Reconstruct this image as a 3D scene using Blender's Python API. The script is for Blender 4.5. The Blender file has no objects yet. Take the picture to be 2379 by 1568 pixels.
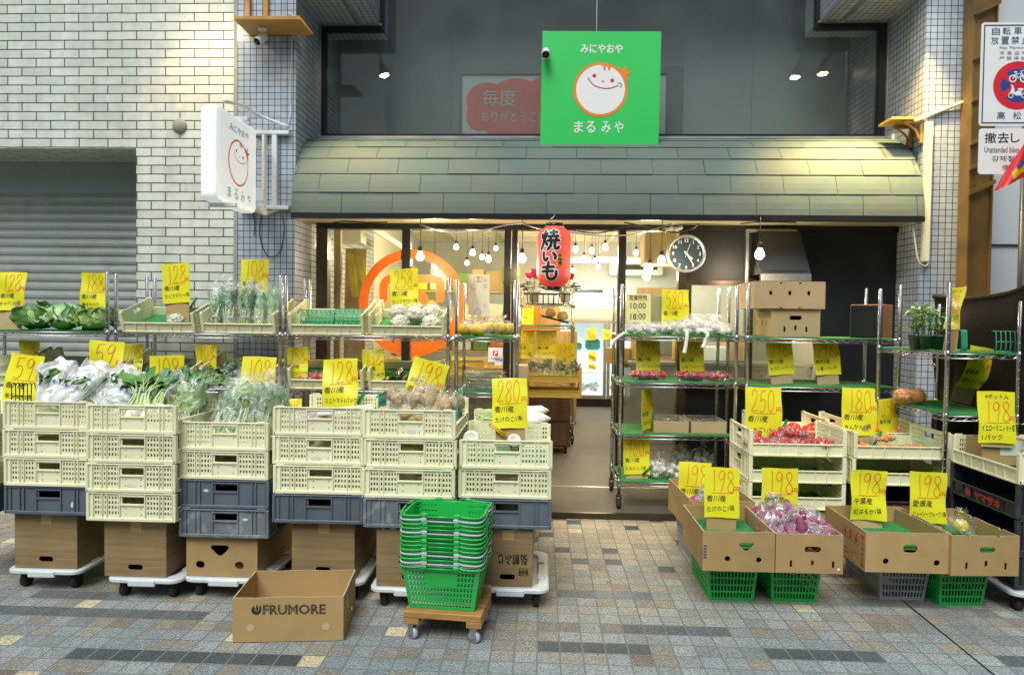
import bpy, bmesh, math, random
from mathutils import Vector, Matrix, noise
rnd = random.Random(7)
S = bpy.context.scene
COL = S.collection
RAD = math.radians
PI = math.pi

# ---------------------------------------------------------------- camera
WD, HD = 2379.0, 1568.0
F = 1613.0
CX, CY = WD/2, HD/2
VPU, VPV, ROLL = 1258.0, 741.0, 0.012
CZ = 1.35
_d = Vector(((VPU-CX)/F, -(VPV-CY)/F, -1)).normalized()
_x = Vector((math.cos(ROLL), -math.sin(ROLL), 0))
_x = (_x - _d*_x.dot(_d)).normalized()
_z = _x.cross(_d)
CAMP = Vector((0, 0, CZ))
cam_d = bpy.data.cameras.new('camera')
cam_d.sensor_width = 36.0
cam_d.lens = F/WD*36.0
cam_d.clip_end = 500
cam_d.clip_start = 0.05
cam = bpy.data.objects.new('camera', cam_d)
COL.objects.link(cam)
cam.matrix_world = Matrix.Translation(CAMP) @ Matrix((_x, _d, _z)).to_4x4()
S.camera = cam

# ---------------------------------------------------------------- sky, sun, exposure
SUN_EL, SUN_AZ = 54.0, 196.0     # azimuth measured clockwise from +Y: the sun stands behind the camera
w = bpy.data.worlds.new('World')
S.world = w
w.use_nodes = True
nt = w.node_tree
bg = nt.nodes['Background']
sky = nt.nodes.new('ShaderNodeTexSky')
sky.sky_type = 'NISHITA'
sky.sun_disc = False
sky.sun_elevation = RAD(SUN_EL)
sky.sun_rotation = RAD(SUN_AZ)
sky.air_density = 1.0
sky.dust_density = 4.0
sky.ozone_density = 1.0
nt.links.new(sky.outputs[0], bg.inputs[0])
bg.inputs[1].default_value = 0.05
sl = bpy.data.lights.new('sun', 'SUN')
sl.energy = 1.5
sl.angle = RAD(36)
sl.color = (0.92, 1.0, 0.96)
so = bpy.data.objects.new('sun', sl)
COL.objects.link(so)
_e, _a = RAD(SUN_EL), RAD(SUN_AZ)
sdir = Vector((math.sin(_a)*math.cos(_e), math.cos(_a)*math.cos(_e), math.sin(_e)))
so.rotation_euler = (-sdir).to_track_quat('-Z', 'Y').to_euler()
so.location = (0, -6, 8)
S.view_settings.view_transform = 'Standard'
S.view_settings.look = 'None'
S.view_settings.exposure = 0.81
S.view_settings.gamma = 1.0
S.view_settings.use_curve_mapping = False
S.render.engine = 'CYCLES'
S.cycles.use_denoising = True
S.cycles.max_bounces = 10
S.cycles.transparent_max_bounces = 20
S.cycles.sample_clamp_indirect = 6.0
S.cycles.caustics_reflective = False
S.cycles.caustics_refractive = False


def ray(u, v):
    c = Vector(((u-CX)/F, -(v-CY)/F, -1))
    return Vector((c.dot(_x), c.dot(_d), c.dot(_z)))


def P(u, v, Y):
    r = ray(u, v)
    return CAMP + r*(Y/r.y)


def PZ(u, v, z):
    r = ray(u, v)
    return CAMP + r*((z-CZ)/r.z)


# ---------------------------------------------------------------- materials
MATS = {}


def nodes_of(m):
    m.use_nodes = True
    t = m.node_tree
    return t, t.nodes['Principled BSDF'], t.nodes['Material Output']


def mat(name, col, rough=0.5, metal=0.0, var=0.10, vs=6.0, bump=0.0, bs=80.0, col2=None, c2s=3.0, c2lo=0.5, c2hi=0.62,
        spec=0.5, orand=0.0, trans=0.0, sss=0.0, emit=None, es=0.0, stretch=None, coat=0.0):
    m = bpy.data.materials.new(name)
    t, b, out = nodes_of(m)
    L = t.links.new
    N = t.nodes.new
    b.inputs['Roughness'].default_value = rough
    b.inputs['Metallic'].default_value = metal
    b.inputs['Specular IOR Level'].default_value = spec
    b.inputs['Coat Weight'].default_value = coat
    if trans:
        b.inputs['Transmission Weight'].default_value = trans
    if sss:
        b.inputs['Subsurface Weight'].default_value = sss
        b.inputs['Subsurface Radius'].default_value = (0.01, 0.008, 0.005)
        b.inputs['Subsurface Scale'].default_value = 0.5
    tc = N('ShaderNodeTexCoord')
    vec = tc.outputs['Object']
    if stretch:
        mp = N('ShaderNodeMapping')
        mp.inputs['Scale'].default_value = stretch
        L(vec, mp.inputs['Vector'])
        vec = mp.outputs[0]
    nz = N('ShaderNodeTexNoise')
    nz.inputs['Scale'].default_value = vs
    nz.inputs['Detail'].default_value = 5
    L(vec, nz.inputs['Vector'])
    rp = N('ShaderNodeValToRGB')
    c = col
    rp.color_ramp.elements[0].position = 0.3
    rp.color_ramp.elements[1].position = 0.7
    rp.color_ramp.elements[0].color = (c[0]*(1-var), c[1]*(1-var), c[2]*(1-var), 1)
    rp.color_ramp.elements[1].color = (min(1, c[0]*(1+var)), min(1, c[1]*(1+var)), min(1, c[2]*(1+var)), 1)
    L(nz.outputs[0], rp.inputs[0])
    src = rp.outputs[0]
    if col2:
        n2 = N('ShaderNodeTexNoise')
        n2.inputs['Scale'].default_value = c2s
        n2.inputs['Detail'].default_value = 6
        L(vec, n2.inputs['Vector'])
        r2 = N('ShaderNodeValToRGB')
        r2.color_ramp.elements[0].position = c2lo
        r2.color_ramp.elements[1].position = c2hi
        r2.color_ramp.elements[0].color = (0, 0, 0, 1)
        L(n2.outputs[0], r2.inputs[0])
        mx = N('ShaderNodeMixRGB')
        L(r2.outputs[0], mx.inputs[0])
        L(src, mx.inputs[1])
        mx.inputs[2].default_value = (*col2, 1)
        src = mx.outputs[0]
    if orand:
        oi = N('ShaderNodeObjectInfo')
        hs = N('ShaderNodeHueSaturation')
        ma = N('ShaderNodeMath')
        ma.operation = 'MULTIPLY_ADD'
        ma.inputs[1].default_value = 2*orand
        ma.inputs[2].default_value = 1-orand
        L(oi.outputs['Random'], ma.inputs[0])
        L(ma.outputs[0], hs.inputs['Value'])
        L(src, hs.inputs['Color'])
        src = hs.outputs[0]
    L(src, b.inputs['Base Color'])
    rr = N('ShaderNodeMapRange')
    rr.inputs[3].default_value = max(0.02, rough-0.08)
    rr.inputs[4].default_value = min(1, rough+0.08)
    L(nz.outputs[0], rr.inputs[0])
    L(rr.outputs[0], b.inputs['Roughness'])
    if bump:
        n3 = N('ShaderNodeTexNoise')
        n3.inputs['Scale'].default_value = bs
        n3.inputs['Detail'].default_value = 4
        L(vec, n3.inputs['Vector'])
        bp = N('ShaderNodeBump')
        bp.inputs['Strength'].default_value = bump
        bp.inputs['Distance'].default_value = 0.004
        L(n3.outputs[0], bp.inputs['Height'])
        L(bp.outputs[0], b.inputs['Normal'])
    if emit:
        b.inputs['Emission Color'].default_value = (*emit, 1)
        b.inputs['Emission Strength'].default_value = es
    MATS[name] = m
    return m


def brick_mat(name, c1, c2, mortar, bw, bh, ms, off, rough=0.3, bump=0.6, dirt=None, var=0.0, streak=0.0, smooth=0.1):
    m = bpy.data.materials.new(name)
    t, b, out = nodes_of(m)
    L = t.links.new
    N = t.nodes.new
    tc = N('ShaderNodeTexCoord')
    nzw = N('ShaderNodeTexNoise')
    nzw.inputs['Scale'].default_value = 9
    L(tc.outputs['UV'], nzw.inputs['Vector'])
    vm = N('ShaderNodeVectorMath')
    vm.operation = 'SCALE'
    vm.inputs['Scale'].default_value = 0.006 if bw > 0.1 else 0.002
    L(nzw.outputs['Color'], vm.inputs[0])
    va = N('ShaderNodeVectorMath')
    L(tc.outputs['UV'], va.inputs[0])
    L(vm.outputs[0], va.inputs[1])
    br = N('ShaderNodeTexBrick')
    br.offset = off
    br.squash = 1.0
    br.inputs['Scale'].default_value = 1.0
    br.inputs['Brick Width'].default_value = bw
    br.inputs['Row Height'].default_value = bh
    br.inputs['Mortar Size'].default_value = ms
    br.inputs['Mortar Smooth'].default_value = smooth
    br.inputs['Bias'].default_value = 0
    br.inputs['Color1'].default_value = (*c1, 1)
    br.inputs['Color2'].default_value = (*c2, 1)
    br.inputs['Mortar'].default_value = (*mortar, 1)
    L(va.outputs[0], br.inputs['Vector'])
    nz = N('ShaderNodeTexNoise')
    nz.inputs['Scale'].default_value = 14
    nz.inputs['Detail'].default_value = 8
    L(tc.outputs['UV'], nz.inputs['Vector'])
    mr = N('ShaderNodeMapRange')
    mr.inputs[1].default_value = 0.3
    mr.inputs[2].default_value = 0.75
    mr.inputs[3].default_value = 1.06
    mr.inputs[4].default_value = 0.86
    L(nz.outputs[0], mr.inputs[0])
    mul = N('ShaderNodeVectorMath')
    mul.operation = 'SCALE'
    L(br.outputs['Color'], mul.inputs[0])
    L(mr.outputs[0], mul.inputs['Scale'])
    mps = N('ShaderNodeMapping')
    mps.inputs['Scale'].default_value = (2.6, .22, 1)
    L(tc.outputs['UV'], mps.inputs['Vector'])
    nst = N('ShaderNodeTexNoise')
    nst.inputs['Scale'].default_value = 2.4
    nst.inputs['Detail'].default_value = 6
    L(mps.outputs[0], nst.inputs['Vector'])
    mst = N('ShaderNodeMapRange')
    mst.inputs[1].default_value = .38
    mst.inputs[2].default_value = .72
    mst.inputs[3].default_value = 1.03
    mst.inputs[4].default_value = .85
    L(nst.outputs[0], mst.inputs[0])
    mul2 = N('ShaderNodeVectorMath')
    mul2.operation = 'SCALE'
    L(mul.outputs[0], mul2.inputs[0])
    L(mst.outputs[0], mul2.inputs['Scale'])
    src = mul2.outputs[0]
    # small pits and specks
    n2 = N('ShaderNodeTexNoise')
    n2.inputs['Scale'].default_value = 55
    n2.inputs['Detail'].default_value = 2
    L(tc.outputs['UV'], n2.inputs['Vector'])
    r2 = N('ShaderNodeValToRGB')
    r2.color_ramp.elements[0].position = 0.70
    r2.color_ramp.elements[1].position = 0.74
    r2.color_ramp.elements[0].color = (0, 0, 0, 1)
    L(n2.outputs[0], r2.inputs[0])
    mx = N('ShaderNodeMixRGB')
    L(r2.outputs[0], mx.inputs[0])
    L(src, mx.inputs[1])
    mx.inputs[2].default_value = (*(dirt or mortar), 1)
    L(mx.outputs[0], b.inputs['Base Color'])
    b.inputs['Roughness'].default_value = rough
    bp = N('ShaderNodeBump')
    bp.inputs['Strength'].default_value = bump
    bp.inputs['Distance'].default_value = 0.006
    iv = N('ShaderNodeMath')
    iv.operation = 'SUBTRACT'
    iv.inputs[0].default_value = 1.0
    L(br.outputs['Fac'], iv.inputs[1])
    ad = N('ShaderNodeMath')
    ad.operation = 'MULTIPLY_ADD'
    ad.inputs[1].default_value = 0.25
    L(nz.outputs[0], ad.inputs[0])
    L(iv.outputs[0], ad.inputs[2])
    L(ad.outputs[0], bp.inputs['Height'])
    L(bp.outputs[0], b.inputs['Normal'])
    MATS[name] = m
    return m


def glass_mat(name, tint=(0.93, 0.97, 0.96), rough=0.0, base=0.03, dust=0.02, dustcol=(.6, .62, .62)):
    m = bpy.data.materials.new(name)
    m.use_nodes = True
    t = m.node_tree
    t.nodes.remove(t.nodes['Principled BSDF'])
    L = t.links.new
    N = t.nodes.new
    out = t.nodes['Material Output']
    tr = N('ShaderNodeBsdfTransparent')
    tr.inputs[0].default_value = (*tint, 1)
    gl = N('ShaderNodeBsdfGlossy')
    gl.inputs['Roughness'].default_value = rough
    lw = N('ShaderNodeLayerWeight')
    lw.inputs['Blend'].default_value = 0.5
    pw = N('ShaderNodeMath')
    pw.operation = 'POWER'
    pw.inputs[1].default_value = 4.0
    L(lw.outputs['Facing'], pw.inputs[0])
    fr = N('ShaderNodeMapRange')
    fr.inputs[3].default_value = base
    fr.inputs[4].default_value = 0.85
    L(pw.outputs[0], fr.inputs[0])
    mix = N('ShaderNodeMixShader')
    L(fr.outputs[0], mix.inputs[0])
    L(tr.outputs[0], mix.inputs[1])
    L(gl.outputs[0], mix.inputs[2])
    df = N('ShaderNodeBsdfDiffuse')
    df.inputs[0].default_value = (*dustcol, 1)
    tc = N('ShaderNodeTexCoord')
    nz = N('ShaderNodeTexNoise')
    nz.inputs['Scale'].default_value = 2.5
    nz.inputs['Detail'].default_value = 7
    L(tc.outputs['Object'], nz.inputs['Vector'])
    mr = N('ShaderNodeMapRange')
    mr.inputs[1].default_value = 0.35
    mr.inputs[2].default_value = 0.8
    mr.inputs[3].default_value = dust*0.5
    mr.inputs[4].default_value = dust*2.0
    L(nz.outputs[0], mr.inputs[0])
    m2 = N('ShaderNodeMixShader')
    L(mr.outputs[0], m2.inputs[0])
    L(mix.outputs[0], m2.inputs[1])
    L(df.outputs[0], m2.inputs[2])
    L(m2.outputs[0], out.inputs[0])
    MATS[name] = m
    return m


def film_mat(name, lo=0.10, hi=0.62, scale=22.0, white=0.5, tint=(.97, .98, .98), rough=0.12, diff=(0.85, 0.88, 0.88)):
    """crinkled clear plastic film"""
    m = bpy.data.materials.new(name)
    m.use_nodes = True
    t = m.node_tree
    t.nodes.remove(t.nodes['Principled BSDF'])
    L = t.links.new
    N = t.nodes.new
    out = t.nodes['Material Output']
    tc = N('ShaderNodeTexCoord')
    oi = N('ShaderNodeObjectInfo')
    va = N('ShaderNodeVectorMath')
    L(tc.outputs['Object'], va.inputs[0])
    L(oi.outputs['Location'], va.inputs[1])
    nz = N('ShaderNodeTexNoise')
    nz.inputs['Scale'].default_value = scale*0.7
    nz.inputs['Detail'].default_value = 5
    nz.inputs['Distortion'].default_value = 2.2
    L(va.outputs[0], nz.inputs['Vector'])
    bp = N('ShaderNodeBump')
    bp.inputs['Strength'].default_value = 0.9
    bp.inputs['Distance'].default_value = 0.02
    L(nz.outputs[0], bp.inputs['Height'])
    tr = N('ShaderNodeBsdfTransparent')
    tr.inputs[0].default_value = (*tint, 1)
    gl = N('ShaderNodeBsdfGlossy')
    gl.inputs['Roughness'].default_value = rough
    L(bp.outputs[0], gl.inputs['Normal'])
    df = N('ShaderNodeBsdfDiffuse')
    df.inputs[0].default_value = (*diff, 1)
    gd = N('ShaderNodeMixShader')
    gd.inputs[0].default_value = white  # whitish film; its highlights are partly painted as white patches by noise
    L(gl.outputs[0], gd.inputs[1])
    L(df.outputs[0], gd.inputs[2])
    mr = N('ShaderNodeMapRange')
    mr.inputs[1].default_value = 0.42
    mr.inputs[2].default_value = 0.68
    mr.inputs[3].default_value = lo
    mr.inputs[4].default_value = hi
    L(nz.outputs[0], mr.inputs[0])
    mix = N('ShaderNodeMixShader')
    L(mr.outputs[0], mix.inputs[0])
    L(tr.outputs[0], mix.inputs[1])
    L(gd.outputs[0], mix.inputs[2])
    L(mix.outputs[0], out.inputs[0])
    MATS[name] = m
    return m


def wood_mat(name, c1, c2, sc=(3, 3, 40), rough=0.55, distort=3.0, bandscale=3.0):
    m = bpy.data.materials.new(name)
    t, b, out = nodes_of(m)
    L = t.links.new
    N = t.nodes.new
    tc = N('ShaderNodeTexCoord')
    mp = N('ShaderNodeMapping')
    mp.inputs['Scale'].default_value = sc
    L(tc.outputs['Object'], mp.inputs['Vector'])
    nz = N('ShaderNodeTexNoise')
    nz.inputs['Scale'].default_value = bandscale
    nz.inputs['Detail'].default_value = 7
    nz.inputs['Distortion'].default_value = distort*0.3
    L(mp.outputs[0], nz.inputs['Vector'])
    rp = N('ShaderNodeValToRGB')
    rp.color_ramp.elements[0].position = 0.36
    rp.color_ramp.elements[1].position = 0.62
    rp.color_ramp.elements[0].color = (*c2, 1)
    rp.color_ramp.elements[1].color = (*c1, 1)
    L(nz.outputs[0], rp.inputs[0])
    n2 = N('ShaderNodeTexNoise')
    n2.inputs['Scale'].default_value = 5
    L(tc.outputs['Object'], n2.inputs['Vector'])
    mr = N('ShaderNodeMapRange')
    mr.inputs[3].default_value = 0.75
    mr.inputs[4].default_value = 1.2
    L(n2.outputs[0], mr.inputs[0])
    vm = N('ShaderNodeVectorMath')
    vm.operation = 'SCALE'
    L(rp.outputs[0], vm.inputs[0])
    L(mr.outputs[0], vm.inputs['Scale'])
    L(vm.outputs[0], b.inputs['Base Color'])
    b.inputs['Roughness'].default_value = rough
    bp = N('ShaderNodeBump')
    bp.inputs['Strength'].default_value = 0.15
    bp.inputs['Distance'].default_value = 0.002
    L(nz.outputs[0], bp.inputs['Height'])
    L(bp.outputs[0], b.inputs['Normal'])
    MATS[name] = m
    return m


def paving_mat():
    m = bpy.data.materials.new('paving tiles')
    t, b, out = nodes_of(m)
    L = t.links.new
    N = t.nodes.new
    PT = 0.093

    def math_(op, a, bb=None, c=None):
        n = N('ShaderNodeMath')
        n.operation = op
        for i, x in enumerate((a, bb, c)):
            if x is None:
                continue
            if isinstance(x, (int, float)):
                n.inputs[i].default_value = x
            else:
                L(x, n.inputs[i])
        return n.outputs[0]
    tc = N('ShaderNodeTexCoord')
    sx = N('ShaderNodeSeparateXYZ')
    L(tc.outputs['Object'], sx.inputs[0])
    fx = math_('DIVIDE', sx.outputs[0], PT)
    fy = math_('DIVIDE', sx.outputs[1], PT)
    ix = math_('FLOOR', fx)
    iy = math_('FLOOR', fy)

    def wn(x, y, seed):
        c = N('ShaderNodeCombineXYZ')
        for i, q in enumerate((x, y, seed)):
            if isinstance(q, (int, float)):
                c.inputs[i].default_value = q
            else:
                L(q, c.inputs[i])
        n = N('ShaderNodeTexWhiteNoise')
        n.noise_dimensions = '3D'
        L(c.outputs[0], n.inputs['Vector'])
        return n.outputs['Value']
    tile = wn(ix, iy, 3.0)
    row = wn(0.0, iy, 9.0)
    sh = math_('MULTIPLY', row, 31.0)
    run = math_('FLOOR', math_('DIVIDE', math_('ADD', ix, sh), 5.0))
    runv = wn(run, iy, 17.0)
    run2 = math_('FLOOR', math_('DIVIDE', math_('ADD', ix, math_('MULTIPLY', row, 57.0)), 9.0))
    cls = wn(run2, iy, 21.0)
    # class of the run: greys, tans, reddish browns
    def ramp(stops, fac, const=True):
        r = N('ShaderNodeValToRGB')
        r.color_ramp.interpolation = 'CONSTANT' if const else 'LINEAR'
        e = r.color_ramp.elements
        while len(e) < len(stops):
            e.new(0.5)
        for el, (p, c) in zip(e, stops):
            el.position = p
            el.color = (*c, 1)
        L(fac, r.inputs[0])
        return r.outputs[0]
    mixf = math_('FRACT', math_('ADD', cls, math_('MULTIPLY', tile, 0.22)))
    near = N('ShaderNodeMapRange')
    near.inputs[1].default_value = 2.75
    near.inputs[2].default_value = 4.1
    L(sx.outputs[1], near.inputs[0])
    grey = ramp([(0, (.275, .315, .335)), (.30, (.32, .35, .355)), (.48, (.295, .28, .245)), (.60, (.255, .295, .315)), (.76, (.23, .20, .18)), (.82, (.31, .29, .245)), (.90, (.30, .33, .345))], mixf)
    tan = ramp([(0, (.44, .375, .275)), (.3, (.40, .335, .24)), (.5, (.46, .40, .30)), (.66, (.38, .345, .295)), (.8, (.41, .335, .23)), (.92, (.37, .35, .32))], mixf)  # tan tiles near the shop, its warm light mixed into their colour
    base = N('ShaderNodeMixRGB')
    L(near.outputs[0], base.inputs[0])
    L(grey, base.inputs[1])
    L(tan, base.inputs[2])
    # dark runs
    dk = math_('GREATER_THAN', runv, 0.82)
    dkn = math_('MULTIPLY', math_('GREATER_THAN', wn(ix, iy, 29.0), 0.93), near.outputs[0])
    alt = math_('LESS_THAN', math_('FRACT', math_('MULTIPLY', iy, .5)), .25)
    dkm = math_('MULTIPLY', math_('MULTIPLY', dk, alt), math_('SUBTRACT', 1.0, near.outputs[0]))
    dark = math_('MAXIMUM', dkn, dkm)
    cr = math_('GREATER_THAN', wn(ix, iy, 41.0), 0.975)
    m1 = N('ShaderNodeMixRGB')
    L(cr, m1.inputs[0])
    L(base.outputs[0], m1.inputs[1])
    m1.inputs[2].default_value = (.66, .57, .38, 1)
    m2 = N('ShaderNodeMixRGB')
    L(dark, m2.inputs[0])
    L(m1.outputs[0], m2.inputs[1])
    m2.inputs[2].default_value = (.078, .098, .104, 1)
    # granite speckle
    sp = N('ShaderNodeTexNoise')
    sp.inputs['Scale'].default_value = 150
    sp.inputs['Detail'].default_value = 3
    sp.inputs['Distortion'].default_value = 1.5
    L(tc.outputs['Object'], sp.inputs['Vector'])
    spr = N('ShaderNodeMapRange')
    spr.inputs[1].default_value = 0.36
    spr.inputs[2].default_value = 0.64
    spr.inputs[3].default_value = 0.42
    spr.inputs[4].default_value = 1.62
    L(sp.outputs[0], spr.inputs[0])
    big = N('ShaderNodeTexNoise')
    big.inputs['Scale'].default_value = 1.7
    big.inputs['Detail'].default_value = 6
    L(tc.outputs['Object'], big.inputs['Vector'])
    bgr = N('ShaderNodeMapRange')
    bgr.inputs[1].default_value = 0.3
    bgr.inputs[2].default_value = 0.7
    bgr.inputs[3].default_value = 0.72
    bgr.inputs[4].default_value = 1.12
    L(big.outputs[0], bgr.inputs[0])
    tv = math_('MULTIPLY_ADD', wn(ix, iy, 55.0), 0.24, 0.88)
    val = math_('MULTIPLY', math_('MULTIPLY', spr.outputs[0], bgr.outputs[0]), tv)
    vm = N('ShaderNodeVectorMath')
    vm.operation = 'SCALE'
    L(m2.outputs[0], vm.inputs[0])
    L(val, vm.inputs['Scale'])
    # old gum and drip spots
    vo = N('ShaderNodeTexVoronoi')
    vo.inputs['Scale'].default_value = 3.1
    L(tc.outputs['Object'], vo.inputs['Vector'])
    vd = math_('ADD', vo.outputs['Distance'], math_('MULTIPLY', sp.outputs[0], .02))
    spot_ = math_('MULTIPLY', math_('LESS_THAN', vd, .048), .62)
    sm = N('ShaderNodeMixRGB')
    L(spot_, sm.inputs[0])
    L(vm.outputs[0], sm.inputs[1])
    sm.inputs[2].default_value = (.07, .07, .068, 1)
    # joints
    jx = math_('ABSOLUTE', math_('SUBTRACT', math_('FRACT', fx), 0.5))
    jy = math_('ABSOLUTE', math_('SUBTRACT', math_('FRACT', fy), 0.5))
    jj = math_('MAXIMUM', jx, jy)
    jr = N('ShaderNodeMapRange')
    jr.inputs[1].default_value = 0.455
    jr.inputs[2].default_value = 0.475
    L(jj, jr.inputs[0])
    jm = N('ShaderNodeMixRGB')
    L(jr.outputs[0], jm.inputs[0])
    L(sm.outputs[0], jm.inputs[1])
    jm.inputs[2].default_value = (.20, .205, .195, 1)
    L(jm.outputs[0], b.inputs['Base Color'])
    b.inputs['Roughness'].default_value = 0.62
    bp = N('ShaderNodeBump')
    bp.inputs['Strength'].default_value = 0.5
    bp.inputs['Distance'].default_value = 0.004
    hh = math_('SUBTRACT', math_('MULTIPLY', sp.outputs[0], 0.35), jr.outputs[0])
    L(hh, bp.inputs['Height'])
    L(bp.outputs[0], b.inputs['Normal'])
    MATS['paving'] = m
    return m


paving_mat()
brick_mat('white_brick', (.77, .79, .725), (.66, .685, .63), (.070, .08, .076), .235, .0705, .0044, .5, rough=.38, bump=.7, dirt=(.2, .21, .19))
brick_mat('mosaic', (.48, .545, .64), (.41, .475, .575), (.030, .037, .05), .0492, .0492, .0026, 0.0, rough=.25, bump=.5, dirt=(.30, .32, .36))
mat('concrete', (.33, .33, .31), .85, var=.2, vs=5, bump=.4, bs=60)
mat('shop_concrete', (.115, .10, .075), .62, var=.16, vs=2.2, bump=.15, bs=40, col2=(.07, .06, .045), c2s=1.6, c2lo=.5, c2hi=.75)
mat('shutter_steel', (.43, .46, .44), .42, metal=.25, var=.10, vs=2, col2=(.36, .39, .37), c2s=4)
mat('housing_steel', (.36, .40, .385), .5, var=.06, vs=2)
mat('copper_slate', (.125, .155, .135), .68, metal=.0, var=.09, vs=1.5, bump=.12, bs=9, col2=(.090, .15, .14), c2s=2.2, c2lo=.45, c2hi=.7)
mat('dark_metal', (.022, .024, .027), .35, metal=.4, var=.15)
mat('bronze_metal', (.085, .065, .045), .3, metal=.7, var=.2)
mat('alu', (.42, .43, .44), .35, metal=.8, var=.08)
mat('chrome', (.62, .63, .65), .22, metal=1.0, var=.06)
mat('steel_light', (.70, .71, .72), .3, metal=.9, var=.05)
mat('white_paint', (.78, .79, .78), .4, var=.04, vs=3)
mat('white_plastic', (.66, .70, .72), .35, var=.04, vs=4)
mat('off_wall', (.62, .62, .55), .7, var=.05, vs=1)
mat('ceiling_paint', (.80, .75, .58), .6, var=.06, vs=2)
mat('soffit', (.52, .45, .28), .55, var=.12, vs=2)
mat('room_grey', (.20, .225, .225), .8, var=.05, vs=1)
mat('room_dark', (.10, .105, .10), .8, var=.08, vs=1)
mat('black', (.010, .010, .011), .5, var=.2)
mat('black_gloss', (.008, .008, .009), .18, var=.1)
mat('navy_panel', (.008, .010, .013), .45, var=.3, vs=3)
mat('rubber', (.018, .018, .018), .7, var=.2)
mat('cream', (.89, .87, .60), .36, var=.05, vs=3, orand=.06, bump=.06, bs=30, col2=(.66, .62, .40), c2s=5, c2lo=.58, c2hi=.85)
mat('cream_yellow', (.80, .60, .16), .4, var=.06, vs=3, orand=.05)
mat('grey_crate', (.115, .14, .175), .42, var=.12, vs=6, col2=(.13, .15, .18), c2s=14, c2lo=.56, c2hi=.75, orand=.1)
mat('grey_dusty', (.16, .185, .21), .6, var=.2, vs=9, col2=(.30, .32, .34), c2s=22, c2lo=.53, c2hi=.68)
mat('black_crate', (.030, .034, .042), .45, var=.15, vs=5, col2=(.07, .075, .085), c2s=11, c2lo=.56, c2hi=.7)
mat('cardboard', (.45, .295, .125), .8, var=.10, vs=4, bump=.55, bs=7, orand=.08, col2=(.31, .19, .085), c2s=2.5, c2lo=.56, c2hi=.8)
mat('cardboard_pale', (.50, .36, .19), .8, var=.07, vs=4, bump=.10, bs=40, orand=.04)
mat('cardboard_edge', (.55, .44, .28), .9, var=.1, vs=60)
wood_mat('woodprint', (.31, .215, .10), (.235, .155, .068), sc=(1.3, 1.3, 22), rough=.75, distort=2.0, bandscale=2.2)
wood_mat('pine', (.50, .27, .085), (.36, .175, .05), sc=(1.2, 14, 14), rough=.55)
wood_mat('shelf_wood', (.55, .30, .075), (.43, .21, .045), sc=(2, 20, 20), rough=.5)
wood_mat('dark_wood', (.13, .062, .03), (.08, .036, .018), sc=(8, 8, 1), rough=.5)
wood_mat('ply', (.50, .36, .18), (.40, .27, .12), sc=(9, 9, .8), rough=.6)
wood_mat('speaker_wood', (.36, .15, .045), (.28, .105, .03), sc=(3, 3, 12), rough=.4)
mat('tape', (.38, .25, .07), .25, var=.05, coat=.4)
mat('torn_white', (.72, .72, .68), .8, var=.1, vs=30)
mat('turf', (.042, .25, .065), .9, var=.45, vs=120, bump=.9, bs=260)
mat('green_plastic', (.018, .46, .075), .32, var=.06, vs=4, sss=.0, coat=.15)
mat('green_basket', (.015, .42, .075), .4, var=.1, vs=5)
mat('grey_basket', (.34, .38, .43), .45, var=.1, vs=5)
mat('handle_grey', (.50, .53, .60), .35, var=.05)
mat('mint_plastic', (.06, .36, .24), .35, var=.08, vs=8)
mat('clip_green', (.005, .20, .06), .35, var=.05)
mat('clip_yellow', (.75, .50, .02), .35, var=.05)
mat('card', (.86, .80, .032), .32, var=.05, vs=7, bump=.35, bs=11, orand=.05)
mat('card_pale', (.82, .76, .30), .5, var=.04, vs=9, bump=.1, bs=14)
mat('ink_red', (.82, .15, .008), .6, var=.12, vs=20)
mat('ink_black', (.012, .012, .014), .6, var=.1)
mat('ink_blue', (.03, .06, .30), .6)
mat('ink_carton_red', (.48, .04, .025), .7, var=.15, vs=30)
mat('ink_frumore', (.018, .026, .024), .7, var=.2, vs=30)
mat('sign_green', (.032, .60, .115), .38, var=.02, vs=1)
mat('sign_white', (.86, .87, .87), .35, var=.015, vs=2)
mat('sign_teal', (.02, .33, .19), .4)
mat('sign_orange', (.90, .24, .015), .4, var=.02)
mat('sign_red', (.72, .02, .03), .4)
mat('sign_pink', (.45, .02, .12), .4)
mat('sign_blue', (.02, .07, .28), .4)
mat('sign_navytext', (.05, .08, .17), .5)
mat('decal_orange', (.88, .17, .012), .45, var=.03, vs=2)
mat('cloud_red', (.42, .095, .06), .6, var=.04)
mat('poster_paper', (.34, .36, .36), .6, var=.03)
mat('column_paint', (.20, .115, .028), .45, var=.12, vs=2, col2=(.14, .085, .022), c2s=3)
mat('panel_white', (.58, .62, .66), .35, var=.04, vs=1)
mat('brown_cloth', (.028, .014, .012), .95, var=.3, vs=90, bump=.5, bs=140)
mat('lantern_red', (.70, .085, .07), .5, var=.05, vs=3, emit=(1.0, .09, .06), es=0.2)
mat('lightbox_white', (.84, .86, .88), .35, var=.015, vs=2, emit=(.86, .95, 1.0), es=.22)
mat('pot_white', (.80, .80, .76), .4, var=.04)
mat('pot_green', (.035, .085, .070), .35, var=.15, vs=10)
mat('petal', (.82, .06, .26), .5, var=.3, vs=40)
mat('petal_red', (.50, .015, .04), .5, var=.3, vs=40)
mat('leaf_dark', (.030, .095, .022), .42, var=.35, vs=18, orand=.15, bump=.3, bs=40)
mat('leaf_mid', (.10, .25, .045), .45, var=.35, vs=18, orand=.15, bump=.3, bs=40)
mat('leaf_light', (.30, .47, .12), .45, var=.25, vs=14, orand=.1, bump=.3, bs=40)
mat('leaf_fresh', (.30, .52, .25), .45, var=.3, vs=18, orand=.15, bump=.3, bs=40)
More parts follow.
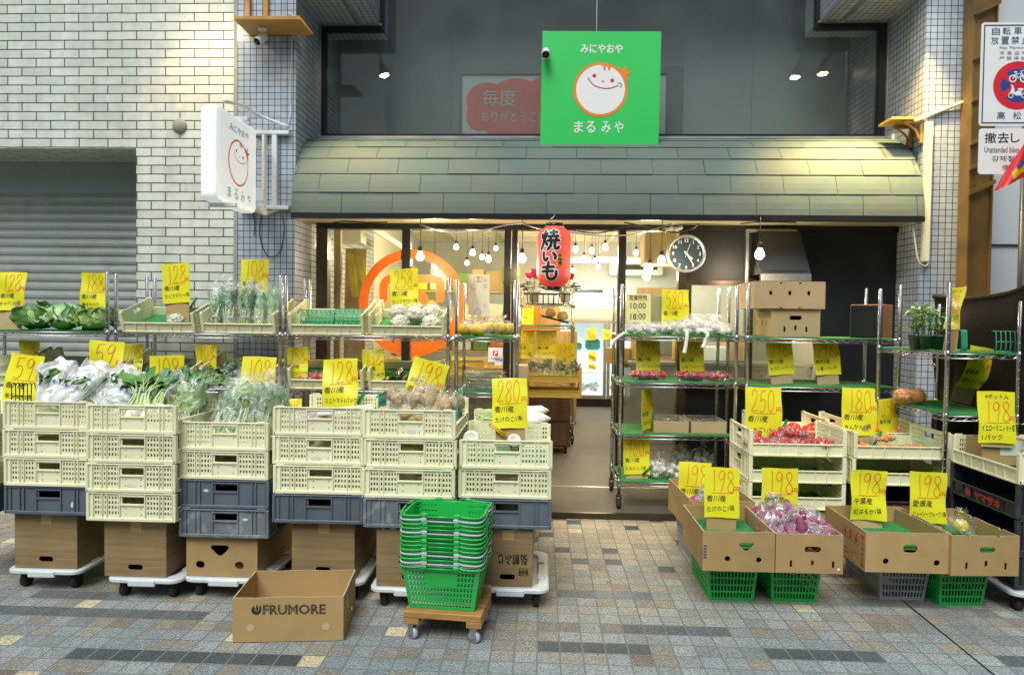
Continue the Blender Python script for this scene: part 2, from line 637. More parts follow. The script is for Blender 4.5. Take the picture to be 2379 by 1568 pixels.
mat('leaf_pale', (.55, .68, .32), .45, var=.2, vs=14, bump=.2, bs=40)
mat('leaf_blue', (.17, .32, .20), .45, var=.35, vs=18, orand=.15, bump=.3, bs=40)
mat('stem_pale', (.55, .68, .33), .4, var=.15, vs=20)
mat('root_white', (.84, .83, .74), .4, var=.06, vs=10)
mat('cauli', (.80, .76, .62), .75, var=.10, vs=50, bump=.8, bs=120)
mat('garlic', (.80, .755, .70), .5, var=.12, vs=25, col2=(.58, .44, .44), c2s=16, c2lo=.56, c2hi=.75)
mat('potato', (.62, .44, .22), .7, var=.2, vs=30, bump=.2, bs=40)
mat('sweet_potato', (.30, .055, .13), .6, var=.3, vs=25, col2=(.45, .17, .22), c2s=20, bump=.3, bs=40)
mat('citrus_yellow', (.85, .50, .015), .38, var=.06, vs=30, bump=.25, bs=240)
mat('citrus_orange', (.80, .24, .012), .38, var=.07, vs=30, bump=.25, bs=240)
mat('lemon', (.90, .68, .02), .38, var=.05, vs=30, bump=.2, bs=240)
mat('strawberry', (.62, .018, .015), .3, var=.25, vs=30, bump=.4, bs=200)
mat('tomato', (.66, .04, .018), .18, var=.08, vs=12)
mat('mushroom', (.11, .06, .035), .55, var=.3, vs=14)
mat('zucchini', (.012, .045, .012), .22, var=.4, vs=60)
mat('bamboo', (.22, .13, .06), .7, var=.3, vs=40)
mat('paper', (.80, .80, .78), .7, var=.03)
mat('clock_face', (.045, .065, .08), .25, var=.05)
mat('teal_wrap', (.04, .42, .42), .4)  # plain teal of the packages, no emission
mat('bulb', (1, 1, 1), .3, emit=(1.0, .93, .80), es=16)
mat('tube', (1, 1, 1), .3, emit=(.95, 1.0, 1.0), es=9)
mat('spot_lens', (1, 1, 1), .3, emit=(1.0, .86, .52), es=60)
mat('fridge_white', (.78, .82, .82), .4, var=.03, emit=(.85, .97, 1.0), es=.30)
glass_mat('glass', dust=.012)
glass_mat('glass_dusty', tint=(.90, .93, .92), dust=.030, dustcol=(.5, .54, .55))
glass_mat('glass_fridge', dust=.02)
film_mat('film', lo=.04, hi=.42, white=.6, scale=20, diff=(.95, .98, .98))
film_mat('film_white', lo=.42, hi=.92, scale=13, white=.75, diff=(.95, .98, .99))
film_mat('film_thin', lo=.05, hi=.40, scale=26, white=.35)
film_mat('film_purple', lo=.16, hi=.74, scale=24, white=.55, diff=(.85, .78, .86))
film_mat('net_white', lo=.12, hi=.42, scale=70, white=.85)


# ---------------------------------------------------------------- mesh helpers
class MB:
    def __init__(s):
        s.v = []
        s.f = []
        s.m = []
        s.s = []

    def add(s, vs, fs, mi=0, sm=False, M=None):
        o = len(s.v)
        if M is not None:
            vs = [M @ Vector(p) for p in vs]
        s.v.extend([tuple(p) for p in vs])
        for f in fs:
            s.f.append([i+o for i in f])
            s.m.append(mi)
            s.s.append(sm)
        return s

    def box(s, x0, x1, y0, y1, z0, z1, mi=0, M=None):
        v = [(x0, y0, z0), (x1, y0, z0), (x1, y1, z0), (x0, y1, z0), (x0, y0, z1), (x1, y0, z1), (x1, y1, z1), (x0, y1, z1)]
        f = [(0, 3, 2, 1), (4, 5, 6, 7), (0, 1, 5, 4), (1, 2, 6, 5), (2, 3, 7, 6), (3, 0, 4, 7)]
        return s.add(v, f, mi, False, M)

    def rbox(s, x0, x1, y0, y1, z0, z1, b=.004, mi=0, seg=1, M=None):
        bm = bmesh.new()
        bmesh.ops.create_cube(bm, size=1)
        for q in bm.verts:
            q.co = (x0+(q.co.x+.5)*(x1-x0), y0+(q.co.y+.5)*(y1-y0), z0+(q.co.z+.5)*(z1-z0))
        bmesh.ops.bevel(bm, geom=bm.edges[:], offset=b, segments=seg, affect='EDGES', profile=.5)
        bm.verts.index_update()
        vs = [q.co.copy() for q in bm.verts]
        fs = [[q.index for q in f.verts] for f in bm.faces]
        bm.free()
        return s.add(vs, fs, mi, False, M)

    def tube(s, pts, r, seg=6, mi=0, sm=True, closed=False, M=None, caps=True):
        pts = [Vector(p) for p in pts]
        n = len(pts)
        rs = r if isinstance(r, (list, tuple)) else [r]*n
        vs = []
        up = None
        for i in range(n):
            if closed:
                t = pts[(i+1) % n]-pts[i-1]
            else:
                t = pts[min(i+1, n-1)]-pts[max(i-1, 0)]
            if t.length < 1e-9:
                t = Vector((0, 0, 1))
            t.normalize()
            if up is None:
                a = Vector((0, 0, 1)) if abs(t.z) < .9 else Vector((1, 0, 0))
                up = (a-t*a.dot(t)).normalized()
            else:
                up = up-t*up.dot(t)
                if up.length < 1e-6:
                    a = Vector((0, 0, 1)) if abs(t.z) < .9 else Vector((1, 0, 0))
                    up = a-t*a.dot(t)
                up.normalize()
            sd = t.cross(up)
            for k in range(seg):
                a = 2*PI*k/seg
                vs.append(pts[i]+(up*math.cos(a)+sd*math.sin(a))*rs[i])
        fs = []
        for i in range(n if closed else n-1):
            j = (i+1) % n
            for k in range(seg):
                k2 = (k+1) % seg
                fs.append((i*seg+k, i*seg+k2, j*seg+k2, j*seg+k))
        if not closed and caps:
            fs.append(tuple(range(seg))[::-1])
            fs.append(tuple((n-1)*seg+k for k in range(seg)))
        return s.add(vs, fs, mi, sm, M)

    def lathe(s, prof, seg=20, mi=0, sm=True, M=None, wob=None):
        vs = []
        for (r, z) in prof:
            for k in range(seg):
                a = 2*PI*k/seg
                rr = r*(wob(a, z) if wob else 1)
                vs.append((rr*math.cos(a), rr*math.sin(a), z))
        fs = []
        for i in range(len(prof)-1):
            for k in range(seg):
                k2 = (k+1) % seg
                fs.append((i*seg+k, i*seg+k2, (i+1)*seg+k2, (i+1)*seg+k))
        if prof[0][0] > 1e-6:
            fs.append(tuple(range(seg))[::-1])
        if prof[-1][0] > 1e-6:
            fs.append(tuple((len(prof)-1)*seg+k for k in range(seg)))
        return s.add(vs, fs, mi, sm, M)

    def prism(s, poly, t, mi=0, M=None):
        """poly in (x,z), extruded from y=0 to y=t"""
        n = len(poly)
        vs = [(p[0], 0, p[1]) for p in poly]+[(p[0], t, p[1]) for p in poly]
        fs = [tuple(range(n)), tuple(range(2*n-1, n-1, -1))]
        for i in range(n):
            j = (i+1) % n
            fs.append((i, i+n, j+n, j))
        return s.add(vs, fs, mi, False, M)

    def plate(s, outline, holes, t, mi=0, M=None):
        """flat plate with cut-outs, in (x,z), y from 0 to t"""
        c = bpy.data.curves.new('tmp', 'CURVE')
        c.dimensions = '2D'
        c.fill_mode = 'BOTH'
        c.extrude = t/2
        for pts in [outline]+list(holes):
            sp = c.splines.new('POLY')
            sp.points.add(len(pts)-1)
            for a, q in zip(sp.points, pts):
                a.co = (q[0], q[1], 0, 1)
            sp.use_cyclic_u = True
        o = bpy.data.objects.new('tmp', c)
        me = bpy.data.meshes.new_from_object(o)
        vs = [(v.co.x, t/2-v.co.z, v.co.y) for v in me.vertices]
        fs = [tuple(p.vertices) for p in me.polygons]
        bpy.data.objects.remove(o)
        bpy.data.curves.remove(c)
        bpy.data.meshes.remove(me)
        return s.add(vs, fs, mi, False, M)

    def sphere(s, c, r, seg=14, rings=9, mi=0, sc=(1, 1, 1), nz=0.0, ns=8.0, seed=0, M=None):
        vs = [(0, 0, 0)]*0
        vs = []
        for i in range(rings+1):
            th = PI*i/rings
            for k in range(seg):
                a = 2*PI*k/seg
                d = Vector((math.sin(th)*math.cos(a), math.sin(th)*math.sin(a), math.cos(th)))
                q = 1.0
                if nz:
                    q += nz*noise.noise(d*ns*.3+Vector((seed*3.1, seed*1.7, 0)))
                vs.append((c[0]+d.x*r*sc[0]*q, c[1]+d.y*r*sc[1]*q, c[2]+d.z*r*sc[2]*q))
        fs = []
        for i in range(rings):
            for k in range(seg):
                k2 = (k+1) % seg
                fs.append((i*seg+k, (i+1)*seg+k, (i+1)*seg+k2, i*seg+k2))
        return s.add(vs, fs, mi, True, M)

    def grid(s, fn, nu, nv, mi=0, sm=True, M=None):
        vs = [fn(i/nu, j/nv) for i in range(nu+1) for j in range(nv+1)]
        fs = []
        for i in range(nu):
            for j in range(nv):
                a = i*(nv+1)+j
                fs.append((a, a+1, a+nv+2, a+nv+1))
        return s.add(vs, fs, mi, sm, M)

    def ribbon(s, pts, wd, y=0.0, mi=0, M=None):
        """flat stroke in the (x,z) plane at depth y"""
        n = len(pts)
        vs = []
        for i in range(n):
            a = pts[max(i-1, 0)]
            b = pts[min(i+1, n-1)]
            tx, tz = b[0]-a[0], b[1]-a[1]
            l = math.hypot(tx, tz) or 1
            nx, nz = -tz/l*wd/2, tx/l*wd/2
            vs.append((pts[i][0]+nx, y, pts[i][1]+nz))
            vs.append((pts[i][0]-nx, y, pts[i][1]-nz))
        fs = [(2*i, 2*i+1, 2*i+3, 2*i+2) for i in range(n-1)]
        return s.add(vs, fs, mi, False, M)

    def disc(s, c, r, y, mi=0, seg=28, sx=1.0, M=None, r2=0.0):
        if r2:
            vs = []
            for k in range(seg):
                a = 2*PI*k/seg
                vs.append((c[0]+r*sx*math.cos(a), y, c[1]+r*math.sin(a)))
                vs.append((c[0]+r2*sx*math.cos(a), y, c[1]+r2*math.sin(a)))
            fs = [(2*k, 2*k+1, (2*k+3) % (2*seg), (2*k+2) % (2*seg)) for k in range(seg)]
            return s.add(vs, fs, mi, False, M)
        vs = [(c[0]+r*sx*math.cos(2*PI*k/seg), y, c[1]+r*math.sin(2*PI*k/seg)) for k in range(seg)]
        return s.add(vs, [tuple(range(seg))], mi, False, M)

    def perf(s, xs, zs, hole, t, mi=0, fn=None):
        """perforated panel: cells (i,j) where hole(xc,zc) is True are open"""
        nx, nz = len(xs)-1, len(zs)-1
        op = [[hole((xs[i]+xs[i+1])/2, (zs[j]+zs[j+1])/2) for j in range(nz)] for i in range(nx)]
        fn = fn or (lambda x, y, z: (x, y, z))
        vs = []
        for y in (0, t):
            for i in range(nx+1):
                for j in range(nz+1):
                    vs.append(fn(xs[i], y, zs[j]))
        o = (nx+1)*(nz+1)
        ix = lambda i, j: i*(nz+1)+j
        fs = []
        for i in range(nx):
            for j in range(nz):
                if op[i][j]:
                    continue
                a, b, c, d = ix(i, j), ix(i+1, j), ix(i+1, j+1), ix(i, j+1)
                fs.append((a, b, c, d))
                fs.append((o+a, o+d, o+c, o+b))
                for (di, dj, p, q) in ((-1, 0, d, a), (1, 0, b, c), (0, -1, a, b), (0, 1, c, d)):
                    ii, jj = i+di, j+dj
                    if not (0 <= ii < nx and 0 <= jj < nz) or op[ii][jj]:
                        fs.append((p, o+p, o+q, q))
        return s.add(vs, fs, mi)

    def xf(s, fn):
        s.v = [tuple(fn(Vector(p))) for p in s.v]
        return s


def mesh_of(name, mb, mats):
    me = bpy.data.meshes.new(name)
    me.from_pydata(mb.v, [], mb.f)
    for x in mats:
        me.materials.append(MATS[x])
    me.polygons.foreach_set('material_index', mb.m)
    me.polygons.foreach_set('use_smooth', mb.s)
    uv = me.uv_layers.new(name='UV')
    me.update()
    vs = me.vertices
    data = [0.0]*(2*len(me.loops))
    for p in me.polygons:
        n = p.normal
        ax, ay, az = abs(n.x), abs(n.y), abs(n.z)
        for li, vi in zip(p.loop_indices, p.vertices):
            c = vs[vi].co
            if ay >= ax and ay >= az:
                a, b = c.x, c.z
            elif ax >= az:
                a, b = c.y, c.z
            else:
                a, b = c.x, c.y
            data[2*li] = a
            data[2*li+1] = b
    uv.data.foreach_set('uv', data)
    return me


def obj(name, mb, mats, parent=None, loc=None, rot=None):
    if isinstance(mats, str):
        mats = [mats]
    me = mb if isinstance(mb, bpy.types.Mesh) else mesh_of(name, mb, mats)
    o = bpy.data.objects.new(name, me)
    COL.objects.link(o)
    if parent:
        o.parent = parent
    if loc is not None:
        o.location = loc
    if rot is not None:
        o.rotation_euler = rot
    return o


def tag(o, label, cat, group=None, kind=None):
    o['label'] = label
    o['category'] = cat
    if group:
        o['group'] = group
    if kind:
        o['kind'] = kind
    return o


def thing(name, label, cat, loc=(0, 0, 0), rot=(0, 0, 0), group=None):
    o = bpy.data.objects.new(name, None)
    o.empty_display_size = .05
    COL.objects.link(o)
    o.location = loc
    o.rotation_euler = rot
    return tag(o, label, cat, group)


def structure(name, mb, mats):
    o = obj(name, mb, mats)
    o['kind'] = 'structure'
    return o


_kids = {}


def dup(root, loc, rot=None, label=None, group=None, scale=None):
    def rec(o, par):
        c = o.copy()
        COL.objects.link(c)
        c.parent = par
        for ch in o.children:
            rec(ch, c)
        return c
    r = rec(root, None)
    r.location = loc
    if rot is not None:
        r.rotation_euler = rot
    if label:
        r['label'] = label
    if group:
        r['group'] = group
    if scale is not None:
        r.scale = (scale,)*3 if isinstance(scale, (int, float)) else scale
    return r


class Proto:
    """first call places the prototype itself, later calls place copies"""

    def __init__(s, root):
        s.root = root
        s.used = False

    def put(s, loc, rot=(0, 0, 0), label=None, group=None, scale=None):
        if not s.used:
            s.used = True
            r = s.root
            r.location = loc
            r.rotation_euler = rot
            if label:
                r['label'] = label
            if group:
                r['group'] = group
            if scale is not None:
                r.scale = (scale,)*3 if isinstance(scale, (int, float)) else scale
            return r
        return dup(s.root, loc, rot, label, group, scale if scale is not None else 1.0)


_tc = {}


def tgeo(sx, bold=0.0):
    k = (sx, bold)
    if k not in _tc:
        c = bpy.data.curves.new('tmp', 'FONT')
        c.body = sx
        c.size = 1
        c.resolution_u = 2
        c.offset = bold
        o = bpy.data.objects.new('tmp', c)
        me = bpy.data.meshes.new_from_object(o)
        vs = [(v.co.x, v.co.y) for v in me.vertices]
        fs = [tuple(p.vertices) for p in me.polygons]
        bpy.data.objects.remove(o)
        bpy.data.curves.remove(c)
        bpy.data.meshes.remove(me)
        xs = [v[0] for v in vs] or [0]
        ys = [v[1] for v in vs] or [0]
        _tc[k] = (vs, fs, min(xs), max(xs), min(ys), max(ys))
    return _tc[k]


def text(mb, sx, x, z, h, y=0.0, mi=0, align='c', w=None, shear=0.0, bold=0.0, M=None, jit=0.0, rot=0.0):
    """text in the (x,z) plane facing -Y; (x,z) is the centre (align c) or the left middle (align l) of its ink"""
    vs, fs = tgeo(sx, bold)[:2]
    x0, x1, y0, y1 = tgeo(sx, 0.0)[2:]
    sc = h/max(1e-6, (y1-y0))
    sw = sc if w is None else w/(x1-x0)
    wd = (x1-x0)*sw
    ca, sa = math.cos(rot), math.sin(rot)
    out = []
    for (a, b) in vs:
        px = (a-x0)*sw-(wd/2 if align == 'c' else 0)
        pz = (b-(y0+y1)/2)*sc
        px += shear*pz
        if jit:
            pz += jit*h*math.sin(px/h*2.3+x*40)
            px += jit*h*math.cos(pz/h*4.1+z*30)
        out.append((x+px*ca-pz*sa, y, z+px*sa+pz*ca))
    mb.add(out, fs, mi, False, M)
    return wd


def cat_rom(pts, n=6):
    out = []
    m = len(pts)
    for i in range(m-1):
        p0, p1, p2, p3 = pts[max(i-1, 0)], pts[i], pts[i+1], pts[min(i+2, m-1)]
        for k in range(n):
            t = k/n
            out.append(tuple(.5*((2*p1[q])+(-p0[q]+p2[q])*t+(2*p0[q]-5*p1[q]+4*p2[q]-p3[q])*t*t+(-p0[q]+3*p1[q]-3*p2[q]+p3[q])*t**3) for q in range(len(p1))))
    out.append(tuple(pts[-1]))
    return out


DIG = {
    '0': [[(.26, 1), (.08, .85), (.02, .5), (.10, .12), (.25, 0), (.42, .15), (.48, .5), (.42, .85), (.26, 1)]],
    '1': [[(.24, 1), (.25, .5), (.24, 0)]],
    '2': [[(.04, .72), (.10, .93), (.27, 1), (.42, .86), (.40, .62), (.22, .30), (.02, .02), (.25, .02), (.50, .05)]],
    '3': [[(.04, .88), (.22, 1), (.40, .88), (.38, .66), (.20, .54), (.42, .45), (.46, .2), (.28, 0), (.03, .10)]],
    '4': [[(.34, 1), (.18, .62), (.02, .35), (.25, .33), (.5, .34)], [(.36, .62), (.34, 0)]],
    '5': [[(.10, .97), (.06, .52), (.22, .62), (.42, .52), (.42, .20), (.24, .01), (.03, .08)], [(.10, .97), (.28, .97), (.48, 1)]],
    '6': [[(.40, 1), (.12, .6), (.03, .25), (.22, 0), (.44, .18), (.34, .42), (.08, .3)]],
    '7': [[(.03, .95), (.48, .97), (.3, .5), (.2, 0)]],
    '8': [[(.44, .84), (.32, .98), (.15, .96), (.06, .80), (.18, .60), (.38, .42), (.48, .20), (.32, .01), (.10, .06), (.06, .26), (.22, .48), (.42, .68), (.44, .84)]],
    '9': [[(.42, .82), (.30, .99), (.10, .92), (.04, .70), (.16, .56), (.34, .64), (.44, .90), (.40, .50), (.28, 0)]],
    '円': [[(.06, 0), (.06, .9), (.5, .9), (.94, .9), (.94, .1), (.80, .03)], [(.5, .9), (.5, .45)], [(.06, .45), (.94, .45)]],
}


def digits(mb, sx, x, z, h, wd, y, mi=0, lw=.006, gap=.12, rr=None):
    """handwritten number, left edge x, base z"""
    n = len(sx)
    widths = [.30 if ch == '1' else .52 for ch in sx]
    tot = sum(widths)+gap*(n-1)
    k = wd/tot
    cx = x
    for ch, cw in zip(sx, widths):
        dx = -.10 if ch == '1' else 0
        ln = (rr.uniform(-.05, .12) if rr else .04)
        dz = rr.uniform(-.03, .03)*h if rr else 0
        for st in DIG[ch]:
            pts = [(cx+(p[0]+dx+ln*(p[1]-.5))*k, z+dz+p[1]*h) for p in st]
            if ch == '円':
                pts = [(cx+p[0]*.5*k, z+p[1]*h) for p in st]
                mb.ribbon(pts, lw, y, mi)
            else:
                mb.ribbon(cat_rom(pts, 6), lw, y, mi)
        cx += (cw+gap)*k

# ================================================================ SETTING
YB = 5.42        # tile pier fronts / brick wall plane
YW = 5.79        # lower shop windows
YU = 6.03        # upper window
YAW = 5.33       # lower lip of the awning
XL, XR = -1.95, 2.87
mb = MB()
mb.grid(lambda a, b: (-30+60*a, -12+(4.70+12)*b, 0), 8, 8, sm=False)
structure('paving', mb, 'paving')
mb = MB()
mb.box(-2.6, 3.3, 4.70, 13.2, -.15, .035)
mb.box(-30, -2.6, 4.70, 13.2, -.15, .03)
mb.box(3.3, 30, 4.70, 13.2, -.15, .03)
structure('shop_floor', mb, 'shop_concrete')
# the other side of the street, mirrored faintly in the upper window
mb = MB()
mb.box(-22, 22, -9, -6.5, 0, 6.0)
for i in range(9):
    mb.box(-20+4.6*i, -17+4.6*i, -6.5, -6.42, 3.2, 5.4, 1)
    mb.box(-20+4.6*i, -17+4.6*i, -6.5, -6.42, .02, 2.5, 1)
tag(obj('opposite_building', mb, ['housing_steel', 'room_dark']), 'grey building across the street, seen only as a faint mirror image', 'building')
mb = MB()
a_, b_ = PZ(2090, 1390, 0), PZ(2330, 1585, 0)
n_ = (b_-a_).normalized()
b_ = b_+n_*1.5
a_ = a_-n_*.35
s_ = Vector((-n_.y, n_.x, 0))*.0028
mb.add([a_-s_+Vector((0, 0, .004)), b_-s_+Vector((0, 0, .004)), b_+s_+Vector((0, 0, .004)), a_+s_+Vector((0, 0, .004))], [(0, 1, 2, 3)])
structure('paving_joint', mb, 'black')
mb = MB()
mb.box(XL+.5, 2.2, 4.685, 4.712, -.01, .041)
tag(obj('threshold_strip', mb, 'bronze_metal'), 'thin brown metal edge strip along the front of the shop floor', 'edge strip')
mb = MB()
mb.box(-1.2, 1.6, 5.43, 5.455, .030, .039)
tag(obj('door_rail', mb, 'steel_light'), 'thin bright metal rail let into the shop floor of the doorway', 'floor rail')

# ---------------------------------------------------------------- brick building at the left
bt = thing('brick_building', 'building faced with long white bricks beside the shop, with a closed roller shutter', 'building', (-5, YB+.02, 0))
OX = -5.0
YK = YB+.02
sx1 = P(317, 600, YK).x            # right edge of the shutter opening
sz1 = P(200, 345, YK).z
bx1 = P(544, 400, YK).x
mb = MB()
# wall: right of the opening, above it; local origin at (-5, YK, 0)
def lb(x0, x1, y0, y1, z0, z1, mi=0):
    mb.box(x0+5, x1+5, y0-YK, y1-YK, z0, z1, mi)
lb(sx1, bx1, YK, YK+.9, .03, sz1)
lb(-9, bx1, YK, YK+.9, sz1+.0, 7.0)
obj('brick_wall', mb, 'white_brick', bt)
zh0 = P(200, 449, YK+.5).z
mb = MB()
lb(-9, sx1-.001, YK+.5, YK+.56, zh0, sz1+.3)
obj('shutter_box', mb, 'housing_steel', bt)
mb = MB()
pitch = .076
z = .03
prof = []
while z < zh0+.05:
    for (dy, dz) in ((0, 0), (-.012, .012), (-.016, .034), (-.012, .058), (.0, .068)):
        prof.append((dy, z+dz))
    z += pitch
n = len(prof)
vs = []
for xx in (-9+5, sx1+5-.002):
    for (dy, zz) in prof:
        vs.append((xx, .53+dy, zz))
mb.add(vs, [(i, i+n, i+n+1, i+1) for i in range(n-1)], 0, False)
mb.box(-4, sx1+5-.002, .60, .62, .03, zh0)
obj('roller_shutter', mb, 'shutter_steel', bt)
mb = MB()
c = P(418, 293, YK)
mb.lathe([(0, .0), (.056, .0), (.058, -.012), (.052, -.022), (0, -.024)], 28, M=Matrix.Translation((c.x+5, 0.003, c.z)) @ Matrix.Rotation(RAD(-90), 4, 'X'))
mb.xf(lambda p: Vector((p.x, -abs(p.y), p.z)))
obj('round_cover', mb, 'concrete', bt)
mb = MB()
lb(bx1, bx1+.028, YK-.012, YK+.3, .03, 7)
obj('joint_strip', mb, 'concrete', bt)

# ---------------------------------------------------------------- the shop
sh = thing('shop_building', 'greengrocer shop front with grey mosaic tile piers and a curved slate awning', 'building', (0, 0, 0))
px0 = bx1+.032
pier_r1 = P(2254, 300, YB).x
ztop = 7.0
mb = MB()
mb.box(px0, XL, YB, 8, .03, ztop)
obj('tiled_pier', mb, 'mosaic', sh)
mb = MB()
mb.box(XR, pier_r1+.02, YB, 8, .03, ztop)
obj('tiled_pier', mb, 'mosaic', sh)
# projecting tiled stubs over the ends of the upper window
zs = P(760, 61, YU).z
xs1 = P(884, 60, YU).x
xs2 = P(1902, 46, YU).x
mb = MB()
mb.box(XL+.001, xs1, YB-.02, YU+.3, zs, 6.9)
obj('tiled_stub', mb, 'mosaic', sh)
mb = MB()
mb.box(xs2, XR-.001, YB-.02, YU+.3, zs+.0, 6.9)
obj('tiled_stub', mb, 'mosaic', sh)
for xa, xb in ((xs1-.19, xs1-.165), (xs2+.165, xs2+.19)):
    mb = MB()
    mb.box(xa, xb, YB, YU-.03, zs-.010, zs-.002)
    obj('drip_strip', mb, 'steel_light', sh)
# upper window: frame, glass, room behind
zu0 = P(1300, 323, YU).z
zu1 = 5.2
mb = MB()
mb.box(XL+.002, XL+.05, YU-.03, YU+.04, zu0, zs)
mb.box(XR-.07, XR-.002, YU-.03, YU+.04, zu0, zs)
mb.box(XL+.05, XR-.07, YU-.03, YU+.04, zu0, zu0+.035)
mb.box(XL+.05, xs1+.03, YU-.03, YU+.04, zs-.05, zs-.001)
mb.box(xs2-.03, XR-.07, YU-.03, YU+.04, zs-.05, zs-.001)
mb.box(xs1+.001, xs1+.03, YU-.03, YU+.04, zs, zu1)
mb.box(xs2-.03, xs2-.001, YU-.03, YU+.04, zs, zu1)
xj = P(1386, 60, YU).x
uf = obj('upper_window', mb, 'dark_metal', sh)
for (xa, xb, z0, z1) in ((XL+.0025, XL+.018, zu0, zs), (XR-.018, XR-.0025, zu0, zs), (XL+.019, xs1+.02, zs-.016, zs-.002), (xs2-.02, XR-.019, zs-.016, zs-.002)):
    mb = MB()
    mb.box(xa, xb, YU-.05, YU-.031, z0, z1)
    obj('frame_edge', mb, 'alu', uf)
for xa, xb in ((XL+.05, xj-.003), (xj+.003, XR-.07)):
    mb = MB()
    mb.box(xa, xb, YU, YU+.008, zu0+.035, zu1)
    obj('pane', mb, 'glass_dusty', uf)
mb = MB()
mb.box(xj-.003, xj+.003, YU-.004, YU+.012, zu0+.035, zu1)
obj('joint_bead', mb, 'alu', uf)
# upper room
mb = MB()
YR = 6.75
mb.box(XL-.3, XR+.3, YR, YR+.05, 2.6, 5.6)
mb.box(XL-.1, XL+.45, YU+.5, YR, 2.6, 5.6)
for u in (1045, 1750):
    xq = P(u, 200, YR).x
    mb.box(xq-.012, xq+.012, YR-.012, YR-.001, 2.6, 4.7)
obj('upper_room_wall', mb, 'room_grey', sh)
mb = MB()
mb.box(XL-.3, XR+.3, YU+.06, YR, 4.62, 4.7)
mb.box(XL-.3, XR+.3, YU+.06, YR, 2.75, 2.80)
obj('upper_room_ceiling', mb, 'room_dark', sh)
for u in (1110, 1612):
    mb = MB()
    c = P(u, 16, YU+.75)
    mb.lathe([(.0, 4.60), (.06, 4.60), (.075, 4.612), (.078, 4.621)], 20, M=Matrix.Translation((c.x, YU+.55, 0)))
    obj('downlight', mb, 'black', sh)
mb = MB()
c0, c1 = P(1548, 150, 6.35), P(1586, 322, 6.35)
mb.rbox(c0.x, c1.x, 6.35, 6.42, 2.82, c0.z, .01)
tag(obj('standing_board', mb, 'room_dark'), 'narrow dark board standing behind the upper window right of the green sign', 'board')
# poster in the upper window
c0, c1 = P(1070, 173, YU+.06), P(1545, 322, YU+.06)
po = thing('window_poster', 'framed poster with a red cloud behind the upper window left of the green sign', 'poster', (c0.x, YU+.05, c1.z))
pw, ph = c1.x-c0.x, c0.z-c1.z
mb = MB()
mb.box(0, pw, .012, .02, 0, ph)
obj('paper', mb, 'poster_paper', po)
mb = MB()
mb.box(-.012, .012, 0, .02, 0, ph+.02)
mb.box(.012, pw, 0, .02, ph-.004, ph+.02)
obj('frame', mb, 'room_dark', po)
mb = MB()
def S_(u, v):
    q = P(u, v, YU+.06)
    return q.x-c0.x, q.z-c1.z
pxm = (YU+.06)/F
cl = [(1130, 235, 47, 42), (1200, 228, 60, 45), (1115, 270, 32, 34), (1200, 270, 78, 45), (1290, 230, 75, 58), (1300, 270, 70, 46), (1165, 290, 40, 30), (1240, 300, 60, 20), (1380, 250, 80, 60)]
for q, (u, v, a, b) in enumerate(cl):
    x, z = S_(u, v)
    mb.disc((x, z), b*pxm, .0095-.0002*q, sx=a/b, seg=30)
obj('red_cloud', mb, 'cloud_red', po)
mb = MB()
x, z = S_(1160, 228)
text(mb, '毎度', x, z, 38*pxm, .006)
x, z = S_(1118, 271)
text(mb, 'ありがとうござ', x, z, 25*pxm, .006, align='l', w=152*pxm)
obj('lettering', mb, 'poster_paper', po)
# parapet ledge strip below upper window and the awning
mb = MB()
mb.box(XL+.003, XR-.003, YU-.10, YU-.03, zu0-.05, zu0-.002)
obj('window_sill', mb, 'alu', sh)
# awning: quarter ellipse of lapped slates
za = 2.15
h_aw = (zu0-.03)-za
d_aw = (YU-.02)-YAW
NC = 7
AXR = 2.846
aw_m = ['copper_slate']
mb = MB()
def awp(t, off=0.0):
    a = t*PI/2
    y = (YU-.02)-(d_aw+off)*math.cos(a)
    z = za+(h_aw+off)*math.sin(a)
    return y, z
SL = .395
ra = random.Random(3)
for k in range(NC):
    t0, t1 = k/NC, (k+1)/NC+.02
    off = -((k*.47) % 1.0)*SL
    x = XL+off
    while x < AXR:
        xa, xb = max(XL, x)+.0018, min(AXR, x+SL)-.0018
        x += SL
        if xb-xa < .01:
            continue
        lift = .0065+ra.uniform(-.001, .004)
        ns = 6
        vs = []
        bul = ra.uniform(.0, .002)
        for i in range(5):
            t = t0+(t1-t0)*i/4
            for j in range(ns+1):
                q = j/ns
                o = lift*(1-i/4)+.002+bul*math.sin(PI*q)*math.sin(PI*i/4)+(ra.uniform(-.0004, .0004))
                y, z = awp(t, o)
                vs.append((xa+(xb-xa)*q, y, z))
        for j in range(ns+1):
            y, z = awp(t0, -.002)
            vs.append((xa+(xb-xa)*j/ns, y, z))
        fs = [(i*(ns+1)+j, i*(ns+1)+j+1, (i+1)*(ns+1)+j+1, (i+1)*(ns+1)+j) for i in range(4) for j in range(ns)]
        o5 = 5*(ns+1)
        fs += [(o5+j, o5+j+1, j+1, j) for j in range(ns)]
        mb.add(vs, fs, 0, False)
vs = []
M_ = 24
for xx in (XL+.001, AXR-.001):
    for i in range(M_+1):
        y, z = awp(i/M_, -.004)
        vs.append((xx, y, z))
n = M_+1
mb.add(vs, [(i, i+n, i+n+1, i+1) for i in range(M_)], 1, True)
for s_ in (0, 1):
    poly = vs[s_*n:(s_+1)*n]+[(vs[s_*n][0], YU-.02, za)]
    mb.add(poly, [tuple(range(len(poly)))], 0, False)
aw = obj('awning', mb, ['copper_slate', 'dark_metal'], sh)
mb = MB()
mb.box(XL+.001, AXR-.001, YAW-.012, YAW+.03, za-.042, za-.004)
obj('gutter_edge', mb, 'dark_metal', aw)
mb = MB()
mb.box(XL+.001, XR-.001, YAW+.03, YW+.06, za-.02, za-.006)
obj('soffit', mb, 'soffit', aw)
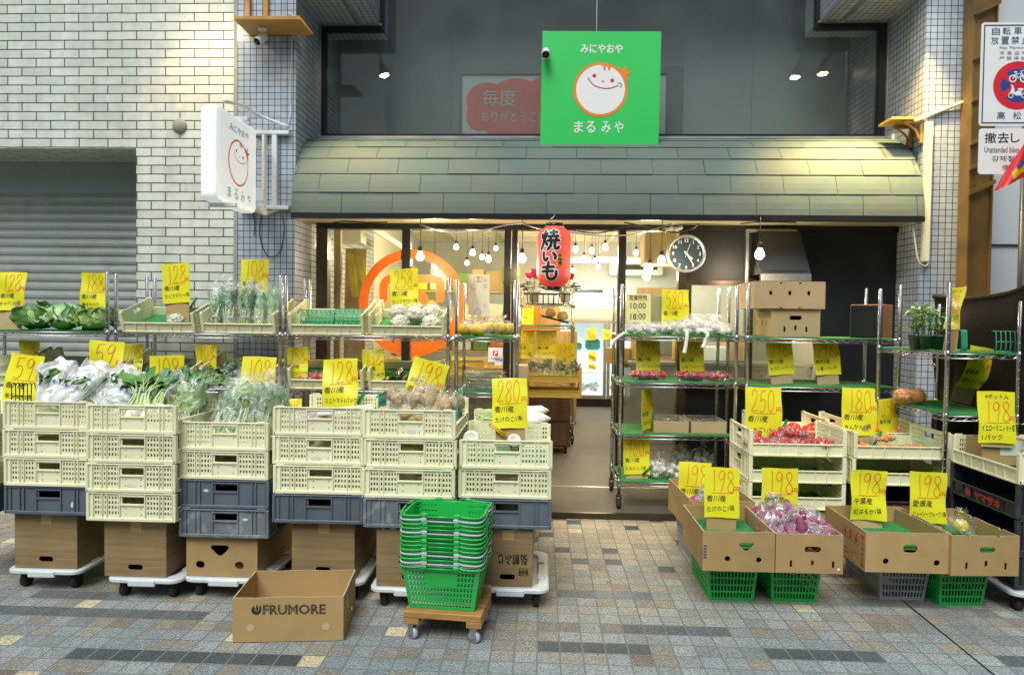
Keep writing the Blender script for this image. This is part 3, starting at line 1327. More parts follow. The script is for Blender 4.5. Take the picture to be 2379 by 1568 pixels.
# lower front: mullions, header, panes
zt = 2.118
mb = MB()
def post(u0, u1, z0=.036, z1=zt, y0=YW-.04, y1=YW+.05, mi=0, v=600):
    mb.box(P(u0, v, YW).x, P(u1, v, YW).x, y0, y1, z0, z1, mi)
post(936, 955)
post(1172, 1187)
post(1190, 1203, y0=YW-.06)
post(1436, 1453)
post(1575, 1595, mi=1)
post(738, 764, mi=1)
xA, xB = P(738, 600, YW).x, P(2112, 600, YW).x
mb.box(xA, xB, YW-.045, YW+.055, zt-.035, zt+.012)
mb.box(P(764, 600, YW).x, P(1172, 600, YW).x, YW-.03, YW+.05, .036, .10)
mb.box(P(1453, 600, YW).x, P(1575, 600, YW).x, YW-.03, YW+.05, .036, .10)
ff = obj('front_frame', mb, ['dark_metal', 'bronze_metal'], sh)
GX = {}
for nm, u0, u1 in (('a', 764, 936), ('b', 955, 1172), ('c', 1453, 1575)):
    mb = MB()
    mb.box(P(u0, 600, YW).x, P(u1, 600, YW).x, YW, YW+.008, .10, zt-.035)
    GX[nm] = obj('window_pane', mb, 'glass', ff)
# dark wall with serving window right of the panes
zp = P(1800, 655, YW).z
mb = MB()
x0, x1 = P(1595, 600, YW).x, XR
mb.box(x0, x1, YW-.02, YW+.06, zp, zt-.036)
mb.box(x0, x1, YW-.02, YW+.06, .036, .86)
mb.box(P(1905, 700, YW).x, x1, YW-.018, YW+.06, .86, zp)
obj('dark_wall_panel', mb, 'navy_panel', sh)
mb = MB()
xq = P(1905, 700, YW).x
mb.box(x0, xq, YW-.035, YW-.0205, zp-.035, zp+.002)
mb.box(x0, x0+.04, YW-.03, YW+.05, .861, zp-.036)
mb.box(P(1742, 700, YW).x-.02, P(1742, 700, YW).x+.02, YW-.03, YW+.05, .861, zp-.036)
mb.box(x0, xq, YW-.10, YW-.0205, .845, .885)
sf = obj('serving_window', mb, 'bronze_metal', sh)
mb = MB()
mb.box(x0+.04, xq, YW, YW+.006, .886, zp-.036)
obj('pane', mb, 'glass', sf)
# interior
YI = 11.4
mb = MB()
mb.box(XL-.15, XR, YI, YI+.1, .035, 2.9)
mb.box(XL-.15, XL-.05, YW+.06, YI, .035, 2.9)
mb.box(XR-.02, XR+.1, YW+.07, YI, .035, 2.9)
mb.box(P(1600, 600, 8.6).x, XR-.02, 8.6, 8.7, .035, 2.9)
obj('shop_room_wall', mb, 'off_wall', sh)
mb = MB()
mb.box(XL-.15, XR, YW+.06, YI, 2.78, 2.84)
y = YW+.35
while y < YI:
    mb.box(XL-.05, XR-.02, y, y+.05, 2.60, 2.78)
    y += .34
for xx in (-1.4, -.6, .2, 1.0, 1.8):
    mb.box(xx, xx+.06, YW+.1, YI-.05, 2.56, 2.60)
mb.box(XL-.05, XR, YW+.056, YW+.10, zt+.013, 2.78)
obj('shop_room_ceiling', mb, 'ceiling_paint', sh)

# orange ring mark on the glass
dc = thing('window_emblem', 'large orange ring emblem stuck on the shop window behind the crates', 'emblem', P(957, 704, YW-.012))
q = YW/F
mb = MB()
mb.disc((0, 0), 125*q, 0, seg=64, r2=103*q)
wd = 19*q
def ep(u, v):
    a = P(u, v, YW-.012)
    b = P(957, 704, YW-.012)
    return a.x-b.x, a.z-b.z
def z5(x, y):
    return (700+x/3.13)/1.1467, (560+y/3.13)/1.1467
pts = [(1008, 735), (1008, 640), (1030, 590), (1080, 572), (1250, 572), (1410, 572), (1465, 590), (1480, 640), (1480, 735)]
mb.ribbon(cat_rom([ep(*z5(*p)) for p in pts], 6), wd, -.0006)
for p in (pts[0], pts[-1]):
    mb.disc(ep(*z5(*p)), wd/2, -.0009, seg=20)
mb.ribbon(cat_rom([ep(*z5(*p)) for p in [(1245, 500), (1245, 600), (1245, 690), (1300, 690), (1345, 740), (1320, 800), (1250, 815)]], 6), wd, -.0012)
mb.disc(ep(*z5(1245, 498)), wd/2, -.0015, seg=20)
mb.ribbon(cat_rom([ep(*z5(*p)) for p in [(1100, 1085), (1180, 1108), (1250, 1113), (1330, 1108), (1400, 1085)]], 6), wd*.6, -.0012)
obj('emblem_mark', mb, 'decal_orange', dc)


def logo_face(mb, cx, cz, r, y, m_or, m_wh, m_red, m_pk, ring=.10):
    """round smiling emblem: ring, white disc, eyes, smile, tuft, burst"""
    mb.disc((cx, cz), r, y, m_or, 56)
    mb.disc((cx, cz), r*(1-ring), y-.0012, m_wh, 56)
    bx, bz = cx+.83*r, cz+.58*r
    pts = []
    for k in range(12):
        a = 2*PI*k/12+.2
        rr = (.36 if k % 2 == 0 else .15)*r
        pts.append((bx+rr*math.cos(a)*.9, y-.0006, bz+rr*math.sin(a)))
    mb.add(pts+[(bx, y-.0006, bz)], [(k, (k+1) % 12, 12) for k in range(12)], m_or)
    for ex, ez in ((-.24, .50), (.42, .33)):
        mb.disc((cx+ex*r, cz+ez*r), .072*r, y-.0024, m_red, 18)
    mb.ribbon(cat_rom([(cx+a*r, cz+b*r) for a, b in ((-.48, .44), (-.28, .18), (.02, .06), (.36, .05), (.66, .16))], 6), .035*r, y-.0024, m_pk)
    mb.ribbon(cat_rom([(cx+a*r, cz+b*r) for a, b in ((.62, .24), (.74, .22), (.76, .12), (.70, .10))], 5), .03*r, y-.0024, m_pk)
    mb.ribbon(cat_rom([(cx+a*r, cz+b*r) for a, b in ((.03, .28), (.08, .32), (.13, .27))], 5), .03*r, y-.0024, m_red)
    for x0 in (.03, .2):
        mb.ribbon(cat_rom([(cx+(x0+a)*r, cz+b*r) for a, b in ((.0, .88), (.07, .84), (.10, .72), (.13, .86), (.17, .88))], 5), .045*r, y-.0024, m_or)


# green sign board
YG = 5.62
a, b = P(1258, 74, YG), P(1530, 346, YG)
gs = thing('green_sign', 'square bright green shop sign with a round smiling face emblem', 'sign', ((a.x+b.x)/2, YG, b.z), (0, RAD(.5), 0))
sw, shh = b.x-a.x, a.z-b.z
mb = MB()
mb.rbox(-sw/2, sw/2, 0, .035, 0, shh, .003)
obj('board', mb, 'sign_green', gs)
q = YG/F
mb = MB()
text(mb, 'みにやおや', .002, (346-119)*q, 20*q, -.002, 0, w=95*q, bold=.022)
for ch, u in zip('まるみや', (1346, 1374, 1409, 1438)):
    text(mb, ch, (u-1394)*q, (346-297)*q, 26*q, -.002, 0, w=21*q, bold=.01)
obj('lettering', mb, 'sign_white', gs)
for x in (-sw/2+.03, sw/2-.03):
    for z in (.03, shh-.03):
        mb = MB()
        mb.disc((x, z), .006, -.0015, 0, 10)
        obj('screw', mb, 'alu', gs)
mb = MB()
logo_face(mb, 0, (346-212)*q, 62*q, -.002, 0, 1, 2, 3)
obj('face_emblem', mb, ['sign_orange', 'sign_white', 'sign_red', 'sign_pink'], gs)
for x in (-.3, .26):
    for z in (.2, .7):
        mb = MB()
        mb.box(x, x+.04, .036, YU-.05-YG, z, z+.04)
        obj('bracket', mb, 'dark_metal', gs)


def cctv(name, loc, label, aim, arm):
    t = thing(name, label, 'camera', loc)
    A = Vector(arm)
    D = Vector(aim).normalized()
    mb = MB()
    mb.lathe([(0, 0), (.032, 0), (.034, .008), (.028, .02), (.012, .03)], 18, M=A.normalized().to_track_quat('Z', 'Y').to_matrix().to_4x4())
    mb.tube([(0, 0, 0), A*.5, A], .009, 8)
    mb.sphere(A, .016)
    obj('mount', mb, 'white_plastic', t)
    R_ = Matrix.Translation(A) @ D.to_track_quat('Z', 'Y').to_matrix().to_4x4()
    mb = MB()
    mb.lathe([(0, -.045), (.022, -.042), (.030, -.02), (.033, .06), (.034, .075), (.030, .077), (.028, .066), (0, .064)], 20, M=R_)
    obj('housing', mb, 'white_plastic', t)
    mb = MB()
    mb.lathe([(.0, .066), (.027, .0675), (.027, .070), (.012, .0702), (.011, .074), (0, .076)], 16, M=R_)
    obj('lens', mb, 'black_gloss', t)
    return t


c = P(1268, 122, YG-.003)
cctv('security_camera', (c.x, c.y-.001, c.z), 'white security camera on the top left edge of the green sign', (.0, -1, -.75), (0, -.055, -.02))

# projecting light box sign
YL0, YL1 = 4.48, 5.12
pA, pB = P(504, 240, YL0), P(504, 464, YL0)
lx1 = pA.x
lx0 = lx1-.115
lz0, lz1 = pB.z, pA.z
ls = thing('lightbox_sign', 'white projecting light box sign with an orange face on the left pier', 'sign', ((lx0+lx1)/2, YL0, lz0))
wx = (lx1-lx0)/2
dl = YL1-YL0
hl = lz1-lz0
def rrect(x0, x1, z0, z1, r, n=5):
    pts = []
    for cx_, cz_, a0 in ((x1-r, z0+r, -90), (x1-r, z1-r, 0), (x0+r, z1-r, 90), (x0+r, z0+r, 180)):
        for k in range(n+1):
            a = RAD(a0+90*k/n)
            pts.append((cx_+r*math.cos(a), cz_+r*math.sin(a)))
    return pts
mb = MB()
poly = rrect(0, dl, 0, hl, .05)
RZ = Matrix(((0, 1, 0, 0), (1, 0, 0, 0), (0, 0, 1, 0), (0, 0, 0, 1)))   # swap x and y
def shell(inset, x):
    return [(x, inset+p[0]*(dl-2*inset)/dl, inset+p[1]*(hl-2*inset)/hl) for p in poly]
rings = [shell(.022, -wx), shell(.006, -wx+.006), shell(0, -wx+.022), shell(0, wx-.022), shell(.006, wx-.006), shell(.022, wx)]
n = len(poly)
vs = [p for r_ in rings for p in r_]
fs = [(i*n+k, i*n+(k+1) % n, (i+1)*n+(k+1) % n, (i+1)*n+k) for i in range(5) for k in range(n)]
fs += [tuple(range(n))[::-1], tuple(5*n+k for k in range(n))]
mb.add(vs, fs, 0, False)
obj('box', mb, 'lightbox_white', ls)
MF = Matrix(((0, -1, 0, wx+.0022), (1, 0, 0, 0), (0, 0, 1, 0), (0, 0, 0, 1)))   # (x,y,z)->(wx - y, x, z)
mb = MB()
pts = [(wx+.0012, .03+p[0]*(dl-.06)/dl, .03+p[1]*(hl-.06)/hl) for p in poly]
mb.add(pts, [tuple(range(n))], 0)
obj('face_panel', mb, 'lightbox_white', ls)
mb = MB()
text(mb, 'みにやおや', dl*.52, hl*.845, .050, 0, 0, w=.30, bold=.015, M=MF)
for i, ch in enumerate('まるみや'):
    text(mb, ch, dl*(.28+.165*i), hl*.135, .075, 0, 0, w=.06, M=MF)
obj('lettering', mb, 'sign_teal', ls)
mb2 = MB()
logo_face(mb2, dl*.5, hl*.49, .160, 0, 0, 1, 2, 2, ring=.085)
mb2.v = [tuple(MF @ Vector(p)) for p in mb2.v]
obj('face_emblem', mb2, ['sign_orange', 'lightbox_white', 'sign_red'], ls)
mb = MB()
za_, zb_ = P(640, 307, YB).z, P(640, 489, YB).z
xa_, xb_ = P(560, 400, YB).x, P(676, 400, YB).x
yb_ = YB-.002-YL0
ox = (lx0+lx1)/2
mb.rbox(xa_-ox, xb_-ox, yb_-.05, yb_, za_-.03-lz0, za_+.0-lz0, .003)
mb.rbox(xa_-ox, xb_-ox, yb_-.05, yb_, zb_-lz0, zb_+.03-lz0, .003)
xm = P(642, 400, YB).x-ox
mb.rbox(xm-.02, xm+.02, yb_-.046, yb_-.002, zb_+.03-lz0, za_-.03-lz0, .003)
mb.rbox(-.03+.02, .03+.02, dl-.02, yb_-.05, .03, .06, .003)
mb.rbox(-.03+.02, .03+.02, dl-.02, yb_-.05, hl-.09, hl-.06, .003)
mb.rbox(wx+.03, wx+.05, dl+.012, dl+.06, .0, hl-.03, .003)
mb.rbox(-.02, wx+.05, dl+.001, dl+.012, .1, .2, .003)
mb.rbox(-wx-.0, wx+.08, .10, .13, -.03, -.001, .003)
mb.rbox(-wx+.03, wx+.03, .40, .44, hl+.001, hl+.03, .003)
obj('bracket', mb, 'white_paint', ls)
mb = MB()
a = P(520, 236, YL0+.1)
b = P(600, 268, YB-.10)
c = P(672, 296, YB-.03)
mb.tube(cat_rom([tuple(Vector(p)-Vector((ox, YL0, lz0))) for p in (a, (a+b)/2+Vector((0, 0, .02)), b, c)], 6), .013, 8)
obj('conduit', mb, 'white_plastic', ls)

# wires
def wire(pts, r, m, label, name='cable', n=7, cat='cable', group=None):
    mb = MB()
    mb.tube(cat_rom([tuple(p) for p in pts], n), r, 5)
    return tag(obj(name, mb, m), label, cat, group)


YP = YB-.012
bund = MB()
rw = random.Random(5)
for k in range(5):
    dz = rw.uniform(-8, 8)
    bund.tube(cat_rom([tuple(P(555+rw.uniform(-4, 4), 474+dz*.3, YB-.06)), tuple(P(590, 484+dz, YB-.07-.01*k)), tuple(P(622, 491+dz*.8, YB-.06)), tuple(P(642, 489+dz*.4, YB-.05))], 6), .005, 5)
tag(obj('cable_bundle', bund, 'alu'), 'tangle of grey cables below the projecting light box sign', 'cables')
wire([P(607, 498, YP), P(603, 540, YP), P(612, 580, YP), P(632, 598, YP), P(652, 580, YP), P(660, 530, YP), P(655, 500, YP)], .0035, 'black', 'long black cable loop hanging on the left tiled pier')
wire([P(588, 495, YP), P(592, 520, YP), P(590, 548, YP)], .0035, 'black', 'short black lead dangling left of the black cable loop')
wire([P(670, 30, YP), P(686, 42, YP), P(684, 70, YP), P(678, 110, YP), P(674, 220, YP), P(676, 260, YP), P(668, 292, YP)], .004, 'white_plastic', 'thin white cable clipped up the corner of the left pier')
wire([P(2128, 281, YP-.04), P(2150, 272, YP), P(2250, 233, YP-.02)], .014, 'cream', 'slanting cream pipe above the right wooden bracket shelf', n=3, cat='pipe', name='pipe')
mb = MB()
a, b = P(2147, 286, YP), P(2166, 609, YP)
mb.rbox(a.x, a.x+.055, YP-.03, YP+.005, b.z, a.z, .006)
tag(obj('cable_duct', mb, 'cream'), 'vertical cream cable duct down the right tiled pier', 'duct')
wire([P(2158, 609, YP-.01), P(2150, 618, YP-.02), P(2135, 608, YP-.03), P(2128, 575, YP-.03), P(2122, 530, YP-.02)], .006, 'cream', 'cream cable end curling out below the cable duct')

# wooden shelves on the piers
def plank(u0, u1, v, Yf, Yb, th, label, brk):
    a, b = P(u0, v, Yf), P(u1, v, Yf)
    t = thing('wall_shelf', label, 'shelf', (a.x, Yf, a.z))
    mb = MB()
    mb.rbox(0, b.x-a.x, 0, Yb-Yf, 0, th, .003)
    obj('board', mb, 'shelf_wood', t)
    for f in brk:
        x = (b.x-a.x)*f
        mb = MB()
        s = 1 if brk[0] < .9 else 1
        mb.rbox(x-.013, x+.013, Yb-Yf-.025, Yb-Yf-.001, -.17, -.001, .003)
        mb.rbox(x-.013, x+.013, Yb-Yf-.15, Yb-Yf-.026, -.024, -.001, .003)
        mb.tube(cat_rom([(x, Yb-Yf-.03, -.14), (x, Yb-Yf-.06, -.07), (x, Yb-Yf-.13, -.02)], 4), .009, 6)
        obj('bracket', mb, 'shelf_wood', t)
    return t


ws1 = plank(543, 697, 47, 5.13, YB-.002, .028, 'orange wooden shelf high on the left tiled pier', ())
mb = MB()
a = P(543, 46, 5.13)
for u in (578, 620):
    x = P(u, 10, YB).x-a.x
    mb.rbox(x-.02, x+.02, YB-.03-5.13, YB-.003-5.13, .030, .5, .003)
mb.rbox(.13, .36, .03, .2, .029, .042, .003)
obj('upright', mb, 'shelf_wood', ws1)
c = P(610, 45, 5.27)
cctv('security_camera', (c.x, 5.27, P(543, 47, 5.13).z-.002), 'white security camera hanging under the wooden shelf on the left pier', (-.28, -.62, -.62), (0, 0, -.075))
a = P(2052, 300, 5.13)
t = thing('wall_shelf', 'orange wooden bracket shelf on the right tiled pier above the awning end', 'shelf', (XR-.003, 5.40, 2.885))
mb = MB()
mb.rbox(-.245, 0, 0, .21, 0, .02, .003)
obj('board', mb, 'shelf_wood', t)
for y in (.03, .175):
    mb = MB()
    mb.rbox(-.024, -.001, y-.012, y+.012, -.17, -.001, .003)
    mb.rbox(-.15, -.025, y-.012, y+.012, -.022, -.001, .003)
    mb.tube(cat_rom([(-.02, y, -.15), (-.055, y, -.07), (-.13, y, -.018)], 4), .009, 6)
    obj('bracket', mb, 'shelf_wood', t)

# steel column, side panel, signs at the right edge
cx0, cx1 = P(2257, 300, 5.29).x, P(2306, 300, 5.29).x
sc = thing('steel_column', 'ochre painted steel column with flange ribs beside the right tiled pier', 'column', ((cx0+cx1)/2, 5.2, 0))
hw = (cx1-cx0)/2
mb = MB()
mb.box(-hw, hw, .10, .21, 0.0, 7)
obj('web', mb, 'column_paint', sc)
mb = MB()
mb.box(-hw-.012, -hw-.0005, .08, .21, .0, 7)
mb.box(hw+.0005, hw+.012, .08, .21, .0, 7)
obj('flange', mb, 'column_paint', sc)
for v in (115, 215, 318, 378, 437, 8, -80):
    z0 = P(2270, v, 5.12).z
    mb = MB()
    mb.box(-hw-.018, hw+.018, .062, .0795, z0-.016, z0+.016)
    for p in mb.v[:]:
        pass
    mb.xf(lambda p: Vector((p.x, p.y, p.z+(p.x+hw)*.45)))
    obj('rib', mb, 'column_paint', sc)
mb = MB()
wx0 = cx1+.02
mb.box(wx0, 9, YB+.06, YB+.5, 0, 7)
mb.box(wx0, 9, YB+.045, YB+.0595, P(2340, 568, YB).z-.006, P(2340, 568, YB).z+.006, 1)
tag(obj('panel_wall', mb, ['panel_white', 'black']), 'pale grey blue panel wall at the right edge behind the street signs', 'wall')
# street signs
YSg = 4.62
a, b = P(2281, 53, YSg), P(2281, 293, YSg)
wS = .50
hS = a.z-b.z
ns = thing('parking_sign', 'white no bicycle parking sign with a blue border and a red ring', 'sign', (a.x, YSg, b.z))
q = YSg/F
mb = MB()
mb.prism(rrect(0, wS, 0, hS, .02), .004)
obj('plate', mb, 'sign_white', ns)
def zs3(x, y):   # zoom pixel of the sign close-up to local sign metres
    u, v = (2520+x/2.8)/1.1467, (y/2.8)/1.1467
    p = P(u, v, YSg)
    return p.x-a.x, p.z-b.z
mb = MB()
i0, i1, t_ = .015, wS-.015, .008
for (x0, x1, z0, z1) in ((i0, i1, i0, i0+t_), (i0, i1, hS-i0-t_, hS-i0), (i0, i0+t_, i0+t_, hS-i0-t_), (i1-t_, i1, i0+t_, hS-i0-t_)):
    mb.add([(x0, -.0015, z0), (x1, -.0015, z0), (x1, -.0015, z1), (x0, -.0015, z1)], [(0, 1, 2, 3)])
def tz(sx, x, y, hpx, y_=-.0015, bold=0, w=None, al='l', M_=mb):
    px, pz = zs3(x, y)
    k = 1/2.8/1.1467*q
    text(M_, sx, px, pz, hpx*k, y_, 0, al, None if w is None else w*k, bold=bold)
for sx, x, y in (('自', 343, 236), ('転', 424, 234), ('車', 508, 232), ('放', 336, 306), ('置', 412, 304), ('禁', 488, 303), ('止', 565, 302)):
    tz(sx, x, y, 54, w=54, bold=.004)
tz('No Parking', 400, 362, 26, w=196)
tz('주 륜 금 지', 400, 400, 26, w=185)
tz('严 禁 停 放', 398, 438, 26, w=185)
for sx, x in (('高', 380), ('松', 500), ('市', 615)):
    tz(sx, x, 864, 54, w=56, bold=.006)
obj('lettering', mb, 'sign_navytext', ns)
cxs, czs = zs3(535, 640)
r0 = 172/2.8/1.1467*q
mb = MB()
mb.disc((cxs, czs), r0, -.0015, 0, 44)
mb.disc((cxs, czs), r0*.70, -.0024, 1, 40)
for ang in (-35, 35):
    ca, sa = math.cos(RAD(ang)), math.sin(RAD(ang))
    mb.ribbon([(cxs-ca*r0*.75, czs-sa*r0*.75), (cxs+ca*r0*.75, czs+sa*r0*.75)], r0*.22, -.0030-.0003*(ang > 0), 0)
def wheel(x, z, r):
    mb.disc((x, z), r, -.0038, 2, 20, r2=r*.68)
bz = czs+r0*.28
wheel(cxs-.22*r0, bz, .16*r0)
wheel(cxs+.22*r0, bz, .16*r0)
fr = [(-.22, 0), (-.10, .20), (.12, .20), (.0, 0), (-.10, .20)]
mb.ribbon([(cxs+p[0]*r0, bz+p[1]*r0) for p in fr], .05*r0, -.0039, 2)
mb.ribbon([(cxs+p[0]*r0, bz+p[1]*r0) for p in ((.22, 0), (.10, .30), (.2, .33))], .05*r0, -.0039, 2)
mb.ribbon([(cxs+p[0]*r0, bz+p[1]*r0) for p in ((-.18, .27), (-.06, .27))], .06*r0, -.0039, 2)
bz = czs-r0*.42
wheel(cxs-.28*r0, bz, .11*r0)
wheel(cxs+.26*r0, bz, .11*r0)
mb.add([(cxs+p[0]*r0, -.0039, bz+p[1]*r0) for p in ((-.36, .05), (-.2, .10), (-.08, .0), (.14, .0), (.16, .2), (-.04, .2), (-.1, .12), (-.2, .42), (-.3, .45), (-.3, .38), (-.24, .36), (-.3, .16))], [tuple(range(12))], 2)
mb.ribbon([(cxs+p[0]*r0, bz+p[1]*r0) for p in ((.0, .26), (.22, .26))], .08*r0, -.0039, 2)
obj('pictogram', mb, ['sign_red', 'sign_blue', 'sign_white'], ns)
a2, b2 = P(2275, 299, YSg), P(2275, 405, YSg)
ns2 = thing('removal_notice_sign', 'white sign with black writing mounted under the no parking sign', 'sign', (a2.x, YSg, b2.z))
mb = MB()
mb.prism(rrect(0, wS, 0, a2.z-b2.z, .02), .004)
obj('plate', mb, 'sign_white', ns2)
mb = MB()
a, b = a2, b2
for sx, x in (('撤', 290), ('去', 385), ('し', 485), ('ま', 585)):
    tz(sx, x, 1030, 74 if sx != 'し' else 66, w=80 if sx != 'し' else 60, bold=.008, M_=mb)
tz('Unattended bikes will be', 286, 1118, 44, w=345, M_=mb)
tz('강제철거', 342, 1185, 42, w=210, M_=mb)
tz('强制', 420, 1252, 40, w=90, M_=mb)
obj('lettering', mb, 'ink_black', ns2)
mb = MB()
pc = P(2379, 200, YSg+.06)
mb.tube([(pc.x+.03, YSg+.06, 0), (pc.x+.03, YSg+.06, 5)], .03, 12)
mb.tube([(pc.x+.03, YSg+.06, 0), (pc.x+.03, YSg+.06, .02)], .07, 12)
tag(obj('sign_pole', mb, 'alu'), 'grey steel pole carrying the two white street signs', 'pole')
# pennant
mb = MB()
YN = 4.50
A, B, C = P(2313, 444, YN), P(2379, 330, YN), P(2560, 240, YN)
D, E_ = P(2379, 412, YN), P(2560, 400, YN)
def penn(a, b):
    top = A.lerp(B, min(1, a*2)) if a < .5 else B.lerp(C, a*2-1)
    bot = A.lerp(D, min(1, a*2)) if a < .5 else D.lerp(E_, a*2-1)
    p = top.lerp(bot, b)
    p.y = YN+.02*math.sin(a*9+b*3)
    return p
fl = thing('pennant', 'red and yellow pointed cloth pennant in front of the lower street sign', 'flag', A)
mb.grid(lambda a, b: penn(a, b)-A, 20, 8, 0)
mb.grid(lambda a, b: penn(a, b)-A+Vector((0, .004, 0)), 20, 8, 0)
obj('cloth', mb, 'sign_red', fl)
mb = MB()
mb.grid(lambda a, b: penn(.26+.7*a, .42+.42*b)-A+Vector((0, -.003, 0)), 14, 5, 0)
obj('yellow_motif', mb, 'citrus_yellow', fl)
mb = MB()
mb.grid(lambda a, b: penn(.34+.6*a, .30+.22*b+.1*math.sin(a*9))-A+Vector((0, -.006, 0)), 14, 4, 0)
obj('dark_motif', mb, 'sign_navytext', fl)
mb = MB()
mb.tube([C+Vector((0, .01, .02)), C+Vector((0, .01, -1.9))], .012, 8)
obj('staff', mb, 'white_plastic', fl)

# spot lamps just above the frame, aimed at the awning
def spot(u, v, Y, label, aim, e):
    c = P(u, v, Y)
    t = thing('spot_lamp', label, 'lamp', c, group='spot lamps over the awning')
    D_ = (Vector(aim)-c).normalized()
    R_ = D_.to_track_quat('Z', 'Y').to_matrix().to_4x4()
    mb = MB()
    mb.lathe([(0, -.10), (.03, -.10), (.034, -.03), (.06, .03), (.062, .05), (.056, .05), (.05, .03)], 20, M=R_)
    obj('shade', mb, 'dark_metal', t)
    mb = MB()
    mb.lathe([(0, .034), (.048, .036), (.0485, .040), (0, .044)], 18, M=R_)
    obj('lens', mb, 'spot_lens', t)
    mb = MB()
    mb.tube([(0, 0, 0), (0, .25, .16), (0, YB-.03-c.y, .2)], .009, 6)
    obj('arm', mb, 'dark_metal', t)
    ld = bpy.data.lights.new('spot', 'SPOT')
    ld.energy = e
    ld.color = (1, .72, .27)
    ld.spot_size = RAD(78)
    ld.spot_blend = .9
    ld.shadow_soft_size = .04
    lo = bpy.data.objects.new('spot_light', ld)
    COL.objects.link(lo)
    lo.parent = t
    lo.location = D_*.06
    lo.rotation_euler = D_.to_track_quat('-Z', 'Y').to_euler()
    return t


spot(762, -34, 5.13, 'dark spot lamp above the left end of the awning', P(900, 410, 5.4), 56)
spot(2062, -36, 5.13, 'dark spot lamp above the right end of the awning, inner one', P(1960, 450, 5.4), 150)
spot(2150, -48, 5.13, 'dark spot lamp above the right end of the awning, outer one', P(2080, 460, 5.4), 130)
spot(440, -40, 5.0, 'dark spot lamp lighting the white brick wall', P(470, 190, YK), 13)

# ================================================================ OBJECT BUILDERS
# ---- crates: ends (width CW) face +-Y and carry holes, long sides are low
CW, CL, CH = .43, .54, .136


def crate_mesh(name, solid, m, CW=CW, CL=CL, CH=CH, low=.50, lowside=True):
    mb = MB()
    t = .004
    cols = [.086, .117, .148, .196, .242, .277, .312, .347, .679, .714, .749, .784, .829, .873, .906, .939]
    hw_ = .0185
    rows = [(.25, .35), (.43, .53), (.60, .70), (.77, .86)]
    sq = [(.43, .445), (.605, .62)]
    sqz = [(.22, .26), (.43, .47)]
    hx, hz = (.395, .645), (.62, .84)
    xs = {0, 1, hx[0], hx[1]}
    zz = {.02, 1, hz[0], hz[1]}
    if not solid:
        for c in cols:
            xs |= {c, c+hw_}
        for a, b in sq:
            xs |= {a, b}
        for a, b in rows:
            zz |= {a, b}
        for a, b in sqz:
            zz |= {a, b}
    xs, zz = sorted(xs), sorted(zz)

    def hole(x, z):
        if hx[0] < x < hx[1] and hz[0] < z < hz[1]:
            return True
        if solid:
            return False
        for c in cols:
            if c < x < c+hw_:
                return any(a < z < b for a, b in rows)
        for a, b in sq:
            if a < x < b:
                return any(p < z < q for p, q in sqz)
        return False
    for s in (-1, 1):
        y0 = -CL/2+.008 if s < 0 else CL/2-.012
        mb.perf(xs, zz, hole, t, 0, lambda x, y, z: ((x-.5)*(CW-.006), y0+y, z*CH))
        yo = (-CL/2, y0) if s < 0 else (y0+t, CL/2)
        # rim, base flange, ribs
        mb.rbox(-CW/2, CW/2, yo[0], yo[1], CH*.955, CH*.998, .002)
        mb.rbox(-CW/2+.002, CW/2-.002, yo[0]-.0, yo[1], .002, CH*.14, .003)
        for rx in (.075, .178, .228, .372, .655, .812, .852, .958):
            x = (rx-.5)*CW
            mb.box(x-.0022, x+.0022, yo[0]+.0015, yo[1], CH*.14, CH*.955)
        for rz in (.585, .90):
            mb.box((.372-.5)*CW+.0022, (.655-.5)*CW-.0022, yo[0]+.001, yo[1], CH*rz-.003, CH*rz+.003)
        # stacking lugs on the rim
        for sx in (-1, 1):
            mb.rbox(sx*(CW/2-.035)-.02, sx*(CW/2-.035)+.02, yo[0]+.001, yo[1]-.0005, CH*.998, CH+.006, .002)
        # corner posts
        for sx in (-1, 1):
            x = sx*CW/2
            mb.rbox(min(x, x-sx*.014), max(x, x-sx*.014), min(s*CL/2, s*(CL/2-.022)), max(s*CL/2, s*(CL/2-.022)), .004, CH*.997, .002)
    lowh = CH*(low if lowside else 1.0)
    for sx in (-1, 1):
        x0 = sx*(CW/2-.008)
        xi = x0-sx*.004
        mb.box(min(x0, xi), max(x0, xi), -CL/2+.013, CL/2-.013, .003, lowh-.001)
        a, b = min(x0, sx*CW/2), max(x0, sx*CW/2)
        mb.rbox(a, b, -CL/2+.02, CL/2-.02, lowh*.88, lowh, .002)
        mb.rbox(a, b, -CL/2+.02, CL/2-.02, .002, .012, .002)
        for ry in (-.30, -.18, .0, .18, .30):
            y = ry*CL
            mb.box(a+.0008, b-.0008, y-.0022, y+.0022, .012, lowh*.88)
        if not lowside:
            mb.rbox(a, b, -CL/2+.02, CL/2-.02, CH*.955, CH*.998, .002)
    mb.box(-CW/2+.013, CW/2-.013, -CL/2+.013, CL/2-.013, .003, .008)
    return mesh_of(name, mb, [m])


ME_CREAM = crate_mesh('vegetable_crate', False, 'cream')
ME_SHOW = crate_mesh('display_crate', False, 'cream', CW=.41, CL=.54, CH=.150, low=.50)
ME_YELLOW = crate_mesh('yellow_crate', False, 'cream_yellow', CW=.41, CL=.54, CH=.150, low=.50)
ME_GREY = crate_mesh('grey_crate', True, 'grey_crate', lowside=False)
ME_DUSTY = crate_mesh('grey_crate', True, 'grey_dusty', lowside=False)
ME_BLACK = crate_mesh('bread_crate', True, 'black_crate', CW=.41, CL=.54, CH=.128, low=.48)


def crate(me, x, y, z, rz=0.0, label='', group=None, name='vegetable_crate'):
    return tag(obj(name, me, None, None, (x, y, z), (0, 0, rz)), label, 'crate', group)


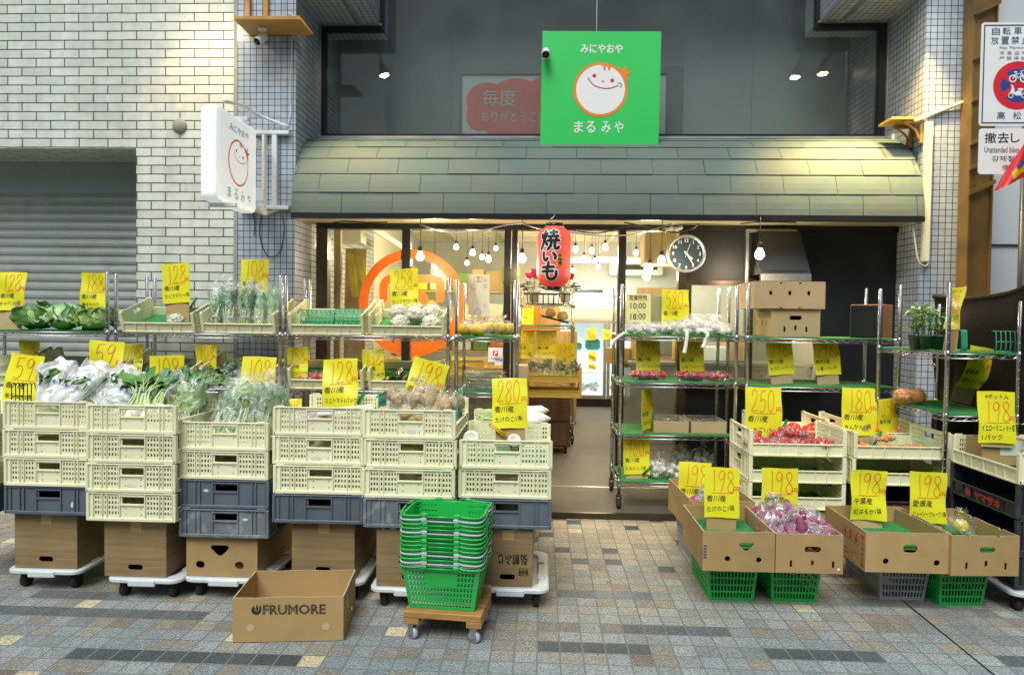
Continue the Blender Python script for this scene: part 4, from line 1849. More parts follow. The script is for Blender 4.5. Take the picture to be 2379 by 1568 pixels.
def turf_mb(x0, x1, y0, y1, z, seed=0, n=10):
    mb = MB()
    def f(a, b):
        x, y = x0+(x1-x0)*a, y0+(y1-y0)*b
        return (x, y, z+.006+.003*noise.noise(Vector((x*9+seed, y*9, 0))))
    mb.grid(f, n, 6)
    for (a0, b0, a1, b1) in ((0, 0, 1, 0), (1, 0, 1, 1), (1, 1, 0, 1), (0, 1, 0, 0)):
        k = 8
        vs = []
        for i in range(k+1):
            p = f(a0+(a1-a0)*i/k, b0+(b1-b0)*i/k)
            vs += [p, (p[0], p[1], z)]
        mb.add(vs, [(2*i, 2*i+1, 2*i+3, 2*i+2) for i in range(k)])
    return mb


def turf(x0, x1, y0, y1, z, label, parent=None):
    o = obj('turf_mat', turf_mb(x0, x1, y0, y1, z, x0), 'turf', parent)
    if not parent:
        tag(o, label, 'turf mat')
    return o


# ---- wire rack
def wire_rack(label, x0, x1, y0, y1, zt_, shelves, turfs=(), group='chrome wire shelving racks', casters=True, name='wire_rack', zt1=None, base=.0):
    t = thing(name, label, 'rack', (x0, y0, base), group=group)
    wx_, wy_ = x1-x0, y1-y0
    zb = .10 if casters else .01
    for i, (px, py) in enumerate(((0, 0), (wx_, 0), (wx_, wy_), (0, wy_))):
        mb = MB()
        top = (zt_ if px == 0 or zt1 is None else zt1)-base
        prof = [(.0125, zb), (.0125, top-.004), (.010, top), (0, top)]
        mb.lathe(prof, 12, M=Matrix.Translation((px, py, 0)))
        z = zb+.05
        while z < top-.03:
            mb.lathe([(.0128, z-.0012), (.0132, z), (.0128, z+.0012)], 12, M=Matrix.Translation((px, py, 0)))
            z += .05
        for sz in shelves:
            mb.lathe([(.0135, sz-base-.034), (.0165, sz-base-.030), (.0155, sz-base+.012), (.0135, sz-base+.014)], 12, M=Matrix.Translation((px, py, 0)))
        obj('post', mb, 'chrome', t)
        if casters:
            mb = MB()
            mb.tube([(px-.012, py+.008, .034), (px+.012, py+.008, .034)], .034, 14)
            mb.box(px-.018, px-.0125, py-.012, py+.02, .03, .085)
            mb.box(px+.0125, px+.018, py-.012, py+.02, .03, .085)
            mb.rbox(px-.018, px+.018, py-.018, py+.02, .0851, .10, .003)
            obj('caster', mb, 'rubber', t)
    for k, sz in enumerate(shelves):
        sz -= base
        mb = MB()
        for (a, b) in (((0, 0), (wx_, 0)), ((wx_, 0), (wx_, wy_)), ((wx_, wy_), (0, wy_)), ((0, wy_), (0, 0))):
            a_, b_ = Vector((*a, 0)), Vector((*b, 0))
            ln = (b_-a_).length
            for dz, r in ((-.004, .0038), (-.029, .0034)):
                mb.tube([a_+Vector((0, 0, sz+dz)), b_+Vector((0, 0, sz+dz))], r, 6)
            n = max(2, int(ln/.030))
            n -= n % 2
            mb.tube([a_.lerp(b_, (i+.0)/n)+Vector((0, 0, sz-(.006 if i % 2 == 0 else .027))) for i in range(n+1)], .0022, 4, sm=False)
        m = max(3, int(wx_/.05))
        for i in range(1, m):
            mb.tube([(wx_*i/m, 0, sz-.0025), (wx_*i/m, wy_, sz-.0025)], .0017, 4, caps=False)
        for i in range(1, 4):
            mb.tube([(0, wy_*i/4, sz-.007), (wx_, wy_*i/4, sz-.007)], .0025, 4, caps=False)
        so_ = obj('shelf', mb, 'chrome', t)
        if k in turfs:
            obj('turf_mat', turf_mb(.012, wx_-.012, -.004, wy_-.015, sz+.0005, k+x0, 14), 'turf', so_)
    return t


# ---- price cards
CARD_RND = random.Random(11)
CARDS = []


def price_card(u, v, wpx, Y, price, l1, l2, label, tilt=0.0, wreal=None, back=6.0, yaw=0.0, zb=None, ratio=1.42, clip=None, top=None, small=False, hpx=None, fold=0.0, mats='card', bc='cardboard_pale'):
    """u, v: top centre in photo pixels, Y: depth, wpx: width in photo pixels"""
    q = Y/F
    wd = wreal or wpx*q
    h = wd*ratio if hpx is None else hpx*q
    c = P(u, v, Y)
    rr = CARD_RND
    t = thing('price_card', label, 'price card', (c.x, c.y, c.z-h), (0, 0, 0), group='yellow handwritten price cards')
    M = Matrix.Translation(c) @ Matrix.Rotation(RAD(yaw), 4, 'Z') @ Matrix.Rotation(RAD(tilt), 4, 'Y') @ Matrix.Rotation(RAD(-back), 4, 'X') @ Matrix.Translation((0, 0, -h))
    t.matrix_world = M
    c1, c2, c3 = rr.uniform(-.015, .028), rr.uniform(-.02, .02), rr.uniform(-.009, .009)

    def warp(p):
        a, b = p.x/wd, p.z/h
        dy = c1*(b**2)+c2*(a*a)*2+c3*math.sin(b*7+a*3)
        dx = 0
        if fold:
            dx = fold*math.sin(b*PI*1.0)
            dy += abs(fold)*.3*math.sin(b*4)
        return Vector((p.x+dx, p.y+dy, p.z))
    mb = MB()
    def f(y_):
        return lambda a, b: ((a-.5)*wd+.0015*math.sin(b*9+u), y_, b*h+.0015*math.sin(a*7+v))
    mb.grid(f(0), 8, 10, sm=True)
    mb.grid(f(.0022), 8, 10, sm=True)
    for (e0, e1) in (((0, 0), (1, 0)), ((1, 0), (1, 1)), ((1, 1), (0, 1)), ((0, 1), (0, 0))):
        vs = []
        for i in range(11):
            a, b = e0[0]+(e1[0]-e0[0])*i/10, e0[1]+(e1[1]-e0[1])*i/10
            vs += [f(0)(a, b), f(.0022)(a, b)]
        mb.add(vs, [(2*i, 2*i+1, 2*i+3, 2*i+2) for i in range(10)])
    mb.xf(warp)
    obj('sheet', mb, mats, t)
    y0 = -.0022
    mb = MB()
    dz = 0
    if top:
        dz = .10
    if price:
        nd = len(price)
        pw_ = wd*(.63 if nd == 3 else .56)
        x0 = -wd*.34 if nd == 3 else -wd*.30
        if price[0] == '1':
            x0 += wd*.06
        digits(mb, price, x0, h*(.525-dz), h*(.42 if not top else .38), pw_, y0, 0, lw=wd*.0175, rr=rr)
        digits(mb, '円', wd*.33, h*(.52-dz), h*.11, wd*.155, y0, 0, lw=wd*.018, gap=0)
        mb.ribbon([(-wd*.30, h*(.495-dz)), (0, h*(.488-dz)), (wd*.33, h*(.50-dz))], wd*.014, y0, 0)
        mb.xf(warp)
        obj('price_lettering', mb, 'ink_red', t)
    mb = MB()
    bold = .0
    if top:
        text(mb, top, 0, h*.90, h*.085, y0, 0, w=wd*.62, bold=bold, jit=.03)
    if l1:
        text(mb, l1, -wd*.43, h*(.385-dz*.9), h*.125, y0, 0, 'l', shear=.14, bold=bold, jit=.055, w=wd*min(.9, .175*len(l1)+.02))
    if l2:
        wl = min(.90, .125*len(l2)+.02)
        text(mb, l2, -wd*.42, h*(.17-dz*.6), h*.105, y0, 0, 'l', w=wd*wl, shear=.13, bold=bold, jit=.055, rot=RAD(rr.uniform(-1, 4)))
    if mb.v:
        mb.xf(warp)
        obj('lettering', mb, 'ink_black', t)
    if zb is not None:
        # stiff cardboard behind the sheet, down to what it stands on
        drop = max(.02, (c.z-h)-zb)
        mb = MB()
        mb.box(-wd*.42, wd*.42, .006, .010, -drop/math.cos(RAD(back)), h*(.32 if not fold else .1))
        mb.xf(lambda p: Vector((p.x, p.y+max(0, warp(Vector((p.x, 0, max(0, p.z)))).y), p.z)))
        obj('cardboard_back', mb, bc, t)
    if clip:
        col, cxp, czp, ang = clip
        mb = MB()
        A = RAD(ang)
        L_ = .092
        a = Vector((cxp*wd, -.008, czp*h))
        d_ = Vector((math.cos(A), 0, math.sin(A)))*L_/2
        pn = Vector((-math.sin(A), 0, math.cos(A)))
        for s in (-1, 1):
            mb.tube([a-d_+pn*.004*s, a+d_+pn*.005*s], .0052, 6)
        mb.tube([a-d_+pn*.0, a-d_*1.04], .008, 8)
        obj('clip', mb, 'clip_'+col, t)
    return t


# ---- leaves and produce
def leaf(mb, base, d, up, L_, W_, curl=.6, cup=.3, ruff=.2, seed=0, mi=0, nu=7, nv=4, narrow=.0):
    d = Vector(d).normalized()
    up = Vector(up)
    up = (up-d*up.dot(d))
    if up.length < 1e-4:
        up = Vector((0, 1, 0))-d*d.y
    up.normalize()
    sd = d.cross(up)
    rows = []
    p = Vector(base)
    ax_ = d.copy()
    n_ = up.copy()
    for i in range(nu+1):
        t = i/nu
        wd_ = W_*(math.sin(PI*min(1, (t*.93+.07)**(.75+narrow)))**.75)
        row = []
        for j in range(nv+1):
            s = (j/nv-.5)*2
            r = ruff*W_*abs(s)*math.sin(t*15+seed*2.3+(3 if s > 0 else 0))
            row.append(p+sd*s*wd_*.5*(1-.15*cup*abs(s))+n_*(cup*W_*.5*s*s+r))
        rows.append(row)
        st = L_/nu
        p = p+ax_*st
        rot = Matrix.Rotation(-curl/nu, 3, sd)
        ax_ = rot @ ax_
        n_ = rot @ n_
    vs = [q for r in rows for q in r]
    fs = []
    for i in range(nu):
        for j in range(nv):
            a = i*(nv+1)+j
            fs.append((a, a+1, a+nv+2, a+nv+1))
    mb.add(vs, fs, mi, True)


def bag_mb(rx, ry, rz, seed=0, neck=True, mi=0, tuft=.5, ax=(0, 0, 1), nz=.16):
    """crumpled bag, base at z=0"""
    mb = MB()
    seg, rings = 18, 12
    prof = []
    for i in range(rings+1):
        t = i/rings
        prof.append((math.sin(PI*t*.94+.04)**.6, (1-math.cos(PI*t*.94))/2))
    if neck:
        prof[-1] = (.22, 1.0)
        prof[-2] = (.45, .93)
        prof += [(.10, 1.09), (.16, 1.20), (.30, 1.34), (.42, 1.42)] if tuft else []
    vs = []
    for i, (r, z) in enumerate(prof):
        for k in range(seg):
            a = 2*PI*k/seg
            n = 1+nz*noise.noise(Vector((math.cos(a)*1.8+seed*2.1, math.sin(a)*1.8, z*3)))+nz*.5*noise.noise(Vector((math.cos(a)*5+seed*1.3, math.sin(a)*5, z*8)))
            zz = z*rz*2
            if z > 1:
                zz = 2*rz*(1+(z-1)*tuft)+.012*math.sin(k*2.7+seed)
                n = 1+.25*math.sin(k*2.2+seed)
            vs.append((r*rx*n*math.cos(a), r*ry*n*math.sin(a), zz))
    m = len(prof)
    fs = []
    for i in range(m-1):
        for k in range(seg):
            k2 = (k+1) % seg
            fs.append((i*seg+k, i*seg+k2, (i+1)*seg+k2, (i+1)*seg+k))
    fs.append(tuple(range(seg))[::-1])
    mb.add(vs, fs, mi, True)
    return mb


def produce_bag(name, label, cat, item, item_name, rx, ry, rz, n, r, film, seed, mats, group=None, neck=True, nz=.16, tie=None):
    """a film bag with single pieces of produce as parts"""
    rr = random.Random(seed)
    t = thing(name, label, cat, group=group)
    spots = []
    tries = 0
    while len(spots) < n and tries < 4000:
        tries += 1
        x, y, z = rr.uniform(-1, 1), rr.uniform(-1, 1), rr.uniform(0, 1)
        px, py = x*(rx-r*.8), y*(ry-r*.8)
        pz = r*.9+z*max(0, 2*rz-2*r)*(1-.5*(x*x+y*y)/2)
        if all((Vector((px, py, pz))-q).length > r*1.42 for q in spots):
            spots.append(Vector((px, py, pz)))
    first = None
    for k, q in enumerate(spots):
        if first is None:
            first = item()
            me = mesh_of(item_name, first, mats)
            first = me
        o = obj(item_name, first, None, t, q, (rr.uniform(0, 6), rr.uniform(0, 6), rr.uniform(0, 6)))
        o.scale = (rr.uniform(.88, 1.12),)*3
    obj('film', bag_mb(rx*1.06, ry*1.06, rz*1.04, seed, neck, nz=nz), film, t)
    if tie:
        mb = MB()
        mb.lathe([(rx*.16, 2*rz*1.04*1.06), (rx*.22, 2*rz*1.04*1.09), (rx*.16, 2*rz*1.04*1.12)], 10)
        obj('tie', mb, tie, t)
    return t


def garlic_mb(r=.024):
    mb = MB()
    prof = [(0, -r*.75), (r*.5, -r*.78), (r*.95, -r*.35), (r, 0), (r*.8, r*.45), (r*.4, r*.85), (r*.2, r*1.2), (r*.14, r*1.6), (0, r*1.65)]
    mb.lathe(prof, 20, wob=lambda a, z: 1+.10*abs(math.cos(a*3.5))*(1 if z < r*.6 else .2)-.05)
    return mb


def potato_mb(r=.032):
    mb = MB()
    mb.sphere((0, 0, 0), r, 14, 9, sc=(1.25, 1, .92), nz=.22, ns=7, seed=3)
    return mb


def sweet_mb(r=.03):
    mb = MB()
    pts = cat_rom([(-r*2.4, 0, 0), (-r*1.2, r*.2, .1*r), (0, r*.3, 0), (r*1.2, 0, .15*r), (r*2.3, -r*.3, 0)], 3)
    n = len(pts)
    mb.tube(pts, [max(.12, math.sin(PI*(i+.35)/(n-.3))**.7)*r*(1+.12*math.sin(i*2.1)) for i in range(n)], 10)
    return mb


def citrus_mb(r=.04):
    mb = MB()
    mb.sphere((0, 0, 0), r, 16, 11, sc=(1, 1, .93), nz=.04, seed=2)
    return mb


def strawberry_mb(r=.016):
    mb = MB()
    mb.lathe([(0, -r*1.3), (r*.5, -r*1.0), (r*.95, -.0), (r, r*.4), (r*.6, r*.8), (0, r*.85)], 10)
    return mb


def cauli_mb(r=.07, seed=1):
    mb = MB()
    rr = random.Random(seed)
    mb.sphere((0, 0, r*.7), r*.9, 14, 9, sc=(1, 1, .78))
    for k in range(70):
        th = math.acos(rr.uniform(-.1, 1))
        a = rr.uniform(0, 2*PI)
        d = Vector((math.sin(th)*math.cos(a), math.sin(th)*math.sin(a), math.cos(th)*.8))
        mb.sphere(d*r*.9+Vector((0, 0, r*.7)), r*rr.uniform(.15, .24), 7, 5, nz=.2, seed=k)
    return mb


def cauliflower(label, loc, seed, s=1.0, group='wrapped cauliflowers'):
    t = thing('cauliflower', label, 'cauliflower', loc, (0, 0, seed*1.3), group=group)
    obj('head', cauli_mb(.074*s, seed), 'cauli', t)
    mb = MB()
    for k in range(6):
        a = k*PI/3+seed
        leaf(mb, (math.cos(a)*.05*s, math.sin(a)*.05*s, .005), (math.cos(a)*.5, math.sin(a)*.5, .8), (-math.cos(a), -math.sin(a), .3), .07*s, .05*s, .5, .4, .08, k, nu=4, nv=4)
    obj('leaves', mb, 'leaf_pale', t)
    obj('film', bag_mb(.086*s, .086*s, .066*s, seed, False, nz=.10), 'film_thin', t)
    return t


def cabbage(label, loc, r, seed, mats, rot=(0, 0, 0)):
    """leafy head: big ruffled leaves wrapped round a ball"""
    rr = random.Random(seed)
    t = thing('cabbage', label, 'cabbage', loc, rot, group='big leafy cabbages on the top shelf')
    mb = MB()
    mb.sphere((0, 0, r*.78), r*.74, 14, 9, nz=.2, seed=seed)
    obj('heart', mb, mats[1], t)
    mb = MB()
    for k in range(15):
        a0 = k*2.39+seed
        el0 = RAD(rr.uniform(-25, 5) if k < 9 else rr.uniform(10, 45))
        half = RAD(rr.uniform(38, 58))
        ln = RAD(rr.uniform(65, 95))
        base = .80+.03*(k % 4)
        fl_ = rr.uniform(.2, .65) if k < 9 else rr.uniform(.0, .14)
        tw = rr.uniform(-.3, .3)
        nu, nv = 12, 12
        vs = []
        for i in range(nu+1):
            tt = i/nu
            wdt = math.sin(PI*min(1, .12+.80*tt))**.6
            for j in range(nv+1):
                s_ = (j/nv-.5)*2
                az = a0+half*s_*wdt+tw*tt
                el = el0+ln*(tt-.18*s_*s_)
                edge = max(abs(s_), tt)
                rad_ = r*(base+fl_*tt**3+.10*abs(s_)**3)+r*.075*edge**2*math.sin(tt*17+s_*9+k*2)+r*.03*math.sin(s_*14+k)*(1-abs(s_))
                rad_ += r*.05*max(0, 1-abs(s_)*7)
                vs.append((rad_*math.cos(el)*math.cos(az), rad_*math.cos(el)*math.sin(az), r*.80+rad_*math.sin(el)*.88))
        fs = [(i*(nv+1)+j, i*(nv+1)+j+1, (i+1)*(nv+1)+j+1, (i+1)*(nv+1)+j) for i in range(nu) for j in range(nv)]
        mb.add(vs, fs, 0, True)
        for q in range(nu*nv):
            if abs(q % nv-nv/2+.5) < 1 and q//nv < nu*.7:
                mb.m[-nu*nv+q] = 1
        if k % 3 == 2:
            for q in range(nu*nv):
                if mb.m[-nu*nv+q] == 0:
                    mb.m[-nu*nv+q] = 2
    mb.v = [(p[0], p[1], max(.002, p[2])) for p in mb.v]
    obj('leaves', mb, [mats[0], 'leaf_pale', mats[2]], t)
    t.scale = (1.22, 1.1, .74)
    return t


def leafy_bag(name, label, cat, loc, rot, L_, rx, ry, seed, top='leaf_fresh', stem='stem_pale', film='film', n=26, group=None, lying=0.0, writing=None, band=None):
    """bunch of leaves in a clear sleeve; stems at z=0, leaves up"""
    rr = random.Random(seed)
    t = thing(name, label, cat, loc, rot, group=group)
    mb = MB()
    for k in range(n):
        a = rr.uniform(0, 2*PI)
        q = rr.uniform(0, 1)**.6
        b = Vector((math.cos(a)*rx*.45*q, math.sin(a)*ry*.45*q, L_*.04))
        m_ = Vector((math.cos(a)*rx*.7*q, math.sin(a)*ry*.7*q, L_*rr.uniform(.4, .6)))
        mb.tube([b, (b+m_)/2+Vector((0, 0, .004)), m_], [.006, .005, .003], 5, 0)
        leaf(mb, m_, (m_-b)+Vector((0, 0, .03)), (-math.cos(a), -math.sin(a), .2), L_*rr.uniform(.30, .46), rx*rr.uniform(.8, 1.5), rr.uniform(.0, .7), rr.uniform(0, .5), .10, seed+k, 1, nu=6, nv=4)
    obj('greens', mb, [stem, top], t)
    if band:
        mb = MB()
        mb.lathe([(rx*.62, L_*.22), (rx*.66, L_*.23), (rx*.66, L_*.25), (rx*.62, L_*.26)], 16)
        mb.xf(lambda p: Vector((p.x, p.y*ry/rx, p.z)))
        obj('band', mb, band, t)
    if film:
        mb = MB()
        seg, rg = 16, 10
        vs = []
        for i in range(rg+1):
            tt = i/rg
            for k in range(seg):
                a = 2*PI*k/seg
                w_ = .74+.52*tt
                n_ = 1+.20*noise.noise(Vector((math.cos(a)*2+seed, math.sin(a)*2, tt*4)))+.08*math.sin(a*7+tt*9+seed)
                vs.append((rx*w_*n_*math.cos(a), ry*w_*n_*math.sin(a), L_*tt*1.12+(.02*math.sin(k*2.1+seed) if i == rg else 0)))
        fs = [(i*seg+k, i*seg+(k+1) % seg, (i+1)*seg+(k+1) % seg, (i+1)*seg+k) for i in range(rg) for k in range(seg)]
        mb.add(vs, fs, 0, True)
        obj('film', mb, film, t)
    if writing:
        mb = MB()
        text(mb, writing, 0, 0, .022, 0, 0, w=.09, shear=.2, bold=.012)
        o = obj('writing', mb, 'ink_blue', t, (0, -ry*1.22, L_*.5), (0, 0, 0))
    return t


# ---- cardboard boxes
def slot(cx_, cz_, w_, h_, n=5):
    r = min(w_, h_)/2
    return rrect(cx_-w_/2, cx_+w_/2, cz_-h_/2, cz_+h_/2, r*.98, n)


def circ(cx_, cz_, r, n=18):
    return [(cx_+r*math.cos(2*PI*k/n), cz_+r*math.sin(2*PI*k/n)) for k in range(n)]


def tri_slot(cx_, cz_, s):
    return [(cx_-s, cz_+s*.30), (cx_-s*.8, cz_+s*.5), (cx_+s*.8, cz_+s*.5), (cx_+s, cz_+s*.30), (cx_+s*.9, cz_+s*.05), (cx_+s*.18, cz_-s*.62), (cx_-s*.18, cz_-s*.62), (cx_-s*.9, cz_+s*.05)]


def carton(name, label, w_, d_, h_, loc, rz=0.0, front=(), left=(), right=(), back=(), m='cardboard', top=False, bottom=True, group=None, notch=(), cat='box'):
    """cardboard box with real cut-outs; local origin at the centre of its base; walls are one folded sheet"""
    t = thing(name, label, cat, loc, (0, 0, rz), group)
    th = .005
    mb = MB()
    rj = random.Random(len(label)*7+int(w_*1e4))

    def edge(L_, z):
        n_ = 9
        if top:
            return [(-L_/2, z), (L_/2, z)]
        jj = [0]+[rj.uniform(-.0025, .0012) for _ in range(n_-1)]+[0]
        e = [(-L_/2+L_*i/n_, z+jj[i]) for i in range(n_+1)]
        for (nx, nw, nd) in notch:
            x = nx*L_
            e = [p for p in e if abs(p[0]-x) > nw]+[(x-nw/2, z), (x-nw*.35, z-nd), (x+nw*.35, z-nd), (x+nw/2, z)]
            e.sort()
        return e
    ew, es_ = edge(w_, h_), edge(d_-2*th, h_-.0005)
    pl = [(w_/2, .002), (-w_/2, .002)]+ew
    ps = [(d_/2-th, .002), (-d_/2+th, .002)]+es_
    mb.plate(pl, front, th, 0, Matrix.Translation((0, -d_/2, 0)))
    mb.plate(pl, back, th, 0, Matrix.Translation((0, d_/2-th, 0)))
    ml = Matrix.Translation((-w_/2, 0, 0)) @ Matrix.Rotation(RAD(-90), 4, 'Z')
    mr = Matrix.Translation((w_/2, 0, 0)) @ Matrix.Rotation(RAD(90), 4, 'Z')
    mb.plate(ps, left, th, 0, ml)
    mb.plate(ps, right, th, 0, mr)
    if bottom:
        mb.box(-w_/2+th, w_/2-th, -d_/2+th, d_/2-th, .001, th)
    obj('walls', mb, m, t)
    if top:
        mb = MB()
        mb.box(-w_/2+.001, -.0008, -d_/2+.001, d_/2-.001, h_+.0005, h_+.0045)
        mb.box(.0008, w_/2-.001, -d_/2+.001, d_/2-.001, h_+.0005, h_+.0045)
        obj('lid_flaps', mb, m, t)
    else:
        # pale corrugated cut edge
        mb = MB()
        for e, f in ((ew, lambda p, q: (p[0], -d_/2+q, p[1]+.0008)), (ew, lambda p, q: (p[0], d_/2-th+q, p[1]+.0008)), (es_, lambda p, q: (-w_/2+q, p[0], p[1]+.0008)), (es_, lambda p, q: (w_/2-th+q, p[0], p[1]+.0008))):
            vs = [f(p, q) for p in e for q in (-.0004, th+.0004)]
            mb.add(vs, [(2*i, 2*i+1, 2*i+3, 2*i+2) for i in range(len(e)-1)])
        obj('cut_edge', mb, 'cardboard_edge', t)
    return t


# ---- platform dolly
def dolly(label, loc, w_=.44, d_=.60, rz=0.0):
    t = thing('platform_dolly', label, 'dolly', loc, (0, 0, rz), group='white platform dollies')
    z0, z1 = .078, .104
    mb = MB()
    pts = rrect(-w_/2, w_/2, -d_/2, d_/2, .05, 6)
    n = len(pts)
    def ring(ins, z):
        return [(p[0]*(1-2*ins/w_), p[1]*(1-2*ins/d_), z) for p in pts]
    rings = [ring(.012, z0), ring(0, z0+.008), ring(0, z1-.006), ring(.006, z1), ring(.05, z1), ring(.055, z1-.016)]
    vs = [p for r_ in rings for p in r_]
    fs = [(i*n+k, i*n+(k+1) % n, (i+1)*n+(k+1) % n, (i+1)*n+k) for i in range(5) for k in range(n)]
    fs += [tuple(range(n))[::-1], tuple(5*n+k for k in range(n))]
    mb.add(vs, fs)
    for s in (-1, 1):
        mb.rbox(-w_*.18, w_*.18, s*d_/2-.008, s*d_/2+.008, z0-.008, z1-.004, .004)
        mb.rbox(-w_/2+.02, -w_/2+.055, s*d_*.2-.03, s*d_*.2+.03, z1-.001, z1+.006, .002)
        mb.rbox(w_/2-.055, w_/2-.02, s*d_*.2-.03, s*d_*.2+.03, z1-.001, z1+.006, .002)
    obj('deck', mb, 'white_plastic', t)
    for sx in (-1, 1):
        for sy in (-1, 1):
            x, y = sx*(w_/2-.06), sy*(d_/2-.07)
            mb = MB()
            mb.tube([(x-.013, y, .033), (x+.013, y, .033)], .033, 16)
            mb.box(x-.02, x-.0145, y-.014, y+.014, .03, .0685)
            mb.box(x+.0145, x+.02, y-.014, y+.014, .03, .0685)
            obj('caster', mb, 'rubber', t)
    return t


# ---- shopping basket (tapered, perforated)
def basket_body(W0, D0, W1, D1, Hh, nx, ny, nz, hole, mi=0, t=.0025, solid=None):
    """open basket from base W0 x D0 to top W1 x D1"""
    mb = MB()
    def sidegrid(n, L_frac):
        xs = [0]
        pad = .05
        st = (1-2*pad)/n
        for i in range(n):
            a = pad+st*i
            xs += [a+st*.18, a+st*.82]
        xs.append(1)
        return xs
    def zgrid(n):
        z = [0]
        pad = .06
        st = (1-2*pad)/n
        for i in range(n):
            a = pad+st*i
            z += [a+st*.14, a+st*.86]
        z.append(1)
        return z
    zs_ = zgrid(nz)
    for (ax_, n, s) in ((0, nx, -1), (0, nx, 1), (1, ny, -1), (1, ny, 1)):
        xs = sidegrid(n, 1)
        def hl(x, z, xs=xs):
            i = max(k for k in range(len(xs)) if xs[k] <= x)
            j = max(k for k in range(len(zs_)) if zs_[k] <= z)
            if i % 2 == 1 and j % 2 == 1 and i < len(xs)-2 and j < len(zs_)-2 or (i % 2 == 1 and j % 2 == 1):
                return not (solid and solid(x, z))
            return False
        def fn(x, y, z, ax_=ax_, s=s):
            W_ = W0+(W1-W0)*z
            D_ = D0+(D1-D0)*z
            if ax_ == 0:
                return ((x-.5)*(W_-2*t*0), s*(D_/2-y), z*Hh)
            return (s*(W_/2-y), (x-.5)*(D_-2*t), z*Hh)
        mb.perf(xs, zs_, hl, t, mi, fn)
    mb.box(-W0/2+t, W0/2-t, -D0/2+t, D0/2-t, .0, .003, mi)
    return mb


BW0, BD0, BW1, BD1, BHh = .278, .188, .334, .236, .182
_bb = basket_body(BW0, BD0, BW1, BD1, BHh, 19, 12, 7, None, solid=lambda x, z: .27 < x < .73 and z > .62)


def rim_ring(mb, W_, D_, z0, z1, out, r=.035, mi=0):
    p0 = rrect(-W_/2, W_/2, -D_/2, D_/2, r, 5)
    p1 = rrect(-W_/2-out, W_/2+out, -D_/2-out, D_/2+out, r+out, 5)
    n = len(p0)
    vs = [(p[0], p[1], z1) for p in p0]+[(p[0], p[1], z1) for p in p1]+[(p[0], p[1], z0) for p in p1]+[(p[0], p[1], z0) for p in p0]
    fs = [(i*n+k, i*n+(k+1) % n, ((i+1) % 4)*n+(k+1) % n, ((i+1) % 4)*n+k) for i in range(4) for k in range(n)]
    mb.add(vs, fs, mi)


rim_ring(_bb, BW1-.004, BD1-.004, BHh-.010, BHh, .011)
ME_BASKET = mesh_of('body', _bb, ['green_plastic'])
ME_BASKET_G = mesh_of('body', _bb, ['handle_grey'])


def handle_mb(s):
    """folded-down wire handle on the rim, s=-1 front, 1 back"""
    mb = MB()
    W_, D_ = BW1/2+.008, BD1/2+.008
    z = BHh+.004
    y = s*(D_+.004)
    pts = [(-.062, y, z+.006), (-.075, y, z+.007), (-.09, y, z), (-W_+.03, y, z-.002), (-W_+.004, y-s*.012, z), (-W_-.004, y-s*.06, z+.003), (-W_-.003, s*.015, z+.008)]
    mb.tube(cat_rom(pts, 3), .0042, 6)
    mb.tube(cat_rom([(-p[0], p[1], p[2]) for p in pts], 3), .0042, 6)
    mb.tube([(-.062, y, z-.004), (.062, y, z-.004)], .0036, 6)
    for x in (-.068, .068):
        mb.rbox(x-.012, x+.012, y-.007, y+.007, z-.006, z+.011, .003)
    return mb


ME_HG = {s: mesh_of('handle', handle_mb(s), ['green_plastic']) for s in (-1, 1)}
ME_HW = {s: mesh_of('handle', handle_mb(s), ['handle_grey']) for s in (-1, 1)}


def shop_basket(loc, rz, grey, label, gb=False):
    t = thing('shopping_basket', label, 'basket', loc, (0, 0, rz), group='green shopping baskets in the nested stack')
    obj('body', ME_BASKET_G if gb else ME_BASKET, None, t)
    for s in (-1, 1):
        obj('handle', (ME_HW if grey else ME_HG)[s], None, t)
    return t


def stand_basket(m, label, x, y, rz, w1=.245, d1=.42, h_=.198):
    mb = basket_body(w1*.86, d1*.88, w1, d1, h_, 13, 22, 5, None, t=.003)
    rim_ring(mb, w1-.004, d1-.004, h_-.012, h_, .008, r=.01)
    return tag(obj('plastic_basket', mb, m, None, (x, y, 0), (0, 0, rz)), label, 'basket', 'upturned plastic baskets carrying the cartons')


# ---- light bulb on a cord
BULBS = []


def bulb(u, v, Y, ztop_, label, e=0.0, s=1.0, group='bare light bulbs', col=(1, .80, .52), glass_cord='bronze_metal'):
    c = P(u, v, Y)
    t = thing('light_bulb', label, 'bulb', c, group=group)
    r = .030*s
    mb = MB()
    mb.lathe([(0, -r), (r*.55, -r*.84), (r*.92, -r*.4), (r, 0), (r*.9, r*.45), (r*.6, r*1.0), (r*.45, r*1.35), (0, r*1.36)], 14)
    obj('globe', mb, 'bulb', t)
    mb = MB()
    mb.lathe([(r*.5, r*1.37), (r*.56, r*1.4), (r*.56, r*2.5), (r*.3, r*2.8), (0, r*2.81)], 12)
    obj('socket', mb, 'black', t)
    mb = MB()
    mb.tube([(0, 0, r*2.8), (.002, 0, (ztop_-c.z)*.5), (0, 0, max(r*3, ztop_-c.z))], .003, 5)
    obj('cord', mb, glass_cord, t)
    if e:
        ld = bpy.data.lights.new('bulb', 'POINT')
        ld.energy = e
        ld.color = col
        ld.shadow_soft_size = .035
        lo = bpy.data.objects.new('bulb_light', ld)
        COL.objects.link(lo)
        lo.parent = t
        lo.location = (0, 0, -r-.045)
    return t

# ================================================================ PLACEMENT
FLZ = .035
YF_, YBK = 4.84, 5.34
def XR_(u, v=800, Y=YF_):
    return P(u, v, Y).x


